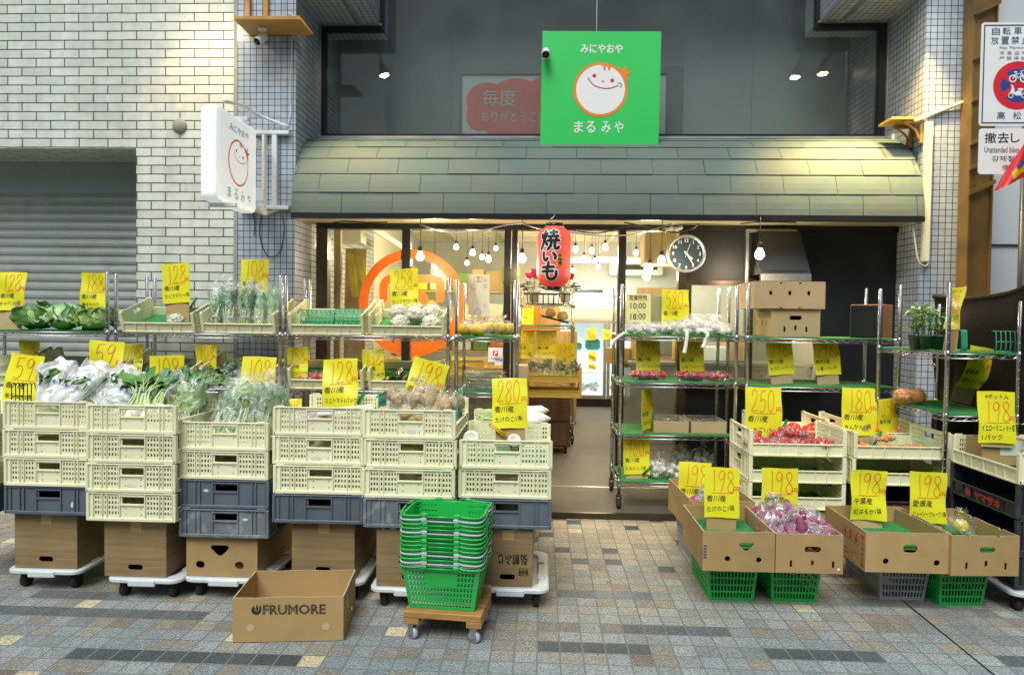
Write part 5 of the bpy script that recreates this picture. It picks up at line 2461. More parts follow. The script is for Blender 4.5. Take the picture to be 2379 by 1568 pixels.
zLt = P(460, 775, YF_).z
zL2 = P(600, 904, YF_).z
zL3 = .44
Lsh = [.16, zL3, zL2, zLt]
wire_rack('chrome wire rack holding big cabbages at the left edge', XR_(250)-1.16, XR_(250), YF_, YBK, P(250, 632, YF_).z, Lsh, (3,), base=FLZ)
wire_rack('chrome wire rack with cauliflower tray and bagged greens in front of the white bricks', XR_(270), XR_(651), YF_, YBK, P(270, 636, YF_).z, Lsh, base=FLZ)
wire_rack('chrome wire rack in front of the orange ring on the shop window', XR_(664), XR_(1041), YF_, YBK, P(664, 641, YF_).z, Lsh, base=FLZ)
wire_rack('narrow chrome wire rack with bags of yellow citrus left of the doorway', XR_(1060), XR_(1196), YF_, YBK, P(1060, 650, YF_).z, Lsh, (3, 2), base=FLZ)
R1s = [P(1600, v, YF_).z for v in (1122, 1012, 891, 782)]
wire_rack('chrome wire rack with garlic and strawberries right of the doorway', XR_(1443), XR_(1711), YF_, YBK, P(1443, 660, YF_).z, R1s, (0, 1, 2, 3), base=FLZ)
R2s = [.16, .44, P(1900, 900, YF_).z, P(1900, 787, YF_).z]
wire_rack('chrome wire rack carrying two cartons and a loudspeaker', XR_(1737), XR_(2089), YF_, YBK, P(1737, 659, YF_).z, R2s, (2, 3), base=FLZ)
Y3 = 3.94
x3a, x3b = P(2202, 800, Y3).x, P(2369, 800, Y3).x
R3s = [.16, P(2290, 967, Y3).z, P(2290, 822, Y3).z]
wire_rack('deep chrome wire rack with potted seedlings at the right edge', x3a, x3b, Y3, 4.72, P(2202, 657, Y3).z, R3s, (1, 2), base=0.0, zt1=P(2369, 700, Y3).z)

# crates added low on the left racks to block light and darken the gaps
for i, (u, z, lab) in enumerate(((60, .16, 'bottom shelf of the left rack, left'), (170, .16, 'bottom shelf of the left rack, right'), (360, .16, 'bottom shelf behind the turnip stack, left'), (555, .16, 'bottom shelf behind the napa cabbage stack, right'), (755, .16, 'bottom shelf behind the mini tomato stack, left'), (945, .16, 'bottom shelf behind the potato stack, right'), (360, zL3, 'third shelf behind the turnip stack, left'), (555, zL3, 'third shelf behind the napa cabbage stack, right'), (755, zL3, 'third shelf behind the mini tomato stack, left'), (945, zL3, 'third shelf behind the potato stack, right'))):
    crate(ME_GREY, P(u, 900, 5.1).x, 5.09, z+.002, PI/2, 'added shading crate on the '+lab+' one', 'crates added to darken the racks', 'grey_crate')

# ---- crates on the left racks: (u0,u1 of the low front), rotated so that the low side faces out
def shelf_crate(u0, u1, z, label, Yf=YF_+.02, me=None):
    x = (P(u0, 760, Yf).x+P(u1, 760, Yf).x)/2
    o = crate(me or ME_SHOW, x, Yf+.205, z+.001, PI/2, label, 'cream display crates with a low front', 'display_crate')
    return x


DC = {}
DC['A'] = shelf_crate(279, 459, zLt, 'cream display crate holding one last wrapped cauliflower on green turf')
DC['B'] = shelf_crate(465, 646, zLt, 'cream display crate filled with bagged leafy greens')
DC['C'] = shelf_crate(669, 849, zLt, 'cream display crate holding two green divider grids')
DC['D'] = shelf_crate(855, 1036, zLt, 'cream display crate holding six wrapped cauliflowers')
DC['E'] = shelf_crate(279, 459, zL2, 'cream display crate of burdock under the top shelf, behind the turnip greens')
DC['F'] = shelf_crate(465, 646, zL2, 'cream display crate with bagged snap peas under the bagged greens')
DC['G'] = shelf_crate(669, 849, zL2, 'cream display crate with tomatoes under the divider grids')
DC['H'] = shelf_crate(855, 1036, zL2, 'cream display crate with dark zucchini under the cauliflowers')
DC['I'] = shelf_crate(55, 238, zL2, 'cream display crate with dark mushroom packs at the left edge')
DC['J'] = shelf_crate(-130, 48, zL2, 'cream display crate cut off by the left edge of the photo')
for k in 'ACDEFGHI':
    zz = (zLt if k in 'ACD' else zL2)+.009
    o = obj('turf_mat', turf_mb(-.25, .25, -.19, .19, 0, ord(k)), 'turf', None, (DC[k], YF_+.225, zz))
    tag(o, {'A': 'green turf mat in the crate with the single cauliflower', 'C': 'green turf mat under the two divider grids', 'D': 'green turf mat under the six cauliflowers', 'E': 'green turf mat in the burdock crate', 'F': 'green turf mat in the snap pea crate', 'G': 'green turf mat under the tomatoes', 'H': 'green turf mat under the zucchini', 'I': 'green turf mat under the mushroom packs'}[k], 'turf mat')
zc = zLt+.015
# contents, top shelf
cauliflower('single small wrapped cauliflower left alone in its crate', (P(412, 745, 4.98).x, 4.98, zc), 3, .78)
D_lab = ['wrapped cauliflower, front left one of the six', 'wrapped cauliflower, front right one of the six', 'wrapped cauliflower, front middle one of the six', 'wrapped cauliflower, back left one of the six', 'wrapped cauliflower, back right one of the six', 'wrapped cauliflower, back middle one of the six']
for i, (u, Y) in enumerate(((932, 4.96), (1003, 4.96), (968, 5.02), (930, 5.13), (1003, 5.13), (965, 5.18))):
    cauliflower(D_lab[i], (P(u, 745, Y).x, Y, zc+(.045 if i == 2 else 0)+(.03 if i > 2 else 0)), 5+i, .92)
gl = ['first bag of leafy greens from the left in the crate', 'second bag of leafy greens from the left in the crate', 'third bag of leafy greens from the left in the crate', 'fourth bag of leafy greens from the left in the crate', 'bag of leafy greens at the right end of the crate', 'bag of leafy greens standing at the back left of the crate', 'bag of leafy greens standing at the back right of the crate']
for i, (u, Y) in enumerate(((497, 4.97), (533, 4.95), (568, 4.97), (602, 4.95), (632, 4.98), (525, 5.1), (590, 5.1))):
    leafy_bag('greens_bag', gl[i], 'bagged greens', (P(u, 740, Y).x, Y, zc), (RAD(-40+7*(i % 3)), RAD(rnd.uniform(-12, 12)), 0), .30, .062, .05, 20+i, 'leaf_fresh', 'leaf_pale', 'film', 22, 'bags of leafy greens on the top shelf', band='handle_grey')
# green divider grids
def divider(label, x, y, z, w_, h_, n, m='mint_plastic', rot=(RAD(-28), 0, 0), group='green divider grids', dp=.05):
    mb = MB()
    for i in range(n+1):
        xx = -w_/2+w_*i/n
        mb.tube([(xx, 0, 0), (xx, 0, h_)], .0045, 5)
        mb.tube([(xx, 0, h_), (xx, dp, h_*.92)], .003, 5)
        mb.tube([(xx, 0, h_*.5), (xx, dp, h_*.45)], .003, 5)
    for zz in (0, h_*.45, h_*.75, h_):
        mb.tube([(-w_/2, 0, zz), (w_/2, 0, zz)], .0036, 5)
    mb.tube([(-w_/2, dp, h_*.92), (w_/2, dp, h_*.92)], .003, 5)
    mb.tube([(-w_/2, dp, h_*.45), (w_/2, dp, h_*.45)], .003, 5)
    return tag(obj('divider_grid', mb, m, None, (x, y, z), rot), label, 'divider grid', group)


divider('mint green divider grid, left one in the crate', P(736, 745, 4.93).x, 4.93, zc, .235, .145, 7)
divider('mint green divider grid, right one in the crate', P(812, 745, 4.95).x, 4.95, zc, .225, .150, 7)
# cabbages
cz = zLt+.008
cabbage('big deep green cabbage at the left end of the top shelf', (P(85, 745, 5.0).x, 5.0, cz), .135, 1, ('leaf_mid', 'leaf_mid', 'leaf_fresh'))
cabbage('big mid green cabbage in the middle of the top shelf', (P(150, 745, 5.0).x, 5.0, cz), .13, 4, ('leaf_fresh', 'leaf_light', 'leaf_mid'))
cabbage('pale yellow green cabbage beside the post of the left rack', (P(222, 745, 5.0).x, 5.0, cz), .125, 9, ('leaf_light', 'leaf_pale', 'leaf_light'))
# second shelf contents
zc2 = zL2+.016
for i, u in enumerate((105, 155, 205)):
    t = thing('mushroom_pack', ['dark mushroom pack, left one behind the spinach bags', 'dark mushroom pack, middle one behind the spinach bags', 'dark mushroom pack, right one behind the spinach bags'][i], 'food pack', (P(u, 860, 4.98).x, 4.98, zc2), group='dark mushroom packs')
    mb = MB()
    rr = random.Random(i)
    for k in range(9):
        mb.sphere((rr.uniform(-.05, .05), rr.uniform(-.04, .04), .03), .022, 10, 6, sc=(1, 1, .7))
    obj('mushrooms', mb, 'mushroom', t)
    mb = MB()
    mb.rbox(-.075, .075, -.055, .055, 0, .012, .004)
    obj('tray', mb, 'black_gloss', t)
    obj('film', bag_mb(.08, .06, .028, i, False, nz=.08), 'film_thin', t)
for i, u in enumerate((330, 385, 435)):
    leafy_bag('burdock_bag', ['clear bag of dark stems, left one in the burdock crate', 'clear bag of dark stems, middle one in the burdock crate', 'clear bag of dark stems, right one in the burdock crate'][i], 'bagged greens', (P(u, 860, 5.0).x, 4.92, zc2+.02), (RAD(-80), 0, 0), .24, .04, .03, 50+i, 'leaf_dark', 'mushroom', 'film_thin', 9)
for i, u in enumerate((530, 575, 615)):
    leafy_bag('pea_bag', ['clear bag of snap peas, left one behind the napa cabbages', 'clear bag of snap peas, middle one behind the napa cabbages', 'clear bag of snap peas, right one behind the napa cabbages'][i], 'bagged greens', (P(u, 860, 5.0).x, 4.92, zc2+.03), (RAD(-72), 0, .2*i), .22, .05, .035, 60+i, 'leaf_mid', 'leaf_mid', 'film', 12)
def tomato_pack(label, x, y, z, n, seed):
    t = thing('tomato_pack', label, 'food pack', (x, y, z), (0, 0, seed), group='packs of red tomatoes')
    rr = random.Random(seed)
    for k in range(n):
        mb = MB()
        mb.sphere((0, 0, 0), .034, 14, 9, sc=(1, 1, .86))
        obj('tomato', mb, 'tomato', t, ((k % 2-.5)*.068, (k//2-.5)*.068, .034))
    obj('film', bag_mb(.085, .085, .042, seed, False, nz=.08), 'film_thin', t)


tomato_pack('red tomato pack beside the green clip in the tomato crate', P(720, 860, 4.97).x, 4.97, zc2, 4, 3)
tomato_pack('red tomato pack in the middle of the tomato crate', P(765, 860, 4.99).x, 4.99, zc2, 4, 5)
tomato_pack('red tomato pack at the right end of the tomato crate', P(820, 860, 5.0).x, 5.0, zc2+.01, 4, 6)
for i, (u, dz) in enumerate(((912, 0), (945, 0), (930, .04), (975, 0), (1005, 0))):
    mb = MB()
    pts = cat_rom([(-.10, 0, 0), (-.04, .012, .002), (.04, .012, 0), (.11, 0, .006)], 3)
    mb.tube(pts, [.012]+[.024]*(len(pts)-2)+[.012], 10)
    tag(obj('zucchini', mb, 'zucchini', None, (P(u, 860, 4.97).x, 4.97+.015*(i % 2), zc2+.026+dz), (0, RAD(4), RAD(60+17*i))), ['dark zucchini at the left of its crate', 'dark zucchini second from the left', 'dark zucchini lying on top of the others', 'dark zucchini under the tilted card', 'dark zucchini at the right end of the crate'][i], 'zucchini', 'dark zucchini in the crate')
TILT = RAD(17)
def tip_crate(z, names):
    M = Matrix.Translation((0, YF_+.02, z)) @ Matrix.Rotation(TILT, 4, 'X') @ Matrix.Translation((0, -YF_-.02, -z))
    for o in COL.objects:
        if o.parent is None and o.name.split('.')[0] in names and 4.83 < o.location.y < 5.35 and z-.01 < o.location.z < z+.25 and o.location.x < -.5:
            o.matrix_basis = M @ o.matrix_basis
TIPN = ('display_crate', 'turf_mat', 'cauliflower', 'greens_bag', 'divider_grid', 'mushroom_pack', 'burdock_bag', 'pea_bag', 'tomato_pack', 'zucchini')
# narrow rack: citrus bags, trays
for i, (u, Y, dz, r) in enumerate(((1098, 5.05, 0, 0), (1133, 4.95, 0, .4), (1165, 5.05, 0, 1.0))):
    t = produce_bag('citrus_bag', ['clear bag of yellow citrus, left one on the narrow rack', 'clear bag of yellow citrus, front middle one on the narrow rack', 'clear bag of yellow citrus, right one on the narrow rack'][i], 'fruit bag', citrus_mb, 'citrus', .10, .085, .058, 6, .042, 'film', 31+i, ['citrus_yellow'], 'bags of yellow citrus')
    t.location = (P(u, 770, Y).x, Y, zLt+.006+dz)
    t.rotation_euler = (0, 0, r)
for k in range(3):
    t = thing('herb_tray', ['bottom clear tray of green beans under the citrus bags', 'middle clear tray of green beans under the citrus bags', 'top clear tray of green beans under the citrus bags'][k], 'food tray', (P(1125, 880, 4.98).x, 5.0, zL2+.010+k*.048), (0, 0, .1*k), group='trays of green beans')
    mb = MB()
    mb.rbox(-.15, .15, -.09, .09, 0, .010, .004)
    mb.rbox(-.155, .155, -.095, .095, .028, .034, .003)
    obj('tray', mb, 'film_thin', t)
    mb = MB()
    rr = random.Random(k)
    for j in range(20):
        y = rr.uniform(-.07, .07)
        x = rr.uniform(-.05, .05)
        mb.tube([(x-.08, y, .018), (x, y+rr.uniform(-.02, .02), .022), (x+.08, y+rr.uniform(-.02, .02), .017)], .005, 5)
    obj('beans', mb, 'leaf_mid', t)
    obj('film', bag_mb(.155, .095, .020, k, False, nz=.05), 'film', t)

tip_crate(zLt, TIPN)
tip_crate(zL2, TIPN)

# ---- R1: garlic, strawberries, trays
zr = R1s[3]+.007
GP = [(1482, 4.95, .085, .05, 0), (1526, 4.93, .08, .045, .4), (1560, 5.02, .075, .05, .9), (1594, 4.92, .10, .055, 1.5), (1612, 5.10, .09, .075, 2), (1648, 4.95, .09, .05, 2.6), (1655, 5.12, .095, .075, 3.1), (1684, 4.94, .07, .042, 3.6)]
GL = ['net bag of garlic bulbs at the left end of the top shelf', 'net bag of garlic bulbs second from the left', 'net bag of garlic bulbs under the 580 yen card', 'net bag of garlic bulbs with a long hanging white tail', 'tall net bag of garlic bulbs heaped behind the tails', 'net bag of garlic bulbs at the front, right of the tails', 'tall net bag of garlic bulbs heaped at the back right', 'small net bag of garlic bulbs at the right end of the shelf']
for i, (u, Y, rx, rz, rot) in enumerate(GP):
    t = produce_bag('garlic_bag', GL[i], 'garlic bag', garlic_mb, 'garlic_bulb', rx, .065, rz, 9 if rz < .07 else 14, .025, 'net_white', 70+i, ['garlic'], 'net bags of garlic', neck=False, nz=.10)
    t.location = (P(u, 780, Y).x, Y, zr)
    t.rotation_euler = (0, 0, rot*.12)
    mb = MB()
    if i in (3, 4):
        p0 = P(1588 if i == 3 else 1618, 770, 4.86)-t.location
        p0 = Vector((p0.x, 4.835-Y, .02))
        p1 = P(1582 if i == 3 else 1608, 820 if i == 3 else 808, 4.815)-t.location
        mb.tube(cat_rom([(p0.x, 0, .05), tuple(p0), tuple((p0+p1)/2+Vector((.004, -.004, 0))), tuple(p1)], 5), [.012]*5+[.013]*5+[.014]*5+[.02], 8)
        mb.xf(lambda p: Vector((p.x, p.y*1.0, p.z)))
        obj('net_tail', mb, 'root_white', t)
t = thing('net_end', 'white empty net end hanging over the left post of the garlic rack', 'net', P(1448, 775, YF_-.02), group=None)
mb = MB()
a = P(1448, 775, YF_-.02)
mb.tube(cat_rom([(0, .05, .01), (0, 0, 0), tuple(P(1428, 790, YF_-.03)-a), tuple(P(1421, 801, YF_-.03)-a)], 4), [.008]*4+[.010]*4+[.013]*4+[.018], 8)
obj('net', mb, 'root_white', t)


def strawberry_pack(label, x, y, z, rz, seed, s=1.0):
    t = thing('strawberry_pack', label, 'fruit pack', (x, y, z), (0, 0, rz), group='clear packs of strawberries')
    rr = random.Random(seed)
    mb = MB()
    for i in range(4):
        for j in range(3):
            c = Vector((-.054+.036*i+rr.uniform(-.004, .004), -.034+.034*j, .024+rr.uniform(0, .012)))
            M = Matrix.Translation(c) @ Matrix.Rotation(rr.uniform(0, 6), 4, 'Z') @ Matrix.Rotation(RAD(rr.uniform(50, 110)), 4, 'X')
            mb.lathe([(0, -.022), (.008, -.017), (.0155, -.002), (.016, .007), (.010, .013), (0, .014)], 10, M=M)
    obj('strawberries', mb, 'strawberry', t)
    mb = MB()
    mb.rbox(-.082, .082, -.056, .056, 0, .004, .001)
    mb.rbox(-.088, .088, -.062, .062, .030, .034, .001)
    obj('tray', mb, 'film', t)
    obj('lid', bag_mb(.086, .060, .027, seed, False, nz=.05), 'film_thin', t)
    t.scale = (s, s, s*1.5)
    return t


zr = R1s[2]+.007
for i, (u, lab) in enumerate(((1488, 'strawberry pack at the left end of the second shelf'), (1522, 'strawberry pack in front of the 398 yen card'), (1595, 'strawberry pack left in the pair under the 498 yen card'), (1628, 'strawberry pack right in the pair under the 498 yen card'), (1668, 'strawberry pack at the right end of the second shelf'))):
    strawberry_pack(lab, P(u, 880, 4.96).x, 4.96, zr, .1*i, i, .95)
zr = R1s[1]+.007
for i, (u0, u1) in enumerate(((1519, 1600), (1606, 1688))):
    xa, xb = P(u0, 1000, 4.90).x, P(u1, 1000, 4.90).x
    t = carton('gift_tray', ['pale carton tray under clear film, left one of two', 'pale carton tray under clear film, right one of two'][i], xb-xa, .32, .085, ((xa+xb)/2, 5.06, zr), m='cardboard_pale', group='film covered carton trays')
    mb = MB()
    mb.rbox(-(xb-xa)/2-.002, (xb-xa)/2+.002, -.162, .162, .088, .090, .0008)
    obj('film', mb, 'film_thin', t)
    mb = MB()
    rr = random.Random(i)
    for k in range(12):
        mb.sphere(((k % 4-1.5)*.055, (k//4-1)*.09, .04), .028, 10, 7)
    obj('fruit', mb, 'mushroom', t)
zr = R1s[0]+.007
for i, (u, Y, rx, rz) in enumerate(((1530, 4.94, .075, .075), (1570, 4.93, .07, .06), (1583, 5.10, .08, .11), (1633, 5.10, .085, .10), (1622, 4.95, .07, .06))):
    t = produce_bag('garlic_bag', ['clear bag of garlic beside the 980 yen card', 'clear bag of garlic in the front middle of the bottom shelf', 'tall clear bag of garlic at the back of the bottom shelf', 'tall clear bag of garlic behind the 198 yen card', 'clear bag of garlic at the right of the bottom shelf'][i], 'garlic bag', garlic_mb, 'garlic_bulb', rx, .065, rz, 9 if rz < .08 else 14, .026, 'film', 90+i, ['garlic'], 'clear bags of garlic', neck=True)
    t.location = (P(u, 1115, Y).x, Y, zr)

# ---- R2: cartons and loudspeaker
zr = R2s[3]+.007
xa, xb = P(1797, 750, 4.92).x, P(1900, 750, 4.92).x
hb = .190
hl_ = [slot(-.075, .055, .014, .040), slot(0, .065, .016, .034), slot(.075, .055, .014, .040), slot(0, .135, .085, .030)]
carton('fruit_carton', 'pale brown fruit carton with a smile shaped hand hole, under another carton', .335, .40, hb, (P(1848, 760, 4.92).x+.0, 4.92+.20, zr), 0, front=hl_, left=[slot(-.1, .1, .012, .04), slot(0, .1, .012, .045), slot(.1, .1, .012, .04)], top=True, m='cardboard_pale', group='fruit cartons on the rack')
hu = [slot(-.13, .11, .020, .032), slot(.0, .11, .020, .032), slot(.13, .11, .020, .032), slot(-.06, .178, .018, .010), slot(.07, .178, .018, .010), slot(-.06, .008, .018, .010), slot(.07, .008, .018, .010)]
carton('fruit_carton', 'wide brown fruit carton with three oval holes, on top of another carton', .485, .36, .186, (P(1828, 690, 4.90).x+.02, 4.90+.18, zr+hb+.006), 0, front=hu, left=[slot(.02, .13, .05, .04), slot(-.10, .06, .012, .035), slot(0, .065, .012, .035), slot(.1, .06, .012, .035)], top=True, m='cardboard_pale', group='fruit cartons on the rack')
sp = thing('loudspeaker', 'loudspeaker with black front and orange wood sides on the chrome rack', 'speaker', (P(2010, 760, 5.0).x, 4.98, zr), (0, 0, RAD(-42)))
mb = MB()
mb.rbox(-.11, .11, 0, .20, 0, .235, .003)
obj('cabinet', mb, 'speaker_wood', sp)
mb = MB()
mb.rbox(-.106, .106, -.014, -.0005, .004, .231, .004)
obj('grille', mb, 'black', sp)

# ---- R3: seedlings, green stand, oranges, cloth
zr = R3s[2]+.007
PL = ['potted seedling at the left of the group', 'potted seedling at the back of the group', 'tall potted seedling in the middle front', 'potted seedling right of the middle', 'potted seedling beside the post']
for i, (u, Y, h_) in enumerate(((2127, 4.30, .20), (2135, 4.5, .22), (2150, 4.25, .24), (2165, 4.45, .20), (2183, 4.25, .19))):
    t = thing('potted_seedling', PL[i], 'plant', (P(u, 800, Y).x, Y, zr), (0, 0, i), group='potted seedlings on the deep rack')
    mb = MB()
    mb.lathe([(.026, 0), (.042, .078), (.045, .080), (.045, .088), (.040, .088), (.038, .07), (0, .068)], 16)
    obj('pot', mb, 'pot_green', t)
    mb = MB()
    rr = random.Random(i+5)
    for s_ in range(3):
        a = s_*2.1+i
        top = Vector((math.cos(a)*.035, math.sin(a)*.035, .07+h_*rr.uniform(.75, 1.0)))
        b = Vector((math.cos(a)*.01, math.sin(a)*.01, .068))
        mb.tube([b, b.lerp(top, .5)+Vector((.004, 0, 0)), top], [.003, .0025, .0015], 5, 1)
        for k in range(11):
            f = .25+.75*k/10
            aa = k*2.4+s_
            el = rr.uniform(-.1, .6)
            leaf(mb, b.lerp(top, f), (math.cos(aa)*math.cos(el), math.sin(aa)*math.cos(el), math.sin(el)), (0, 0, 1), rr.uniform(.045, .075), rr.uniform(.018, .028), .7, .2, .08, k, 0, nu=4, nv=2)
    obj('leaves', mb, ['leaf_light', 'leaf_mid'], t)
def wire_stand(label, x, y, z, w_, d_, h_, m='mint_plastic', rz=0):
    mb = MB()
    n = 5
    for i in range(n+1):
        xx = -w_/2+w_*i/n
        mb.tube(cat_rom([(xx, d_/2, .003), (xx, -d_/2, .003), (xx, -d_/2, h_*.9), (xx, -d_/2+.01, h_), (xx, -d_/2+.035, h_)], 3), .003, 5)
    for zz in (.004, h_*.5):
        mb.tube([(-w_/2, -d_/2, zz), (w_/2, -d_/2, zz)], .003, 5)
    mb.tube([(-w_/2, d_/2, .003), (w_/2, d_/2, .003)], .003, 5)
    return tag(obj('wire_stand', mb, m, None, (x, y, z), (0, 0, rz)), label, 'wire stand')


wire_stand('green wire stand by the right post of the deep rack', P(2328, 815, 4.05).x, 4.05, zr, .13, .09, .118)
wire_stand('green wire stand beside the upright card of the deep rack', P(2226, 815, 4.10).x, 4.10, zr, .03, .10, .12)
zr2 = R3s[1]+.007
t = produce_bag('orange_bag', 'clear bag of two orange citrus fruits on the lower turf shelf', 'fruit bag', citrus_mb, 'orange', .10, .06, .055, 2, .052, 'film_thin', 3, ['citrus_orange'], neck=False)
for ch, dx in zip([c for c in t.children if c.name.startswith('orange')], (-.045, .045)):
    ch.location = (dx, 0, .052)
    ch.scale = (1.25, 1.25, 1.1)
t.location = (P(2113, 925, 4.38).x, 4.38, zr2)
mb = MB()
cp = [P(2176, 674, 4.80), P(2300, 668, 4.2), P(2379, 660, 3.88)]
xcl = x3b+.035
def cl(a, b):
    y = 4.86-(4.86-3.80)*a
    top = 1.535+.05*a-.05*math.sin(a*PI)
    z = top-(top-.42)*b
    x = xcl+.02*math.sin(a*11+b*2)+.012*math.sin(b*14+a*5)
    return (x, y, z)
mb.grid(cl, 30, 24)
ct = thing('brown_cloth', 'dark brown tarp hung along the right side of the deep rack', 'cloth', (0, 0, 0))
mb2 = MB()
mb2.grid(lambda a, b: Vector(cl(a, b))+Vector((.004, 0, 0)), 30, 24)
mb.add(mb2.v, mb2.f, 0, True)
mb.tube([Vector(cl(a/20, 0))+Vector((.002, 0, 0)) for a in range(21)], .016, 8)
obj('sheet', mb, 'brown_cloth', ct)
for (a, b) in ((.93, .10), (.02, .42), (.05, .12)):
    mb = MB()
    c = Vector(cl(a, b))
    mb.tube([(c.x-.010, c.y+.013*math.cos(k*PI/6), c.z+.013*math.sin(k*PI/6)) for k in range(12)], .004, 5, closed=True)
    obj('eyelet', mb, 'steel_light', ct)

# ================================================================ FRONT STACKS
ZB = .380
STKB = {'3': .300}
def stack_xy(u0, u1, vb, zb):
    a, b = PZ(u0, vb, zb), PZ(u1, vb, zb)
    return (a.x+b.x)/2, (a.y+b.y)/2
STK = {}
ORD = ['bottom', 'second from bottom', 'third from bottom', 'top']
def stack(key, u0, u1, vb, kinds, where, yaw=0.0, dy=0.0):
    z = STKB.get(key, ZB)
    x, yf = stack_xy(u0, u1, vb, z)
    x, yf = x*(yf+dy)/yf, yf+dy
    n = len(kinds)
    for i, k in enumerate(kinds):
        me = {'c': ME_CREAM, 'g': ME_GREY, 'd': ME_DUSTY}[k]
        colr = {'c': 'cream perforated crate', 'g': 'dark blue grey crate', 'd': 'scuffed dusty grey crate'}[k]
        pos = ORD[i] if i < n-1 else 'top'
        crate(me, x+rnd.uniform(-.004, .004), yf+CL/2+rnd.uniform(-.004, .004), z+.0005*i, yaw+rnd.uniform(-.006, .006), '%s, %s of the stack %s' % (colr, pos, where), 'crates in the front stacks', 'grey_crate' if k != 'c' else 'vegetable_crate')
        z += .1365
    STK[key] = (x, yf, z-.1365)
    return x, yf


stack('0', -212, 0, 1190, 'gccc', 'cut off by the left edge')
stack('1', 5, 212, 1197, 'gccc', 'of spinach bags')
stack('2', 198, 410, 1213, 'cccc', 'of turnips')
stack('3', 409, 628, 1250, 'dgcc', 'of napa cabbage bags')
stack('4', 632, 842, 1217, 'gccc', 'of mini tomato packs')
stack('5', 836, 1061, 1237, 'dccc', 'of potato bags', dy=.055)
stack('6', 1065, 1281, 1235, 'gcc', 'of bamboo shoots beside the doorway', dy=.04)

# label scraps left on some crates
for o in list(COL.objects):
    for key, tx, tz, w_, h_ in (('scuffed dusty grey crate, bottom of the stack of napa', .10, .09, .03, .012), ('dark blue grey crate, second from bottom of the stack of napa', -.09, .085, .024, .013), ('cream perforated crate, second from bottom of the stack of turnips', .0, .035, .05, .02), ('cream perforated crate, third from bottom of the stack of mini', -.01, .033, .055, .022), ('cream perforated crate, top of the stack of potato', .012, .034, .045, .018), ('dark blue grey crate, bottom of the stack of spinach', .12, .05, .012, .03)):
        if o.get('label', '').startswith(key):
            mb = MB()
            n_ = 11
            rr = random.Random(int(w_*1e4))
            pts = [(tx+w_/2*math.cos(2*PI*k/n_)*rr.uniform(.75, 1.2), tz+h_/2*math.sin(2*PI*k/n_)*rr.uniform(.75, 1.2)) for k in range(n_)]
            mb.prism(pts, .0008)
            obj('label_scrap', mb, 'torn_white', o, (0, -CL/2+.0068, 0))

# closed cartons and dollies underneath
def under(key, u0, u1, vbot, kind, label, dl_label, yoff=.04, dx=0.0, ddx=0.0, printed=False, depth=.42):
    x, yf, zt__ = STK[key]
    a, b = PZ(u0, vbot, .104), PZ(u1, vbot, .104)
    w_ = b.x-a.x
    yb = yf+yoff
    cx_ = (a.x+b.x)/2*(yb/a.y)
    w_ *= yb/a.y
    h_ = STKB.get(key, ZB)-.104-.006
    if kind == 'k':
        fr_ = [tri_slot(-.01, h_*.68, w_*.13), slot(-.105, h_*.30, .042, .034), slot(.085, h_*.30, .042, .034)]
        t = carton('carton', label, w_, depth, h_, (cx_, yb+depth/2, .105), 0, front=fr_, top=True, m='cardboard')
    else:
        t = carton('carton', label, w_, depth, h_, (cx_, yb+depth/2, .105), 0, front=[slot(.0, h_*.17, .072, .026)], m='woodprint', top=True, group='wood grain printed cartons under the stacks')
        mb = MB()
        mb.box(-.022, .03, -depth/2-.0012, -depth/2-.0004, h_*.80, h_-.001)
        obj('tape', mb, 'tape', t)
        mb = MB()
        rr = random.Random(u0)
        for k in range(9):
            xx = rr.uniform(-w_/2, w_/2-.06)
            mb.rbox(xx, xx+rr.uniform(.02, .06), -depth/2-.0016, -depth/2+.01, h_-.004-rr.uniform(0, .004), h_+.0015, .0004)
        obj('torn_edge', mb, 'torn_white', t)
    if printed:
        mb = MB()
        text(mb, '弘前ふじ', w_*(.10 if printed == 1 else .05), h_*.47, .048, -depth/2-.0012, 0, w=.135, bold=.03, rot=PI, jit=.02)
        obj('lettering', mb, 'ink_black', t)
        if printed == 1:
            mb = MB()
            q_ = [(w_*.24, h_*.20), (w_*.40, h_*.20), (w_*.40, h_*.32), (w_*.24, h_*.32), (w_*.24, h_*.20)]
            mb.ribbon(q_, .0025, -depth/2-.0012)
            text(mb, '青森県', w_*.32, h_*.26, .020, -depth/2-.0012, 0, w=.045, bold=.02, rot=PI)
            obj('stamp', mb, 'ink_black', t)
    dolly(dl_label, (cx_+ddx, yb+.245, 0), w_=max(.36, w_+.06), d_=.54)
    return t


under('1', 35, 187, 1337, 'w', 'wood grain carton on the dolly under the spinach stack', 'white dolly under the spinach stack at the left', .05, ddx=-.005)
under('2', 243, 392, 1350, 'w', 'wood grain carton on the dolly under the turnip stack', 'white dolly under the turnip stack', .05, ddx=.045)
under('3', 433, 603, 1343, 'k', 'brown carton with a heart shaped hole and two oval holes under the napa cabbage stack', 'white dolly behind the open cardboard box', .03, ddx=.02, depth=.50)
under('4', 678, 826, 1330, 'w', 'wood grain carton behind the open cardboard box', 'white dolly behind the right end of the open cardboard box', .04, ddx=.02)
under('5', 874, 1030, 1383, 'w', 'wood grain carton printed upside down, left of the green baskets', 'white dolly left of the green baskets', .02, printed=2)
under('6', 1120, 1236, 1385, 'w', 'wood grain carton printed upside down, right of the green baskets', 'white dolly right of the green baskets', .02, printed=1, ddx=.015)

mb = bag_mb(.11, .16, .075, 4, False, nz=.5)
tag(obj('paper_bag', mb, 'cardboard_pale', None, (P(850, 1300, 3.75).x, 3.75, .105), (0, 0, .3)), 'crumpled brown paper bag on the dolly between two stacks', 'paper bag')
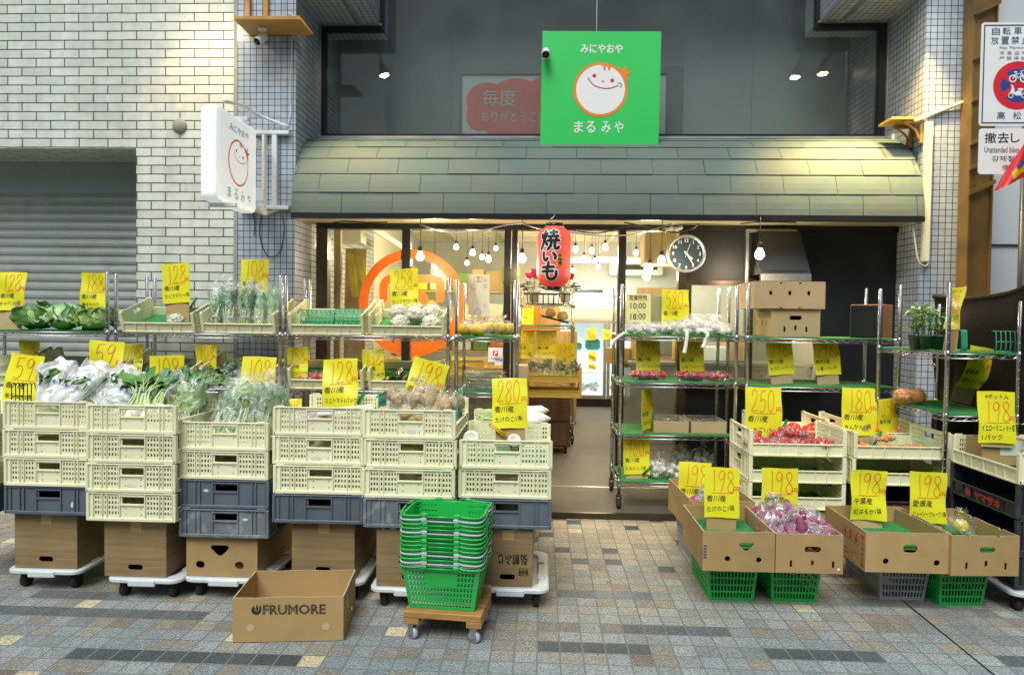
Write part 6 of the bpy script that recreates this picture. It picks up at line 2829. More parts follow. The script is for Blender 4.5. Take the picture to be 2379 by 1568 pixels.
# ---- produce on the stacks
x, yf, z = STK['1']
z0 = z+.01
sl_ = ['spinach bag leaning at the left of the left stack', 'spinach bag with blue writing in the left stack', 'spinach bag in the middle back of the left stack', 'spinach bag lying across the right of the left stack', 'spinach bag with blue writing at the right front of the left stack']
for i, (u, Y, rot, wr) in enumerate(((125, 3.62, (RAD(-38), RAD(-12), .1), 'ほうれん草'), (150, 3.55, (RAD(-50), RAD(8), -.1), 'ほうれん草'), (200, 3.75, (RAD(-42), RAD(16), .2), None), (235, 3.68, (RAD(-40), RAD(38), .1), None), (262, 3.5, (RAD(-58), RAD(28), -.1), 'ほうれん草'))):
    leafy_bag('spinach_bag', sl_[i], 'spinach bag', (P(u, 935, Y).x, Y-.05, z0+.06), rot, .24, .085, .035, 100+i, 'leaf_mid', 'leaf_fresh', 'film_white', 18, 'spinach bags on the left stack', writing=wr)
wire_ = MB()
bb = P(48, 925, 3.62)
for i in range(6):
    xx = bb.x-.05+.022*i
    wire_.tube(cat_rom([(xx, 3.62, z0), (xx, 3.62, z0+.15), (xx+.004, 3.625, z0+.168), (xx+.012, 3.63, z0+.168), (xx+.016, 3.63, z0+.12)], 3), .0026, 5)
wire_.tube([(bb.x-.05, 3.62, z0+.10), (bb.x+.06, 3.62, z0+.10)], .0026, 5)
tag(obj('wire_divider', wire_, 'black'), 'black wire divider in front of the 59 yen card at the left', 'wire divider')

x, yf, z = STK['2']
tl = ['bunch of turnips with greens at the left of the turnip crate', 'bunch of turnips with greens in the middle of the turnip crate', 'bunch of turnips with greens at the right of the turnip crate', 'bunch of turnips with greens at the back of the turnip crate']
for i, (u, Y, ry) in enumerate(((318, 3.45, -.25), (350, 3.5, .1), (400, 3.5, .4), (420, 3.72, .5))):
    t = thing('turnip_bunch', tl[i], 'turnip bunch', (P(u, 945, Y).x, Y, z+.075), (RAD(8), 0, -ry), group='bunches of turnips with greens')
    rr = random.Random(i+40)
    for k in range(5):
        mb = MB()
        mb.lathe([(0, -.034), (.006, -.03), (.022, -.018), (.029, 0), (.024, .018), (.010, .028), (0, .03)], 14)
        obj('turnip', mb, 'root_white', t, ((k-2)*.038, -.02+.012*(k % 2), .0-.03*(k % 2)), (RAD(-70), 0, 0))
    mb = MB()
    for k in range(30):
        a = rr.uniform(-1, 1)
        b = Vector(((a)*.06, .01, .0))
        m_ = Vector((a*.035+rr.uniform(-.01, .01), .09, .05+rr.uniform(-.01, .02)))
        e = Vector((a*.09+rr.uniform(-.03, .03), .16+rr.uniform(0, .06), .085+rr.uniform(-.01, .05)))
        mb.tube(cat_rom([tuple(b), tuple(m_), tuple(e)], 3), [.005]*4+[.003]*3, 5, 0)
        d_ = e-m_
        leaf(mb, e-d_*.3, (d_.x+rr.uniform(-.05, .05), d_.y*rr.uniform(.2, 1), rr.uniform(0, .08)), (0, -.5, 1), rr.uniform(.08, .13), rr.uniform(.045, .065), rr.uniform(.3, 1.5), .2, .13, k, 1, nu=7, nv=4)
    obj('greens', mb, ['stem_pale', ['leaf_mid', 'leaf_blue', 'leaf_mid', 'leaf_dark'][i]], t)
    mb = MB()
    mb.tube([(.045*math.cos(k*PI/6), .09, .05+.02*math.sin(k*PI/6)) for k in range(12)], .004, 5, closed=True)
    obj('band', mb, 'ink_blue', t)
x, yf, z = STK['3']
nl = ['bagged napa cabbage at the left of its crate, leaning on the turnip crate', 'bagged napa cabbage in the middle of its crate', 'bagged napa cabbage right of the middle', 'bagged napa cabbage at the right end', 'bagged napa cabbage at the back of its crate']
for i, (u, Y, rot, s_) in enumerate(((452, 3.44, (RAD(-20), RAD(-10), 0), 1.0), (520, 3.43, (RAD(-36), RAD(22), 0), 1.0), (562, 3.43, (RAD(-30), 0, 0), 1.05), (605, 3.48, (RAD(-28), RAD(-12), 0), 1.0), (640, 3.60, (RAD(-30), RAD(-16), 0), 1.0))):
    leafy_bag('napa_bag', nl[i], 'bagged napa', (P(u, 985, Y).x, Y-.05, z+.035), rot, .27*s_, .105, .09, 120+i, ['leaf_light', 'leaf_fresh', 'leaf_light', 'leaf_fresh', 'leaf_fresh'][i], 'leaf_pale', 'film', 46, 'bags of napa cabbage')
x, yf, z = STK['4']
for i in range(6):
    t = thing('mini_tomato_pack', ['mini tomato pack, front left in its crate', 'mini tomato pack, front middle in its crate', 'mini tomato pack, front right in its crate', 'mini tomato pack, back left in its crate', 'mini tomato pack, back middle in its crate', 'mini tomato pack, back right in its crate'][i], 'food pack', (x+(i % 3-1)*.125, yf+.13+(i//3)*.17, z+.012), group='mini tomato packs')
    mb = MB()
    rr = random.Random(i)
    for k in range(14):
        mb.sphere((rr.uniform(-.045, .045), rr.uniform(-.06, .06), .022+rr.uniform(0, .03)), .013, 9, 6)
    obj('tomatoes', mb, 'tomato', t)
    obj('film', bag_mb(.056, .075, .040, i, False, nz=.06), 'film_white', t)
mb = MB()
mb.rbox(-.13, .13, -.05, .05, 0, .004, .0015)
tag(obj('paper_slip', mb, 'paper', None, (P(805, 946, yf+.12).x, yf+.10, z+.112), (RAD(10), RAD(-6), .2)), 'white paper slip lying on the mini tomato crate', 'paper')
x, yf, z = STK['5']
pl_ = ['potato bag at the left of the heap', 'potato bag in the front middle of the heap', 'potato bag at the front right of the heap', 'potato bag at the back left of the heap', 'potato bag on top at the back of the heap', 'potato bag at the back right of the heap', 'potato bag at the right end of the heap']
for i, (dx, dy, dz, rx, rz) in enumerate(((-.135, .16, .03, .085, .055), (-.03, .13, .035, .085, .06), (.075, .14, .03, .085, .06), (-.12, .36, .085, .09, .06), (.01, .34, .11, .095, .06), (.10, .36, .07, .085, .06), (.165, .28, .085, .07, .05))):
    t = produce_bag('potato_bag', pl_[i], 'potato bag', potato_mb, 'potato', rx, .08, rz, 8, .033, 'film_thin', 140+i, ['potato'], 'clear bags of potatoes', neck=i in (1, 2, 4))
    t.location = (x+dx, yf+dy, z+dz)
    t.rotation_euler = (RAD(rnd.uniform(-15, 15)), RAD(rnd.uniform(-15, 15)), rnd.uniform(0, 3))
divider('green wire divider on the left side of the potatoes', x-.195, yf+.30, z+.02, .16, .16, 6, 'mint_plastic', (0, 0, RAD(90)), dp=.01)
divider('green wire divider on the right side of the potatoes', x+.195, yf+.30, z+.02, .20, .18, 6, 'mint_plastic', (0, 0, RAD(90)), dp=.01)
x, yf, z = STK['6']
divider('teal divider grid standing inside the bamboo shoot crate', x, yf+.06, z+.012, .34, .085, 9, 'mint_plastic', (RAD(-20), 0, 0), dp=.03)
tag(obj('turf_mat', turf_mb(x-.19, x+.19, yf+.03, yf+.5, z+.009), 'turf'), 'green turf mat in the bamboo shoot crate', 'turf mat')
for i, (u, v, Y, sc_) in enumerate(((1094, 1017, yf+.10, 1.0), (1195, 1022, yf+.06, .8))):
    t = thing('bamboo_shoot', ['pale round bamboo shoot end at the left front of its crate', 'pale round bamboo shoot end in front of the 280 yen card'][i], 'bamboo shoot', P(u, v, Y), (RAD(-28), 0, RAD(-10+20*i)))
    mb = MB()
    mb.lathe([(0, -.012), (.014, -.010), (.024, .0), (.036, .006), (.040, -.002), (.036, -.02), (.022, -.08), (0, -.12)], 20)
    mb.xf(lambda p: Vector((p.x*sc_, (-p.z)*sc_, p.y*sc_)))
    obj('shoot', mb, 'root_white', t)
# daikon crate behind stack 6
carton('carton', 'brown carton hidden behind the doorway stack under the daikon crate', .40, .40, .60, (STK['6'][0]-.06, 4.36, 0.001), top=True)
xb_ = STK['6'][0]-.06
crate(ME_CREAM, xb_, 4.34, .608, RAD(2), 'cream crate of daikon radishes behind the bamboo shoot crate', 'crates in the front stacks')
for i in range(6):
    t = thing('daikon', ['daikon radish with pale stems, first from the left', 'daikon radish with pale stems, second from the left', 'daikon radish with pale stems, third from the left', 'daikon radish behind the 280 yen card', 'daikon radish right of the 280 yen card', 'daikon radish on top of the row'][i], 'daikon', (xb_-.02+.03*(i % 3), 4.13+.05*i, .735+.02*(i//3)), (0, RAD(-4), RAD(6*i-14)), group='daikon radishes in their crate')
    mb = MB()
    mb.tube(cat_rom([(-.02, 0, 0), (0, 0, 0), (.10, 0, 0), (.19, 0, -.004), (.24, 0, -.008)], 3), [.016]+[.03]*3+[.033]*6+[.02, .012, .004], 12)
    obj('root', mb, 'root_white', t)
    mb = MB()
    rr = random.Random(i)
    for k in range(9):
        mb.tube([(-.015, rr.uniform(-.012, .012), rr.uniform(-.01, .012)), (-.09, rr.uniform(-.03, .03), rr.uniform(-.02, .03)), (-.17, rr.uniform(-.05, .05), rr.uniform(-.03, .04))], [.005, .004, .003], 5)
    obj('stems', mb, 'stem_pale', t)

# ================================================================ RIGHT STACKS
def show_stack(kinds, x, y, z, rz, where):
    n = len(kinds)
    for i, k in enumerate(kinds):
        me, nm, c = {'s': (ME_SHOW, 'display_crate', 'cream display crate'), 'b': (ME_BLACK_T, 'bread_crate', 'dark red lettered crate'), 'y': (ME_YELLOW, 'display_crate', 'yellowish display crate')}[k]
        lab = '%s, %s of the stack %s' % (c, 'top' if i == n-1 else ORD[i], where)
        if k == 'b':
            t = thing('bread_crate', lab, 'crate', (x, y, z), (0, 0, rz), group='dark bread crates')
            obj('body', ME_BLACK_T, None, t)
            for s_ in (-1, 1):
                mb = MB()
                M = Matrix.Rotation(RAD(90)*s_, 4, 'Z')
                text(mb, 'ヤマザキ', .05, .040, .040, -.2085, 0, w=.20, bold=.05, M=M)
                pts = []
                for q in range(24):
                    a = 2*PI*q/24
                    r_ = .026 if q % 2 else .019
                    pts.append((-.105+r_*math.cos(a), -.2085, .040+r_*math.sin(a)))
                mb.add(pts+[(-.105, -.2085, .040)], [(q, (q+1) % 24, 24) for q in range(24)], 0, M=M)
                mb.disc((-.105, .040), .008, -.2092, 1, M=M)
                obj('lettering', mb, ['ink_carton_red', 'grey_crate'], t)
            z += .1645
        else:
            crate(me, x+rnd.uniform(-.004, .004), y, z, rz+rnd.uniform(-.006, .006), lab, 'cream display crates with a low front', nm)
            z += .1505
    return z-.1505


ME_BLACK_T = crate_mesh('body', True, 'black_crate', CW=.41, CL=.54, CH=.164, low=.48)
YA_ = 3.94
xA = (P(1745, 1100, YA_).x+P(1960, 1100, YA_).x)/2
zA = show_stack('sss', xA, YA_+.205, .292, PI/2, 'of strawberry packs')
carton('carton', 'brown carton under the strawberry stack', .46, .38, .180, (xA, YA_+.21, .105), top=True)
dolly('white dolly under the strawberry stack', (xA, YA_+.22, 0), .54, .44)
xB = (P(1985, 1100, 3.96).x+P(2205, 1100, 3.96).x)/2
zB_ = show_stack('bbss', xB, 3.96+.205, .106, PI/2, 'of kumquat packs')
dolly('white dolly under the kumquat stack', (xB, 4.18, 0), .54, .44)
xC, yC = 2.235+.205, 3.32+.27
zC = show_stack('bbbs', xC, yC, .106, 0, 'of seedlings at the right edge')
dolly('white dolly under the seedling stack at the right edge', (xC, yC, 0), .46, .60)
for i in range(3):
    tag(obj('turf_mat', turf_mb(xA-.25, xA+.25, YA_+.02, YA_+.39, .292+.1505*i+.009, i), 'turf'), ['dark green turf mat in the bottom strawberry stack crate', 'dark green turf mat in the middle strawberry stack crate', 'turf mat under the red strawberry packs'][i], 'turf mat')
for i in range(2):
    tag(obj('turf_mat', turf_mb(xB-.25, xB+.25, 3.98, 4.35, zB_-.1505*i+.009, i), 'turf'), ['turf mat under the kumquat packs', 'dark green turf mat in the crate below the kumquats'][i], 'turf mat')
tag(obj('turf_mat', turf_mb(xC-.19, xC+.19, yC-.25, yC+.25, zC+.009, 3), 'turf'), 'turf mat in the seedling crate at the right edge', 'turf mat')
k = 0
SPL = ['strawberry pack, front left in the crate stack', 'strawberry pack, front second from the left in the crate stack', 'strawberry pack, front third in the crate stack', 'strawberry pack, front right in the crate stack', 'strawberry pack, back left in the crate stack', 'strawberry pack, back middle in the crate stack', 'strawberry pack, back right in the crate stack', 'strawberry pack lying on top in the crate stack']
for (dx, dy, dz) in ((-.20, -.11, 0), (-.07, -.12, 0), (.05, -.11, .0), (.17, -.12, 0), (-.18, .04, .012), (-.03, .03, .02), (.11, .04, .02), (.03, -.03, .05)):
    strawberry_pack(SPL[k], xA+dx, YA_+.20+dy, zA+.020+dz, .3*k, 30+k, 1.0)
    k += 1
KQ = ['kumquat pack, front left in its crate', 'kumquat pack, front middle in its crate', 'kumquat pack, front right in its crate', 'kumquat pack, back left in its crate', 'kumquat pack, back middle in its crate']
for i, (dx, dy, dz) in enumerate(((-.17, -.10, 0), (-.02, -.11, 0), (.12, -.10, 0), (-.16, .05, .01), (.02, .04, .03))):
    t = thing('kumquat_pack', KQ[i], 'fruit pack', (xB+dx, 3.96+.205+dy, zB_+.02+dz), (0, 0, .15*i), group='clear packs of kumquats')
    mb = MB()
    rr = random.Random(i)
    for k in range(18):
        mb.sphere((rr.uniform(-.05, .05), rr.uniform(-.035, .035), .02+rr.uniform(0, .02)), .014, 9, 6, sc=(1, 1.2, 1))
    obj('kumquats', mb, 'citrus_orange', t)
    mb = MB()
    mb.rbox(-.068, .068, -.052, .052, 0, .046, .006)
    obj('tray', mb, 'film_thin', t)
# apples / oranges in the crates behind
for (u, lab, m, gl_, mm) in ((1868, 'cream crate of red apples behind the strawberry stack', 'tomato', 'apple', 'red'), (2020, 'cream crate of orange fruit behind the 180 yen card', 'citrus_orange', 'orange', 'orange')):
    xx = P(u, 960, 4.42).x
    carton('carton', 'brown carton hidden under the ' + lab[6:].split(' behind')[0], .45, .36, .585, (xx, 4.62, .001), top=True)
    crate(ME_SHOW, xx, 4.62, .592, PI/2, lab, 'cream display crates with a low front', 'display_crate')
    PN = ['left front', 'front second', 'front third', 'right front', 'back left', 'back middle', 'back right']
    for i, (dx, dy) in enumerate(((-.19, -.12), (-.07, -.12), (.06, -.12), (.18, -.12), (-.12, .0), (.01, .0), (.14, .0))):
        mb = citrus_mb(.046)
        tag(obj(gl_, mb, m, None, (xx+dx, 4.62+dy, .592+.058), (0, 0, i)), '%s %s, %s one in the crate behind the stack' % (mm, gl_, PN[i]), gl_, 'loose %ss in the crate behind' % gl_)
# seedling crate contents
t = thing('shipping_carton', 'small brown carton with a white delivery note in the seedling crate', 'box', (xC-.03, yC+.11, zC+.02))
mb = MB()
mb.rbox(-.12, .12, -.02, .12, 0, .135, .002)
obj('body', mb, 'cardboard', t)
mb = MB()
mb.box(-.03, .105, -.0215, -.0205, .055, .13)
obj('delivery_note', mb, 'paper', t)
t = thing('tomato_seedling', 'leafy tomato seedling in a yellow pot at the right edge of the photo', 'plant', (xC+.10, yC-.02, zC+.018))
mb = MB()
mb.lathe([(.03, 0), (.05, .075), (.056, .08), (.056, .088), (.046, .088), (0, .07)], 16)
obj('pot', mb, 'citrus_yellow', t)
mb = MB()
rr = random.Random(9)
for s_ in range(6):
    a = s_*1.1
    top = Vector((math.cos(a)*.09, math.sin(a)*.09, .14+.05*(s_ % 3)))
    b = Vector((0, 0, .07))
    mb.tube([b, b.lerp(top, .5)+Vector((0, 0, .03)), top], [.004, .003, .002], 5, 1)
    for k in range(9):
        aa = k*2.4+s_
        leaf(mb, b.lerp(top, .3+.07*k), (math.cos(aa), math.sin(aa), rr.uniform(-.2, .5)), (0, 0, 1), rr.uniform(.05, .085), rr.uniform(.025, .04), .7, .2, .14, k, 0, nu=5, nv=3)
obj('leaves', mb, ['leaf_light', 'leaf_mid'], t)

# ---- cartons on baskets at the right front
ZC = .199
def sb(m, label, cx_, cy_, rz=0.0):
    stand_basket(m, label, cx_, cy_, rz, .245, .42, .197)


sb('grey_basket', 'grey plastic basket under the rear left carton', .96, 4.02, RAD(3))
sb('green_basket', 'green plastic basket under the empty carton with the heart shaped hole', .934, 3.55, 0)
sb('green_basket', 'green plastic basket under the carton of purple sweet potatoes', 1.235, 3.56, 0)
sb('grey_basket', 'grey plastic basket under the carton printed with numbers', 1.777, 3.62, 0)
sb('green_basket', 'green plastic basket under the carton with one yellow fruit', 2.015, 3.57, RAD(4))
carton('open_carton', 'open brown carton of purple sweet potatoes, rear left of the right group', .34, .53, .185, (.975, 4.01, ZC), RAD(3), left=[slot(-.1, .08, .012, .032), slot(.06, .06, .012, .032)], front=[slot(0, .1, .06, .02)], group='open fruit cartons at the right front')
c2 = carton('open_carton', 'empty open carton with a heart shaped hole and green turf inside', .327, .46, .185, (.9195, 3.435, ZC), RAD(0), front=[tri_slot(.035, .120, .034), circ(-.05, .060, .0125), circ(.092, .058, .0125)], left=[circ(-.13, .06, .012)], group='open fruit cartons at the right front')
mb = MB()
for i in range(5):
    z = .045+.0135*i
    mb.box(-.1637-.0008, -.1637, -.195-.02, -.225+.02, z, z+.007)
    mb.box(-.160, -.146, -.2312, -.2304, z+.015, z+.022)
obj('blue_bars', mb, 'sign_navytext', c2)
c3 = carton('open_carton', 'open carton heaped with bagged purple sweet potatoes', .304, .46, .180, (1.240, 3.437, ZC), RAD(0), front=[slot(.015, .112, .074, .027), slot(-.082, .044, .011, .032), slot(.014, .05, .013, .026), slot(.108, .044, .011, .032)], group='open fruit cartons at the right front')
mb = MB()
mb.disc((.132, .024), .006, -.2312, 0)
obj('sticker', mb, 'sign_white', c3)
def ycart(cx0_, cy0_, w_, d_, rz):
    # centre from the front left corner
    c, s = math.cos(rz), math.sin(rz)
    return cx0_+c*w_/2-s*d_/2, cy0_+s*w_/2+c*d_/2


rz4 = 0.0
cx4, cy4 = ycart(1.509, 3.245, .385, .46, rz4)
c4 = carton('open_carton', 'open carton printed with red numbers, green turf inside', .385, .46, .188, (cx4, cy4, ZC), rz4, front=[slot(.01, .115, .066, .038), circ(-.10, .054, .0135), circ(.130, .052, .0135)], left=[slot(.12, .045, .012, .034)], group='open fruit cartons at the right front')
mb = MB()
ML = Matrix.Translation((-.1925-.0006, 0, 0)) @ Matrix.Rotation(RAD(-90), 4, 'Z')
for i, ch in enumerate('456'):
    px_ = -.02+i*.062+.03
    text(mb, ch, px_, .128, .036, 0, 0, bold=.05, M=ML)
    mb.ribbon([(px_-.026, .102), (px_+.026, .102), (px_+.026, .154), (px_-.026, .154), (px_-.026, .102)], .0025, 0, M=ML)
for r_ in range(2):
    for k in range(11):
        mb.disc((-.13+.017*k, .052-.022*r_), .006, 0, 0, 10, M=ML)
mb.box(-.10, -.05, -.0005, .0, .066, .072, 0, ML)
for i in range(6):
    z = .022+.026*i
    xx = .200
    if i in (0, 5):
        for k in range(3):
            mb.box(xx-.012, xx+.012, -.0005, 0, z-.007+.007*k, z-.003+.007*k, 0, ML)
    elif i in (1, 4):
        mb.disc((xx, z), .010, 0, 0, 16, r2=.006, M=ML)
    else:
        pts = [(xx+(.011 if q % 2 else .005)*math.cos(q*PI/8), 0, z+(.011 if q % 2 else .005)*math.sin(q*PI/8)) for q in range(16)]
        mb.add(pts+[(xx, 0, z)], [(q, (q+1) % 16, 16) for q in range(16)], 0, M=ML)
obj('print', mb, 'ink_carton_red', c4)
rz5 = RAD(3)
cx5, cy5 = ycart(1.884, 3.225, .312, .46, rz5)
c5 = carton('open_carton', 'open carton with one bagged yellow fruit at the far right', .312, .46, .186, (cx5, cy5, ZC), rz5, front=[slot(.01, .122, .072, .027), slot(-.085, .048, .011, .034), slot(.005, .058, .014, .028), slot(.095, .046, .011, .034)], notch=((-.25, .02, .008), (.2, .02, .008)), group='open fruit cartons at the right front')
for (cx_, cy_, rz, w_, d_, lab) in ((.9195, 3.435, 0, .327, .46, 'green turf mat in the empty carton with the heart shaped hole'), (cx4, cy4, rz4, .385, .46, 'green turf mat in the carton with the red numbers'), (cx5, cy5, rz5, .312, .46, 'green turf mat in the carton with one yellow fruit')):
    o = obj('turf_mat', turf_mb(-w_/2+.012, w_/2-.012, -d_/2+.012, d_/2-.012, 0, w_*9), 'turf', None, (cx_, cy_, ZC+.105), (0, 0, rz))
    tag(o, lab, 'turf mat')
SW = ['purple sweet potato bag at the front left of the heaped carton', 'purple sweet potato bag in the front middle of the heaped carton', 'purple sweet potato bag at the front right of the heaped carton', 'purple sweet potato bag at the middle left of the heaped carton', 'purple sweet potato bag at the middle right of the heaped carton', 'purple sweet potato bag on top at the back of the heaped carton', 'purple sweet potato bag in the rear left carton, front one', 'purple sweet potato bag in the rear left carton, back one']
for i, (xx, yy, zz, rx, rz) in enumerate(((1.16, 3.31, .125, .078, .05), (1.24, 3.29, .135, .08, .055), (1.325, 3.31, .125, .07, .05), (1.16, 3.46, .14, .08, .055), (1.315, 3.45, .155, .08, .06), (1.22, 3.58, .15, .09, .06), (.93, 3.90, .10, .09, .055), (1.02, 4.08, .11, .10, .06))):
    t = produce_bag('sweet_potato_bag', SW[i], 'sweet potato bag', sweet_mb, 'sweet_potato', rx, .08, rz, 5, .026, 'film_purple', 160+i, ['sweet_potato'], 'clear bags of purple sweet potatoes', neck=i in (0, 1, 3, 5, 6))
    t.location = (xx, yy, ZC+zz-.03)
    t.rotation_euler = (RAD(rnd.uniform(-12, 12)), RAD(rnd.uniform(-12, 12)), rnd.uniform(-.5, .5))
t = produce_bag('fruit_bag', 'clear tied bag with one big yellow citrus fruit in the far right carton', 'fruit bag', citrus_mb, 'citrus', .062, .058, .055, 1, .056, 'film_thin', 5, ['lemon'], neck=True, tie='citrus_yellow')
for ch in t.children:
    if ch.name.startswith('citrus'):
        ch.location = (0, 0, .054)
t.location = (P(2232, 1245, 3.45).x, 3.45, ZC+.112)

# ---- open cardboard box in the foreground
fl, frr = PZ(540, 1493, 0), PZ(797.6, 1488.5, 0)
bl = PZ(582, 1329, .185)
wF = (frr-fl).length
rzF = math.atan2(frr.y-fl.y, frr.x-fl.x)
dF = .31
cF = ycart(fl.x, fl.y, wF, dF, rzF)
fb = carton('open_box', 'open cardboard box lying on the paving with a dark flame emblem and lettering', wF, dF, .186, (cF[0], cF[1], .001), rzF, front=[], right=[slot(-.05, .12, .012, .05), circ(.06, .05, .012)], left=[slot(.05, .03, .06, .03)], back=[slot(-.12, .022, .07, .04), slot(.14, .022, .07, .04)])
mb = MB()
yq = -dF/2-.0012
zx = lambda X_: (X_-185)/925*wF-wF/2
zz_ = lambda Z_: (1290-Z_)/370*.186
text(mb, 'FRUMORE', (zx(440)+zx(957))/2, zz_(1019), zz_(980)-zz_(1057), yq, 0, w=zx(957)-zx(440), bold=.036)
text(mb, 'FRUMORE', (zx(440)+zx(957))/2, zz_(1019), (zz_(980)-zz_(1057)), yq-.0005, 1, w=zx(957)-zx(440), bold=.016)
text(mb, 'FRUMORE', (zx(440)+zx(957))/2, zz_(1019), (zz_(980)-zz_(1057)), yq-.0010, 0, w=zx(957)-zx(440), bold=-.004)
fx, fz = zx(382), zz_(1020)
rF = (zz_(980)-zz_(1057))*.52
def crescent(a0, a1, ro, cxo, czo, ri, mi, y):
    pts = []
    for k in range(13):
        a = RAD(a0+(a1-a0)*k/12)
        pts.append((fx+ro*math.cos(a), y, fz+ro*math.sin(a)))
    for k in range(13):
        a = RAD(a1+(a0-a1)*k/12)
        pts.append((fx+cxo+ri*math.cos(a), y, fz+czo+ri*math.sin(a)))
    n = 13
    mb.add(pts, [(k, k+1, 2*n-2-k, 2*n-1-k) for k in range(n-1)], mi)
crescent(-215, 45, rF, .1*rF, .30*rF, rF*.62, 0, yq)
for (a, s) in ((-.55, 1), (.1, 1.25), (.75, 1)):
    mb.add([(fx+a*rF, yq-.0004, fz-.2*rF), (fx+(a+.35)*rF, yq-.0004, fz+.1*rF), (fx+(a+.05)*rF, yq-.0004, fz+s*rF), (fx+(a-.2)*rF, yq-.0004, fz+.2*rF)], [(0, 1, 2, 3)], 0)
obj('lettering', mb, ['ink_frumore', 'cardboard'], fb)
for X_ in (335, 960):
    mb = MB()
    mb.disc((zx(X_), zz_(1167)), .0155, yq, 0, 26)
    obj('pale_disc', mb, 'cardboard_edge', fb)

# ---- nested shopping baskets on a wooden dolly
bc0 = PZ(1035, 1421, .128)
by = 2.965
bx_ = P(1038, 1400, by).x
rzb = RAD(-5)
wd_ = thing('wooden_dolly', 'small wooden dolly with grey casters under the green baskets', 'dolly', (bx_+.01, by-.005, 0), (0, 0, rzb))
mb = MB()
mb.rbox(-.165, .165, -.13, -.02, .098, .126, .003)
mb.rbox(-.165, .165, -.018, .13, .098, .126, .003)
obj('deck', mb, 'pine', wd_)
for sx in (-1, 1):
    mb = MB()
    mb.rbox(min(sx*.165, sx*.10), max(sx*.165, sx*.10), -.128, .128, .070, .0975, .003)
    obj('runner', mb, 'pine', wd_)
mb = MB()
mb.rbox(.10, .165, .10, .13, .1265, .16, .002)
obj('end_block', mb, 'pine', wd_)
for sx in (-1, 1):
    for sy in (-1, 1):
        mb = MB()
        x, y = sx*.132, sy*.10
        M = Matrix.Translation((x, y, 0)) @ Matrix.Rotation(RAD(55 if sx < 0 else 70), 4, 'Z')
        mb.tube([(-.008, 0, .026), (.008, 0, .026)], .026, 18, 0, M=M)
        mb.tube([(-.0095, 0, .026), (.0095, 0, .026)], .013, 12, 1, M=M)
        mb.box(-.014, -.0105, -.010, .016, .02, .066, 1, M)
        mb.box(.0105, .014, -.010, .016, .02, .066, 1, M)
        mb.rbox(-.022, .022, -.022, .022, .0655, .0695, .001, 1, M=M)
        obj('caster', mb, ['handle_grey', 'alu'], wd_)
GREY = [False, True, False, True, False, False, False, False, True, False, False, True, False]
seq = 'GWGGWGGGGWGWG'[::-1]
pos_l = ['bottom green shopping basket of the nested stack, its whole side showing']+['green shopping basket with %s handles, %s from the bottom of the stack' % ('grey' if seq[i] == 'W' else 'green', ['', 'second', 'third', 'fourth', 'fifth', 'sixth', 'seventh', 'eighth', 'ninth', 'tenth', 'eleventh', 'twelfth'][i]) for i in range(1, 12)]+['top green shopping basket of the nested stack, open inside showing']
for i, ch in enumerate(seq):
    shop_basket((bx_+rnd.uniform(-.003, .003), by+rnd.uniform(-.003, .003), 0.1275+.0180*i), rzb+rnd.uniform(-.012, .012), ch == 'W', pos_l[i], i == 1)

# ================================================================ PRICE CARDS
zT, z2 = zLt, zL2
pc = price_card
pc(30, 632, 65, 5.0, '128', '香川産', 'キャベツ1切', 'yellow 128 yen card at the left end above the dark cabbage', zb=zT+.008)
pc(222, 635, 64, 5.14, '188', '香川産', '春キャベツ', 'yellow 188 yen card behind the post of the left rack', zb=zT+.008)
pc(410, 613, 66, 5.12, '128', '香川産', 'カリフラワー1株', 'yellow 128 yen card standing in the crate with the single cauliflower', tilt=-4, zb=zc, clip=('green', .62, -.02, 57), bc='cardboard')
pc(591, 602, 66, 5.2, '108', '香川産', '小松菜1袋', 'yellow 108 yen card behind the bags of leafy greens', tilt=-2, zb=zc)
pc(939, 625, 66, 5.14, '258', '香川産', 'カリフラワー1株', 'yellow 258 yen card behind the six cauliflowers', tilt=-2, zb=zc, clip=('green', .55, -.01, 25))
# opening hours card
t = thing('hours_card', 'pale yellow card with the opening hours on the garlic rack', 'notice', (0, 0, 0))
c = P(1485, 682, 5.12)
q = 5.12/F
wd_h, hh_h = 56*q, 92*q
t.location = (c.x, c.y, c.z-hh_h)
t.rotation_euler = (RAD(-6), 0, 0)
mb = MB()
mb.rbox(-wd_h/2, wd_h/2, 0, .0025, 0, hh_h, .0008)
obj('sheet', mb, 'card_pale', t)
mb = MB()
for sx, f, h_, w_ in (('営業時間', .91, .115, .72), ('10:00', .70, .15, .62), ('～', .56, .03, .08), ('18:00', .43, .15, .62), ('定休日', .235, .11, .58), ('日・祝', .075, .1, .5)):
    text(mb, sx, -.02*wd_h, hh_h*f, hh_h*h_, -.0015, 0, w=wd_h*w_, bold=.005, jit=.03)
obj('lettering', mb, 'ink_black', t)
mb = MB()
for f in (.835, .165):
    mb.ribbon([(-wd_h*.38, hh_h*f), (wd_h*.40, hh_h*(f+.008))], .0022, -.0015)
obj('underline', mb, 'ink_red', t)
mb = MB()
mb.box(-.05, .05, .004, .008, -(c.z-hh_h-R1s[3]-.008), hh_h*.5)
obj('cardboard_back', mb, 'cardboard_pale', t)
pc(1568, 674, 61, 5.16, '580', '香川産', 'にんにく1袋', 'yellow 580 yen card behind the garlic bags', zb=R1s[3]+.007)
pc(72, 791, 48, 5.05, '108', '香川産', 'しいたけ', 'small yellow 108 yen card behind the spinach card at the left', tilt=3, zb=z2+.016)
pc(63, 824, 86, 3.72, '59', '香川産', '新玉ねぎ1袋', 'tilted yellow 59 yen card at the left end of the front crates', tilt=6, zb=STK['1'][2]+.012)
pc(252, 793, 82, 3.88, '59', '香川産', 'ほうれん草1袋', 'yellow 59 yen card behind the spinach bags', tilt=3, zb=STK['1'][2]+.012)
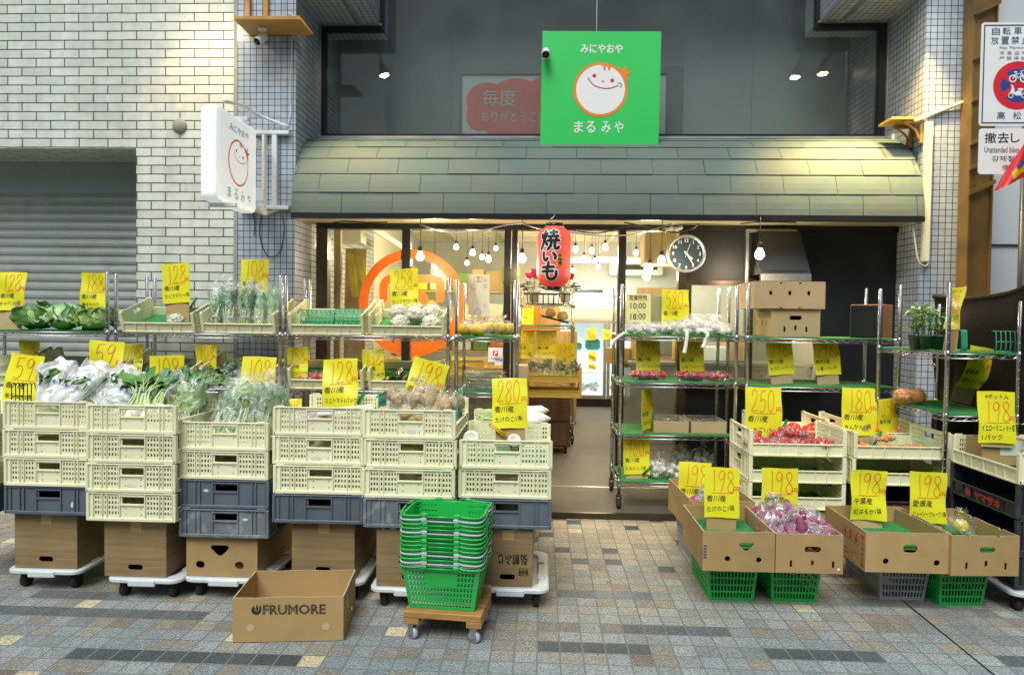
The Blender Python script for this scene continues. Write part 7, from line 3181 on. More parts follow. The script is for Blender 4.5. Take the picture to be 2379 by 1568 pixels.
pc(307, 800, 48, 4.98, '108', '香川産100g', 'ちゃんちゃごぼう', 'yellow 108 yen card half hidden behind a 59 yen card', tilt=-3, zb=z2+.016, clip=('green', .7, .0, 60))
pc(389, 826, 86, 3.80, '108', '香川産', 'かぶ1束', 'yellow 108 yen card rising behind the turnip greens', tilt=-2, zb=STK['2'][2]+.012)
pc(481, 801, 50, 4.97, '108', '香川産', 'きぬさや1袋', 'yellow 108 yen card with a yellow clip above the snap pea crate', tilt=-2, zb=z2+.016, clip=('yellow', .62, -.02, 50))
pc(600, 828, 82, 3.72, '108', '香川産', '白菜1玉', 'large yellow 108 yen card behind the napa cabbage bags', tilt=1, zb=STK['3'][2]+.012)
pc(690, 806, 52, 4.93, '158', '高知産', 'トマト1パック', 'yellow 158 yen card in the tomato crate', tilt=-2, zb=z2+.016, clip=('green', .43, -.05, 48))
pc(789, 833, 83, 3.66, '128', '香川産', 'ミニトマト1パック', 'large yellow 128 yen card in the mini tomato crate', tilt=-3, zb=STK['4'][2]+.012, clip=('green', .58, .18, 55))
pc(866, 811, 52, 4.93, '138', '香川産', 'ズッキーニ1本', 'yellow 138 yen card in the zucchini crate', tilt=-3, zb=z2+.016, clip=('yellow', .52, -.04, 47))
pc(1003, 838, 86, 3.72, '198', '香川産', 'じゃがいも1袋', 'yellow 198 yen card leaning right behind the potato bags', tilt=15, zb=STK['5'][2]+.06)
pc(1183, 878, 82, 3.36, '280', '香川産', 'たけのこ1本', 'yellow 280 yen card in the bamboo shoot crate by the doorway', tilt=-2, zb=STK['6'][2]+.012, clip=('yellow', -.36, -.02, -38), bc='cardboard')
pc(682, 926, 38, 4.3, '108', '香川産', '', 'yellow card peeking out low between two front stacks', zb=.44)
pc(1506, 787, 55, 5.02, '398', '香川産', 'いちご1パック', 'yellow 398 yen card above the strawberry packs', tilt=-1, zb=R1s[2]+.007, hpx=76)
pc(1605, 787, 55, 5.02, '498', '香川産', 'いちご1パック', 'yellow 498 yen card above the strawberry packs', tilt=-2, zb=R1s[2]+.007, hpx=78)
pc(1498, 904, 40, 4.92, '780', '香川産', 'びわ1パック', 'yellow card turned sideways beside the two carton trays', yaw=60, wreal=.20, zb=R1s[1]+.007, hpx=92, clip=('green', .4, .2, 65))
pc(1478, 1015, 60, 4.93, '980', '香川産', 'にんにく1袋', 'yellow 980 yen card on the bottom shelf beside the bagged garlic', zb=R1s[0]+.007, clip=('green', .42, .12, 42), tilt=-1)
pc(1617, 1074, 76, 4.10, '198', '香川産', '紫いも1袋', 'yellow 198 yen card at the back of the rear left carton of sweet potatoes', tilt=2, zb=.205)
pc(1678, 1086, 80, 3.50, '198', '香川産', 'たけのこ1袋', 'yellow 198 yen card in the empty carton with the heart shaped hole', tilt=1, zb=ZC+.11, bc='cardboard')
pc(1811, 1087, 82, 3.66, '198', '徳島産', 'さつまいも1袋', 'yellow 198 yen card behind the heaped purple sweet potatoes', tilt=0, zb=ZC+.01)
pc(2016, 1092, 79, 3.60, '198', '千葉産', '紅はるか1袋', 'yellow 198 yen card in the carton with the red numbers', tilt=1, zb=ZC+.09)
pc(2156, 1096, 81, 3.60, '198', '愛媛産', 'ジューシーフルーツ1袋', 'yellow 198 yen card in the carton with one yellow fruit', tilt=2, zb=ZC+.09)
pc(1775, 900, 82, 4.24, '250', '香川産', 'いちご1パック', 'yellow 250 yen card behind the red strawberry packs', tilt=1, zb=zA+.018, clip=('green', .53, .25, 62))
pc(1996, 901, 76, 4.26, '180', '香川産', 'きんかん1袋', 'yellow 180 yen card above the kumquat packs', tilt=1, zb=zB_+.018, clip=('green', .52, -.03, 62))
pc(2061, 926, 52, 4.45, '250', '高知産', '', 'yellow 250 yen card turned sideways behind the kumquat stack', yaw=33, wreal=.20, zb=.66, hpx=82)
pc(2317, 909, 82, 3.68, '198', 'イエローミニトマト苗', '1パック', 'yellow 198 yen card with a line of writing on top in the seedling crate', tilt=1, zb=zC+.14, top='4ポット入')
pc(2279, 806, 54, 4.25, '198', '愛媛産', '清見オレンジ1袋', 'curled yellow 198 yen card hanging over the lower shelf of the deep rack', tilt=10, fold=.03, back=-12, hpx=98, zb=R3s[1]+.02, bc='cardboard')
pc(2221, 667, 62, 4.06, '100', '1苗1パック', '', 'yellow card turned sideways behind the near post of the deep rack', yaw=-100, wreal=.20, hpx=96, zb=R3s[2]+.007, top='4ポット')
pc(1809, 789, 58, 5.0, '298', '香川産', 'デコポン1パック', 'yellow 298 yen card under the cartons, left of two', tilt=-4, zb=R2s[2]+.007, hpx=80)
pc(1918, 789, 58, 5.0, '298', '高知産', '小夏1パック', 'yellow 298 yen card under the cartons, right of two', tilt=-3, zb=R2s[2]+.007, hpx=80)

# ================================================================ LANTERN, CLOCK, HOOD, BULBS
YLn = 5.30
a = P(1287, 597, YLn)
q = YLn/F
ln = thing('paper_lantern', 'red ribbed paper lantern with black brush writing hanging over the doorway', 'lantern', a)
RR, HHl = 39*q, 70*q
mb = MB()
prof = []
nr = 34
for i in range(nr*2+1):
    t_ = i/(nr*2)
    z = -HHl+2*HHl*t_
    e = abs(z)/HHl
    r = RR*(1-max(0, (e-.55)/.45)**2.4*.52)
    r *= 1+(.014 if i % 2 == 0 else -.012)
    prof.append((r, z))
mb.lathe(prof, 40, sm=True)
obj('shade', mb, 'lantern_red', ln)
for z0, z1, zz in ((HHl-.002, HHl+.022, 'top'), (-HHl-.022, -HHl+.002, 'bot')):
    mb = MB()
    mb.lathe([(0, z0), (RR*.52, z0), (RR*.53, z0+.003), (RR*.53, z1), (0, z1)], 28)
    obj('end_ring', mb, 'black_gloss', ln)
mb = MB()
mb.tube(cat_rom([(-.03, 0, HHl+.02), (-.035, 0, HHl+.05), (-.01, 0, HHl+.07), (.0, 0, HHl+.03+.06), (.0, 0, za-.02-a.z)], 5), .003, 6)
obj('hook', mb, 'steel_light', ln)
def wrap(p):
    ang = p.x/RR-.30
    e = abs(p.z)/HHl
    r = RR*(1-max(0, (e-.55)/.45)**2.4*.52)*1.018-p.y
    return Vector((r*math.sin(ang), -r*math.cos(ang), p.z))
STRK = {
    '焼': [[(-.42, .30), (-.36, .10)], [(-.12, .34), (-.20, .12)], [(-.26, .48), (-.27, .1), (-.34, -.2), (-.46, -.45)], [(-.24, 0), (-.12, -.25)], [(.05, .38), (.42, .42)], [(.22, .52), (.22, .22)], [(-.02, .18), (.46, .2)], [(.08, .18), (.06, .0)], [(.36, .2), (.36, .0)], [(-.05, -.04), (.5, -.02)], [(.12, -.04), (.08, -.3), (-.06, -.48)], [(.3, -.04), (.3, -.40), (.42, -.44), (.5, -.36)]],
    'い': [[(-.34, .36), (-.34, -.1), (-.22, -.36), (-.10, -.18)], [(.26, .30), (.38, .05), (.36, -.2)]],
    'も': [[(-.02, .5), (-.10, 0), (-.06, -.38), (.16, -.46), (.36, -.30), (.38, -.02)], [(-.34, .22), (.24, .24)], [(-.38, -.02), (.20, 0)]],
}
def lan_text(mb, lw, y, mi):
    for ch, zc_, h_, w_ in (('焼', .50, .62, .46), ('い', -.03, .34, .40), ('も', -.50, .56, .46)):
        for st in STRK[ch]:
            pts = [(p[0]*RR*w_*2.4, zc_*HHl+p[1]*HHl*h_) for p in st]
            pp = cat_rom(pts, 6) if len(pts) > 2 else [tuple(Vector(pts[0]).lerp(Vector(pts[1]), k/6)) for k in range(7)]
            mb.ribbon(pp, lw, y, mi)
            for e in (pp[0], pp[-1]):
                mb.disc(e, lw/2, y, mi, 10)
mb = MB()
lan_text(mb, .036, 0, 0)
mb.xf(wrap)
obj('writing_edge', mb, 'sign_white', ln)
mb = MB()
lan_text(mb, .021, -.002, 0)
mb.xf(wrap)
obj('writing', mb, 'black', ln)
mb = MB()
for k in range(4):
    mb.add([(.062, -.003, -.33*HHl+.07*k*HHl*1.4), (.098, -.003, -.33*HHl+.07*k*HHl*1.4), (.098, -.003, -.33*HHl+.07*(k+1)*HHl*1.4), (.062, -.003, -.33*HHl+.07*(k+1)*HHl*1.4)], [(0, 1, 2, 3)], 0)
for k, ch in enumerate('味自慢'):
    text(mb, ch, .080, -.0*HHl-.028*k, .024, -.005, 1, w=.026, bold=.03)
mb.xf(wrap)
obj('small_label', mb, ['citrus_yellow', 'black'], ln)

YCk = 5.60
c = P(1594, 590, YCk)
q = YCk/F
ck = thing('wall_clock', 'round wall clock with a dark face, white numerals and a silver rim', 'clock', c, (0, 0, 0))
rc = 44*q
MY = Matrix.Rotation(RAD(90), 4, 'X')     # z axis -> -y
mb = MB()
mb.lathe([(rc*.86, .012), (rc*.90, .028), (rc*.97, .030), (rc, .018), (rc, -.02), (rc*.9, -.03), (0, -.03)], 48, M=MY)
obj('rim', mb, 'alu', ck)
mb = MB()
mb.disc((0, 0), rc*.89, -.0125, 0, 48)
obj('face', mb, 'clock_face', ck)
mb = MB()
for k in range(1, 13):
    A = RAD(90-30*k)
    text(mb, str(k), rc*.69*math.cos(A), rc*.69*math.sin(A), rc*.17, -.0140, 0, bold=.005)
for k in range(60):
    A = RAD(6*k)
    mb.disc((rc*.84*math.cos(A), rc*.84*math.sin(A)), .0016 if k % 5 else .003, -.0140, 0, 8)
obj('numerals', mb, 'sign_white', ck)
def hand(name, ang, l0, l1, w0, y):
    mb = MB()
    A = RAD(90-ang)
    d_ = (math.cos(A), math.sin(A))
    mb.ribbon([(-d_[0]*l0, -d_[1]*l0), (d_[0]*l1, d_[1]*l1)], w0, y)
    obj(name, mb, 'sign_white', ck)
hand('hour_hand', 132, .02, rc*.42, .010, -.0155)
hand('minute_hand', 147, .025, rc*.70, .0065, -.0165)
hand('second_hand', 20, .03, rc*.55, .0025, -.0175)

YH = YW-.03
a_, b_ = P(1768, 645, 5.45), P(1884, 645, 5.45)
hd = thing('range_hood', 'dark ventilation hood with worn steel edges on the wall beside the clock', 'hood', ((a_.x+b_.x)/2, 5.45, a_.z))
hw2 = (b_.x-a_.x)/2
zt_h = P(1820, 540, YW-.1).z-a_.z
mb = MB()
d0 = YW-.022-5.45
vs = [(-hw2, .0, .03), (hw2, .0, .03), (hw2, d0, .03), (-hw2, d0, .03), (-hw2*.86, .18, zt_h), (hw2*.86, .18, zt_h), (hw2*.86, d0, zt_h), (-hw2*.86, d0, zt_h)]
mb.add(vs, [(0, 3, 2, 1), (4, 5, 6, 7), (0, 1, 5, 4), (1, 2, 6, 5), (2, 3, 7, 6), (3, 0, 4, 7)])
obj('cowl', mb, 'dark_metal', hd)
mb = MB()
n_ = Vector((0, -(zt_h-.03), .18)).normalized()
vs2 = []
for (fx_, fz_) in ((-.86, .06), (.86, .06), (.76, .96), (-.76, .96)):
    z = .03+(zt_h-.03)*fz_
    y = .18*fz_
    vs2.append(Vector((hw2*fx_, y, z))+n_*.006)
vs3 = [p-n_*.005 for p in vs2]
mb.add(vs2+vs3, [(0, 1, 2, 3), (4, 5, 1, 0), (5, 6, 2, 1), (6, 7, 3, 2), (7, 4, 0, 3)])
obj('front_plate', mb, 'dark_metal', hd)
mb = MB()
mb.rbox(-hw2-.002, hw2+.002, -.012, .03, -.028, .029, .004)
obj('grease_edge', mb, 'alu', hd)
mb = MB()
mb.rbox(-hw2-.02, hw2*.9, d0-.06, d0-.002, zt_h+.002, zt_h+.028, .003)
mb.rbox(-hw2-.045, -hw2-.02, d0-.06, d0-.002, -.03, zt_h+.028, .003)
obj('mounting_bracket', mb, 'alu', hd)

zsof = za-.022
bulb(976, 597, 5.35, zsof, 'bare light bulb hanging in front of the orange ring', 7, 1.0)
bulb(1213, 602, 5.45, zsof, 'bare light bulb left of the red lantern', 6, 1.0)
bulb(1537, 607, 5.42, zsof, 'bare light bulb left of the wall clock', 6, 1.0)
bulb(1765, 592, 5.25, zsof, 'bare light bulb in front of the ventilation hood', 6, 1.15)
IB = [(1060, 575, 8.2), (1120, 598, 8.6), (1098, 588, 7.4), (1152, 578, 9.6), (1135, 603, 7.0), (1085, 612, 9.0), (1010, 618, 6.4), (868, 606, 8.4), (1318, 610, 9.5), (1337, 580, 8.0), (1357, 600, 9.5), (1375, 583, 8.4), (1406, 575, 7.6), (1382, 607, 9.8), (1390, 620, 10.2), (1330, 630, 10), (1478, 588, 8.6), (1494, 605, 7.8), (1506, 590, 9.2), (1510, 622, 7.0)]
BN = ['behind the right half of the orange ring, upper left', 'behind the right pane, near its middle', 'behind the right pane, high up', 'behind the right pane, near the mullion at the top', 'behind the right pane, low near the mullion', 'behind the right pane, lowest left of the middle', 'low inside the orange ring', 'far left behind the wooden board window', 'just right of the lantern', 'right of the lantern, highest there', 'right of the lantern, second row', 'in the middle of the doorway, upper row', 'in the right of the doorway, upper row', 'in the middle of the doorway, lower row', 'deep in the doorway, lowest on the right', 'deep in the doorway, lowest by the lantern', 'behind the pane left of the clock, first', 'behind the pane left of the clock, second', 'behind the pane left of the clock, third', 'behind the pane left of the clock, lowest']
pow_ = {0: 18, 2: 15, 6: 13, 7: 13, 9: 15, 11: 13, 14: 10, 16: 17, 19: 13}
for i, (u, v, Y) in enumerate(IB):
    bulb(u, v, Y, 2.6, 'bare light bulb inside the shop '+BN[i], pow_.get(i, 0), .95, 'bare light bulbs inside the shop', (1, .76, .40))

# cables and sockets under the awning
zq = YW-.2
wire([P(770, 519, 5.42), P(800, 514, 5.38), P(850, 517, 5.36), P(900, 516, 5.36)], .005, 'black', 'black cable along the soffit at the left end of the awning')
wire([P(975, 522, 5.38), P(1010, 533, 5.38), P(1060, 541, 5.38), P(1120, 536, 5.38), P(1180, 522, 5.38), P(1220, 519, 5.38)], .006, 'alu', 'grey cable sagging under the awning left of the lantern')
wire([P(1215, 520, 5.40), P(1260, 533, 5.40), P(1330, 541, 5.40), P(1400, 548, 5.40), P(1470, 545, 5.40), P(1530, 530, 5.40), P(1560, 520, 5.40)], .006, 'alu', 'grey cable sagging under the awning right of the lantern')
wire([P(1450, 517, 5.44), P(1500, 527, 5.44), P(1560, 540, 5.44), P(1600, 536, 5.44), P(1625, 520, 5.44)], .006, 'bronze_metal', 'brown cable crossing above the wall clock')
wire([P(1330, 536, 5.5), P(1390, 542, 5.5), P(1450, 528, 5.5), P(1510, 522, 5.5)], .005, 'black', 'black cable above the doorway')
wire([P(1720, 520, 5.4), P(1765, 516, 5.35), P(1850, 517, 5.38)], .005, 'black', 'black cable by the bulb in front of the hood')
t = thing('socket_strip', 'cream power strip with plugs hanging above the wall clock', 'power strip', P(1562, 532, 5.46))
mb = MB()
mb.rbox(-.075, .075, -.02, .02, -.012, .012, .004, M=Matrix.Rotation(RAD(-8), 4, 'Y'))
obj('strip', mb, 'cream', t)
for i, dx in enumerate((-.05, -.015, .03, .06)):
    mb = MB()
    mb.rbox(dx-.012, dx+.012, -.045, -.0205, -.02+.012*(i % 2), .006+.012*(i % 2), .004)
    obj('plug', mb, 'pot_white', t)

# stickers on the pane
t = thing('payment_sticker', 'white square payment sticker with a red emblem on the shop glass', 'sticker', P(1151, 824, YW-.004))
q = YW/F
mb = MB()
w_, h_ = 34*q, 34*q
mb.prism(rrect(-w_/2, w_/2, -h_/2, h_/2, .006), .002)
obj('sheet', mb, 'sign_white', t)
mb = MB()
mb.add([(p[0], -.001, p[1]) for p in rrect(-.022, .022, -.01, .034, .006)], [tuple(range(24))], 0)
mb.add([(-w_/2, -.001, h_/2-.0), (w_/2, -.001, h_/2-.0), (w_/2, -.001, h_/2+.016), (-w_/2, -.001, h_/2+.016)], [(0, 1, 2, 3)], 0)
text(mb, 'P', .002, .012, .030, -.002, 1, bold=.06, shear=.25)
text(mb, 'PayPay', 0, -.034, .017, -.001, 2, w=.075)
obj('print', mb, ['sign_red', 'sign_white', 'ink_black'], t)
t = thing('payment_sticker', 'small white payment sticker below the one with the red emblem', 'sticker', P(1154, 837+25, YW-.004))
mb = MB()
w_, h_ = 22*q, 21*q
t.location = P(1160, 838, YW-.004)
mb.prism(rrect(-w_/2, w_/2, -h_/2, h_/2, .005), .002)
obj('sheet', mb, 'sign_white', t)
mb = MB()
text(mb, 'R', -.020, .006, .016, -.001, 0, bold=.03)
text(mb, 'Pay', .010, .004, .018, -.001, 1, w=.035)
obj('print', mb, ['sign_pink', 'ink_black'], t)

# ================================================================ INSIDE THE SHOP
def W(u, v, Y):
    return P(u, v, Y)


# cart with flowers
Yc = 7.3
ca, cb = W(1206, 900, Yc).x, W(1331, 900, Yc).x
ctz = [.25, .70, W(1260, 757, Yc).z, W(1260, 707, Yc).z]
wire_rack('chrome wire cart with flower pots inside the doorway', ca, cb, Yc, 7.75, W(1331, 673, Yc).z, ctz, (2,), 'wire cart in the doorway', True, 'wire_rack', base=.035)
def cyclamen(label, u, col, seed):
    t = thing('potted_cyclamen', label, 'plant', (W(u, 700, 7.45).x, 7.45, ctz[3]+.02), group='potted cyclamens in the black tray')
    mb = MB()
    mb.lathe([(.042, 0), (.062, .105), (.068, .107), (.068, .125), (.060, .125), (.056, .10), (0, .098)], 18)
    obj('pot', mb, 'pot_white', t)
    mb = MB()
    rr = random.Random(seed)
    for k in range(30):
        a = rr.uniform(0, 2*PI)
        el = rr.uniform(.1, 1.2)
        b = Vector((math.cos(a)*.02, math.sin(a)*.02, .11))
        e = b+Vector((math.cos(a)*math.cos(el), math.sin(a)*math.cos(el), math.sin(el)))*rr.uniform(.05, .12)
        leaf(mb, e, (math.cos(a), math.sin(a), .2), (0, 0, 1), .06, .055, .6, .3, .06, k, 0, nu=4, nv=4)
    obj('leaves', mb, 'leaf_dark', t)
    mb = MB()
    for k in range(13):
        a = rr.uniform(0, 2*PI)
        r_ = rr.uniform(0, .075)
        top = Vector((math.cos(a)*r_, math.sin(a)*r_, .25+rr.uniform(0, .06)))
        mb.tube([(0, 0, .11), top], .002, 4, 1)
        for j in range(5):
            aa = j*1.26+k
            leaf(mb, top, (math.cos(aa)*.6, math.sin(aa)*.6, .8), (math.cos(aa), math.sin(aa), .3), .065, .042, .5, .2, .1, j, 0, nu=3, nv=2)
    obj('flowers', mb, [col, 'leaf_mid'], t)
    mb = MB()
    vs = []
    seg = 18
    for i, (r_, z) in enumerate(((.064, .08), (.085, .16), (.11, .24))):
        for k in range(seg):
            a = 2*PI*k/seg
            vs.append((r_*math.cos(a), r_*math.sin(a), z+(.02*math.sin(k*2) if i == 2 else 0)))
    mb.add(vs, [(i*seg+k, i*seg+(k+1) % seg, (i+1)*seg+(k+1) % seg, (i+1)*seg+k) for i in range(2) for k in range(seg)], 0, True)
    obj('film', mb, 'film_thin', t)


cyclamen('pink cyclamen in a white pot, left of the red lantern', 1240, 'petal', 2)
cyclamen('red cyclamen in a white pot, half hidden by the red lantern', 1312, 'petal_red', 5)
mb = MB()
w_, d_, h_ = W(1330, 700, 7.45).x-W(1218, 700, 7.45).x, .18, .115
for s in (-1, 1):
    mb.rbox(-w_/2, w_/2, s*d_/2-.004, s*d_/2+.004, h_-.012, h_, .002)
    mb.rbox(s*w_/2-.004, s*w_/2+.004, -d_/2+.0045, d_/2-.0045, h_-.012, h_, .002)
    mb.rbox(-w_/2*.92, w_/2*.92, s*d_/2*.9-.004, s*d_/2*.9+.004, 0, .008, .002)
    for k in range(9):
        x = -w_/2+w_*(k+.5)/9
        mb.tube([(x*.95, s*d_/2*.92, .004), (x, s*d_/2, h_-.006)], .006 if k % 2 else .004, 5)
mb.box(-w_/2*.92, w_/2*.92, -d_/2*.88, d_/2*.88, 0, .003)
tag(obj('plant_tray', mb, 'black', None, ((W(1218, 700, 7.45).x+W(1330, 700, 7.45).x)/2, 7.45, ctz[3]+.004)), 'black plastic carrying tray holding the cyclamen pots', 'tray')
t = thing('produce_tray', 'tilted dark tray with paper wrapped produce on the cart shelf', 'tray', (W(1290, 745, 7.45).x, 7.45, ctz[2]+.09), (0, RAD(14), 0))
mb = MB()
mb.rbox(-.15, .15, -.1, .1, -.03, -.01, .005)
obj('tray', mb, 'black', t)
mb = MB()
rr = random.Random(4)
for k in range(7):
    mb.sphere((rr.uniform(-.10, .10), rr.uniform(-.06, .06), .02+rr.uniform(0, .03)), .045, 10, 7, nz=.3, seed=k)
obj('paper_bundles', mb, 'cardboard_pale', t)
# cabinet, yellow crates, leafy bags
Ya = 6.75
xa, xb = W(1229, 950, Ya).x, W(1325, 950, Ya).x
t = thing('wooden_cabinet', 'dark brown wooden cabinet on casters under the yellow crates', 'cabinet', ((xa+xb)/2, Ya, .035))
mb = MB()
mb.rbox(-(xb-xa)/2, (xb-xa)/2, 0, .42, .07, .545, .004)
obj('body', mb, 'dark_wood', t)
mb = MB()
for z in (.085, .325):
    mb.rbox(-(xb-xa)/2+.012, (xb-xa)/2-.012, -.012, -.0005, z, z+.205, .003)
obj('doors', mb, 'dark_wood', t)
for sx in (-1, 1):
    mb = MB()
    mb.tube([(sx*.16-.012, .05, .033), (sx*.16+.012, .05, .033)], .033, 14)
    mb.box(sx*.16-.016, sx*.16+.016, .03, .07, .045, .0695)
    obj('caster', mb, 'rubber', t)
xm = (W(1229, 900, Ya).x+W(1345, 900, Ya).x)/2
crate(ME_YELLOW, xm, Ya+.20, .582, PI/2, 'yellow display crate on the cabinet, lower one', 'yellow crates inside the doorway', 'display_crate')
crate(ME_YELLOW, xm, Ya+.20, .733, PI/2, 'yellow display crate on the cabinet, upper one filled with greens', 'yellow crates inside the doorway', 'display_crate')
for i, u in enumerate((1248, 1275, 1302, 1330)):
    leafy_bag('greens_bag', ['bag of dark greens in the yellow crate, first from the left', 'bag of dark greens in the yellow crate, second from the left', 'bag of dark greens in the yellow crate, third from the left', 'bag of dark greens in the yellow crate, at the right end'][i], 'bagged greens', (W(u, 870, Ya).x, Ya+.10, .75), (RAD(-40), RAD(-10+7*i), 0), .24, .07, .05, 200+i, 'leaf_dark', 'leaf_light', 'film', 16, 'bags of dark greens inside the doorway')
pc(1312, 798, 46, Ya+.22, '198', '香川産', '春菊1束', 'yellow 198 yen card above the dark greens inside the doorway', zb=.75, tilt=0)
pc(1218, 768, 46, 7.55, '350', '徳島産', 'しいたけ1袋', 'dim yellow 350 yen card under the flower cart, left of two', zb=ctz[1]+.01)
pc(1270, 768, 46, 7.55, '350', '香川産', 'ミニコチョウラン', 'dim yellow 350 yen card under the flower cart, right of two', zb=ctz[1]+.01)
t = carton('white_carton', 'pale tall carton left of the yellow crates inside the doorway', .13, .25, .31, (W(1209, 850, 6.6).x, 6.85, .58), 0, m='torn_white', top=True)
mb = MB()
mb.rbox(-.16, .06, -.14, .14, 0, .54, .003)
tag(obj('side_table', mb, 'dark_wood', None, (W(1209, 850, 6.6).x, 6.85, .036)), 'dark wooden side table under the pale tall carton', 'table')
for i, (u, v, wpx, Yq) in enumerate(((1187, 620, 42, 6.05), (1222, 707, 36, 8.5))):
    pc(u, v, wpx, Yq, ['300', '200'][i], '香川産', '', ['tall yellow card behind the glass beside the door mullion', 'small yellow card low behind the flower cart'][i], zb=None, ratio=1.4)
# orange carton stack behind
for i in range(2):
    t = carton('orange_carton', ['orange produce carton behind the flower cart, lower one', 'orange produce carton behind the flower cart, upper one'][i], .30, .3, .17, (W(1222, 700, 8.9).x, 8.9, 1.20+.176*i), top=True, m='citrus_orange')
    mb = MB()
    mb.disc((.05, .10), .035, -.1512, 0, 20, sx=1.6)
    obj('leaf_mark', mb, 'sign_red', t)
mb = MB()
mb.rbox(-.5, .5, -.2, .2, 0, 1.16, .004)
tag(obj('back_shelf', mb, 'ply', None, (W(1250, 700, 8.9).x, 8.95, .036)), 'plain wooden stand behind the flower cart', 'stand')
carton('carton', 'brown carton on the wooden stand behind the red lantern', .30, .28, .30, (W(1275, 680, 8.9).x, 8.92, 1.20), top=True)

# refrigerator at the back
Yf = 10.5
t = thing('glass_fridge', 'tall glass door refrigerator with a steel top at the back of the shop', 'refrigerator', (W(1408, 900, Yf).x, Yf, .035))
fx0 = W(1290, 900, Yf).x-W(1408, 900, Yf).x
fx1 = W(1500, 900, Yf).x-W(1408, 900, Yf).x
ztp = W(1408, 682, Yf).z-.035
zh = W(1408, 742, Yf).z-.035
zbt = W(1408, 922, Yf).z-.035
mb = MB()
mb.box(fx0, fx1, .62, .65, .12, ztp)
mb.box(fx0, fx0+.03, 0.02, .62, .12, ztp)
mb.box(fx1-.03, fx1, 0.02, .62, .12, ztp)
mb.box(fx0+.03, fx1-.03, .03, .62, .12, zbt)
for z in (zbt+.35, zbt+.68):
    mb.box(fx0+.03, fx1-.03, .08, .62, z, z+.015)
obj('cabinet', mb, 'fridge_white', t)
mb = MB()
mb.rbox(fx0, fx1, -.03, .3, zh, ztp, .008)
mb.rbox(fx0, fx1, -.045, -.0305, zh+.14, zh+.30, .004)
obj('steel_top', mb, 'steel_light', t)
mb = MB()
mb.box(fx0, fx1, .0, .3, .0, .119)
obj('dark_gap', mb, 'black', t)  # black block stands for the shaded gap under the fridge
xs_d = [fx0, 0, fx1]
for i in range(2):
    mb = MB()
    a0, a1 = xs_d[i]+.004, xs_d[i+1]-.004
    z0, z1 = .125, zh-.01
    for (p0, p1, q0, q1) in ((a0, a0+.045, z0, z1), (a1-.045, a1, z0, z1), (a0+.045, a1-.045, z0, z0+.05), (a0+.045, a1-.045, z1-.05, z1)):
        mb.box(p0, p1, -.03, .015, q0, q1)
    dr = obj('door', mb, 'alu', t)
    mb = MB()
    mb.box(a0+.045, a1-.045, -.012, -.006, z0+.05, z1-.05)
    obj('glass', mb, 'glass_fridge', dr)
rr = random.Random(3)
mb = MB()
for k in range(26):
    mb.sphere((rr.uniform(fx0+.1, -.08), rr.uniform(.15, .5), zbt+.35-.30+.03+rr.uniform(0, .08)), .035, 8, 6)
tag(obj('fridge_goods', mb, 'torn_white', None, tuple(t.location)), 'round white goods on the lower fridge shelf', 'goods', kind='stuff')
mb = MB()
for k in range(12):
    mb.sphere((rr.uniform(.1, fx1-.1), rr.uniform(.15, .4), zbt+.10+rr.uniform(0, .06)), .04, 8, 6)
tag(obj('fridge_fruit', mb, 'lemon', None, tuple(t.location)), 'yellow fruit heaped in the right fridge door', 'fruit', kind='stuff')
mb = MB()
mb.rbox(-.30, -.08, .2, .4, zbt+.70, zbt+.86, .03)
mb.rbox(-.55, -.36, .2, .4, zbt+.70, zbt+.80, .02)
tag(obj('teal_packs', mb, 'teal_wrap', None, tuple(t.location)), 'teal packages on the upper fridge shelf', 'package')
for i, (u, v, w_, h_) in enumerate(((1375, 763, 20, 27), (1410, 765, 18, 24), (1376, 818, 17, 22), (1376, 846, 17, 12))):
    pc(u, v, w_, Yf-.05, [None, '48', '258', None][i], None if i else '', '', ['small yellow slip on the left fridge door, highest', 'small yellow 48 yen slip on the right fridge door', 'small yellow 258 yen slip on the left fridge door', 'small yellow slip on the left fridge door, lowest'][i], hpx=h_, back=0)
t = thing('air_conditioner', 'white air conditioner high on the back wall of the shop', 'air conditioner', (W(1438, 640, 11.2).x, 11.2, W(1438, 640, 11.2).z))
mb = MB()
mb.rbox(-.16, .7, -.05, .19, 0, .24, .03, seg=2)
obj('body', mb, 'pot_white', t)
mb = MB()
mb.box(-.0, .6, -.0515, -.0505, .09, .17)
obj('display', mb, 'black', t)
for i, (u0, u1) in enumerate(((1290, 1372), (1383, 1446), (1458, 1530))):
    a_, b_ = W(u0, 606, 10.4), W(u1, 606, 10.4)
    t = thing('fluorescent_lamp', ['fluorescent tube lamp at the back of the shop, behind the lantern', 'fluorescent tube lamp at the back of the shop, above the fridge', 'fluorescent tube lamp at the back of the shop, behind the glass left of the clock'][i], 'lamp', ((a_.x+b_.x)/2, 10.4, a_.z))
    hw_ = (b_.x-a_.x)/2
    mb = MB()
    mb.tube([(-hw_, 0, 0), (hw_, 0, 0)], .022, 10)
    obj('tube', mb, 'tube', t)
    mb = MB()
    mb.rbox(-hw_, hw_, -.04, .04, .026, .06, .004)
    mb.tube([(-hw_*.7, 0, .06), (-hw_*.7, 0, 2.58-a_.z)], .006, 5)
    mb.tube([(hw_*.7, 0, .06), (hw_*.7, 0, 2.58-a_.z)], .006, 5)
    obj('batten', mb, 'white_paint', t)
    ld = bpy.data.lights.new('tube', 'AREA')
    ld.shape = 'RECTANGLE'
    ld.size = 2*hw_
    ld.size_y = .05
    ld.energy = 6
    ld.color = (.95, 1, .97)
    lo = bpy.data.objects.new('tube_light', ld)
    COL.objects.link(lo)
    lo.parent = t
    lo.location = (0, -.0, -.03)
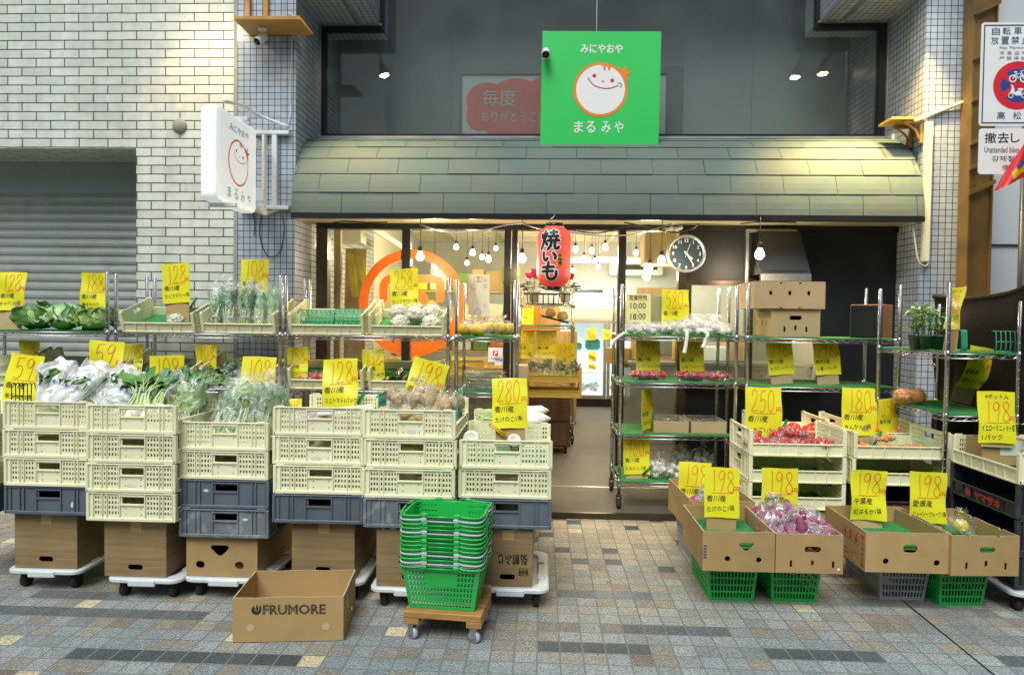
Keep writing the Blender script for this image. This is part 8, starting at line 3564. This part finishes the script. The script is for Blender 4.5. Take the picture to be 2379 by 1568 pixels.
# black ladle thing on fridge top, right stand
mb = MB()
a_ = W(1345, 672, Yf-.1)
mb.tube([(-.12, 0, 0), (.0, 0, .012), (.2, 0, .022), (.34, 0, .022), (.37, 0, .018)], [.012, .014, .02, .03, .022], 10)
tag(obj('black_handle', mb, 'black', None, (a_.x, Yf+.08, ztp+.035+.02)), 'long black handled tool lying on top of the fridge', 'tool')
Yt = 7.6
xa = W(1432, 850, Yt).x
t = thing('dark_table', 'dark brown wooden table right of the fridge inside the shop', 'table', (xa+.22, Yt, .035))
mb = MB()
mb.rbox(-.20, .45, 0, .6, .80, .83, .003)
obj('top', mb, 'dark_wood', t)
for (x, y) in ((-.17, .03), (.41, .03), (.41, .56), (-.17, .56)):
    mb = MB()
    mb.rbox(x-.025, x+.025, y-.025, y+.025, 0, .799, .003)
    obj('leg', mb, 'dark_wood', t)
carton('carton', 'orange brown carton on the dark table seen through the doorway', .30, .30, .165, (W(1446, 820, Yt).x, Yt+.18, .867), top=True)
# left of the panes: ply board, yellow strips, shelves
t = thing('plywood_board', 'tall plywood board leaning behind the left shop window', 'board', (W(820, 700, 6.3).x, 6.3, .036))
mb = MB()
mb.rbox(-.10, .10, 0, .02, 0, 1.95, .002, M=Matrix.Rotation(RAD(-3), 4, 'X'))
obj('sheet', mb, 'ply', t)
for i, (u, v0, v1) in enumerate(((813, 590, 690), (836, 600, 660))):
    a_, b_ = W(u, v0, 6.2), W(u+14, v1, 6.2)
    mb = MB()
    mb.add([(a_.x-.03, 6.2, a_.z), (a_.x+.03, 6.19, a_.z), (b_.x+.03, 6.17, b_.z), (b_.x-.03, 6.18, b_.z), (a_.x-.03, 6.203, a_.z), (a_.x+.03, 6.193, a_.z), (b_.x+.03, 6.173, b_.z), (b_.x-.03, 6.183, b_.z)], [(3, 2, 1, 0), (4, 5, 6, 7), (0, 1, 5, 4), (1, 2, 6, 5), (2, 3, 7, 6), (3, 0, 4, 7)])
    tag(obj('yellow_strip', mb, 'card', None), ['hanging yellow paper strip in front of the plywood board, longer one', 'hanging yellow paper strip in front of the plywood board, shorter one'][i], 'paper strip')
mb = MB()
mb.rbox(-.03, .03, 0, .05, 0, 2.5, .003)
tag(obj('wooden_post', mb, 'ply', None, (W(783, 700, 6.1).x, 6.1, .036)), 'upright wooden post at the left end of the shop window', 'post')
mb = MB()
mb.rbox(-.11, .11, 0, .2, 0, .50, .003)
tag(obj('wall_box', mb, 'off_wall', None, (W(812, 560, 6.6).x, 6.6, 2.06)), 'white box under the ceiling behind the left shop window', 'box')
mb = MB()
a_, b_ = W(860, 527, 6.1), W(940, 578, 8.0)
mb.tube([a_, b_], .035, 6)
tag(obj('ceiling_rail', mb, 'white_paint', None), 'white rail running back under the ceiling behind the left window', 'rail')
Ys = 6.6
t = thing('display_table', 'yellowish table with produce behind the left shop windows', 'table', (W(980, 800, Ys).x, Ys, .035))
mb = MB()
mb.rbox(-.75, .85, 0, .6, .72, .76, .004)
obj('top', mb, 'ply', t)
for x in (-.7, .8):
    mb = MB()
    mb.rbox(x-.03, x+.03, .03, .57, 0, .719, .003)
    obj('leg', mb, 'dark_wood', t)
for i, (u, k) in enumerate(((900, 0), (985, 1), (1075, 2), (1130, 3))):
    o = crate(ME_YELLOW, W(u, 820, Ys).x, Ys+.3, .797, PI/2 if i % 2 else 0, ['yellow crate on the inside table, behind the tomato crate', 'yellow crate on the inside table, behind the zucchini crate', 'yellow crate on the inside table, behind the narrow rack', 'yellow crate on the inside table, nearest the mullion'][i], 'yellow crates on the inside table', 'display_crate')
# stocked shelf deep behind the right pane
t = thing('stock_shelf', 'pale shelf stocked with boxes deep behind the orange ring window', 'shelf', (W(1060, 700, 9.2).x, 9.2, .036))
mb = MB()
for z in (.45, .85, 1.25, 1.65):
    mb.rbox(-.9, .9, 0, .4, z, z+.03, .003)
for x in (-.9, .88):
    mb.rbox(x, x+.02, .001, .399, 0, 1.68, .002)
obj('frame', mb, 'ply', t)
rr = random.Random(21)
k = 0
for z, zn in ((.885, 'lower'), (1.285, 'middle'), (1.685, 'top')):
    x = -.85
    i = 0
    while x < .75:
        w_ = rr.uniform(.12, .26)
        hh = rr.uniform(.14, .30)
        mb = MB()
        mb.rbox(0, w_, 0, .3, 0, hh, .006)
        m = rr.choice(['cardboard', 'cream_yellow', 'cardboard_pale', 'torn_white', 'citrus_orange', 'leaf_mid', 'card', 'white_plastic'])
        tag(obj('stock_box', mb, m, None, (t.location.x+x, 9.25, .036+z), (0, 0, rr.uniform(-.08, .08))), 'box on the %s board of the stock shelf inside, %s from its left end' % (zn, ['first', 'second', 'third', 'fourth', 'fifth', 'sixth', 'seventh', 'eighth', 'ninth', 'tenth'][i]), 'box', 'boxes on the stock shelf inside')
        x += w_+rr.uniform(.02, .06)
        i += 1
# hanging sheet with pale drawings inside pane two
t = thing('paper_banner', 'pale hanging paper with faint drawings behind the right shop window', 'paper', (W(1112, 735, YW+.15).x, YW+.15, W(1112, 735, YW+.15).z))
q = (YW+.15)/F
w_, h_ = 50*q, 98*q
mb = MB()
mb.rbox(-w_/2, w_/2, 0, .003, 0, h_, .001)
obj('sheet', mb, 'paper', t)
mb = MB()
mb.ribbon([(-w_*.22, h_*.82), (w_*.14, h_*.82), (w_*.14, h_*.93), (-w_*.22, h_*.93), (-w_*.22, h_*.82)], .003, -.001, 0)
text(mb, '金賞', -w_*.04, h_*.875, h_*.07, -.001, 0, rot=RAD(90))
obj('red_print', mb, 'ink_carton_red', t)
mb = MB()
mb.disc((-w_*.25, h_*.70), w_*.14, -.001, 0, 20, r2=w_*.12)
text(mb, '玉', w_*.28, h_*.86, h_*.08, -.001, 0, rot=RAD(-90))
text(mb, '20', w_*.28, h_*.72, h_*.07, -.001, 0, rot=RAD(-90))
text(mb, 'kg', w_*.28, h_*.26, h_*.08, -.001, 0, rot=RAD(-90))
mb.disc((-w_*.05, h_*.1), w_*.16, -.001, 0, 20, r2=w_*.13)
obj('grey_print', mb, 'alu', t)
# things behind the right pane and the serving window
t = thing('kitchen_counter', 'pale kitchen counter behind the serving window', 'counter', (W(1750, 800, 7.4).x, 7.4, .035))
mb = MB()
mb.rbox(-1.3, .9, 0, .6, .84, .88, .004)
mb.rbox(-1.28, .88, .03, .57, 0, .839, .004)
obj('body', mb, 'steel_light', t)
for i, (u, hh, m, lab) in enumerate(((1600, .26, 'cream_yellow', 'yellow box on the kitchen counter'), (1660, .16, 'white_plastic', 'white box on the kitchen counter'), (1715, .30, 'ply', 'wooden box on the kitchen counter'), (1500, .34, 'cardboard_pale', 'pale carton behind the strawberry cards'))):
    mb = MB()
    mb.rbox(-.13, .13, 0, .25, 0, hh, .01)
    tag(obj('counter_box', mb, m, None, (W(u, 800, 7.5).x, 7.5, .917)), lab, 'box')
mb = MB()
mb.rbox(-.16, .16, 0, .3, 0, .32, .01)
tag(obj('hanging_cabinet', mb, 'cardboard_pale', None, (W(1535, 580, 7.0).x, 7.0, W(1535, 615, 7.0).z)), 'beige wall cabinet behind the pane left of the clock', 'cabinet')
mb = MB()
mb.rbox(-.10, .45, 0, .04, 0, 1.7, .004)
mb.rbox(-.08, .43, -.012, -.001, 0.9, 1.6, .004, mi=1)
tag(obj('inner_door', mb, ['ply', 'room_grey'], None, (W(1500, 640, 8.3).x, 8.3, .036)), 'wood framed inner door behind the pane left of the clock', 'door')
t = thing('white_cooler', 'white cooler cabinet behind the serving window', 'refrigerator', (W(1660, 700, 8.2).x, 8.2, .035))
mb = MB()
mb.rbox(-.35, .35, 0, .38, 0, 1.75, .02)
obj('body', mb, 'white_plastic', t)
mb = MB()
mb.box(-.30, -.28, -.03, -.001, .8, 1.3)
obj('handle', mb, 'alu', t)
kl = bpy.data.lights.new('kitchen', 'POINT')
ld = bulb(1690, 640, 7.0, 2.58, 'bare light bulb inside the kitchen behind the dark wall panel', 14, 1.1, 'bare light bulbs inside the shop', (1, .9, .74))
ceil_r = W(1960, 700, 7.6)
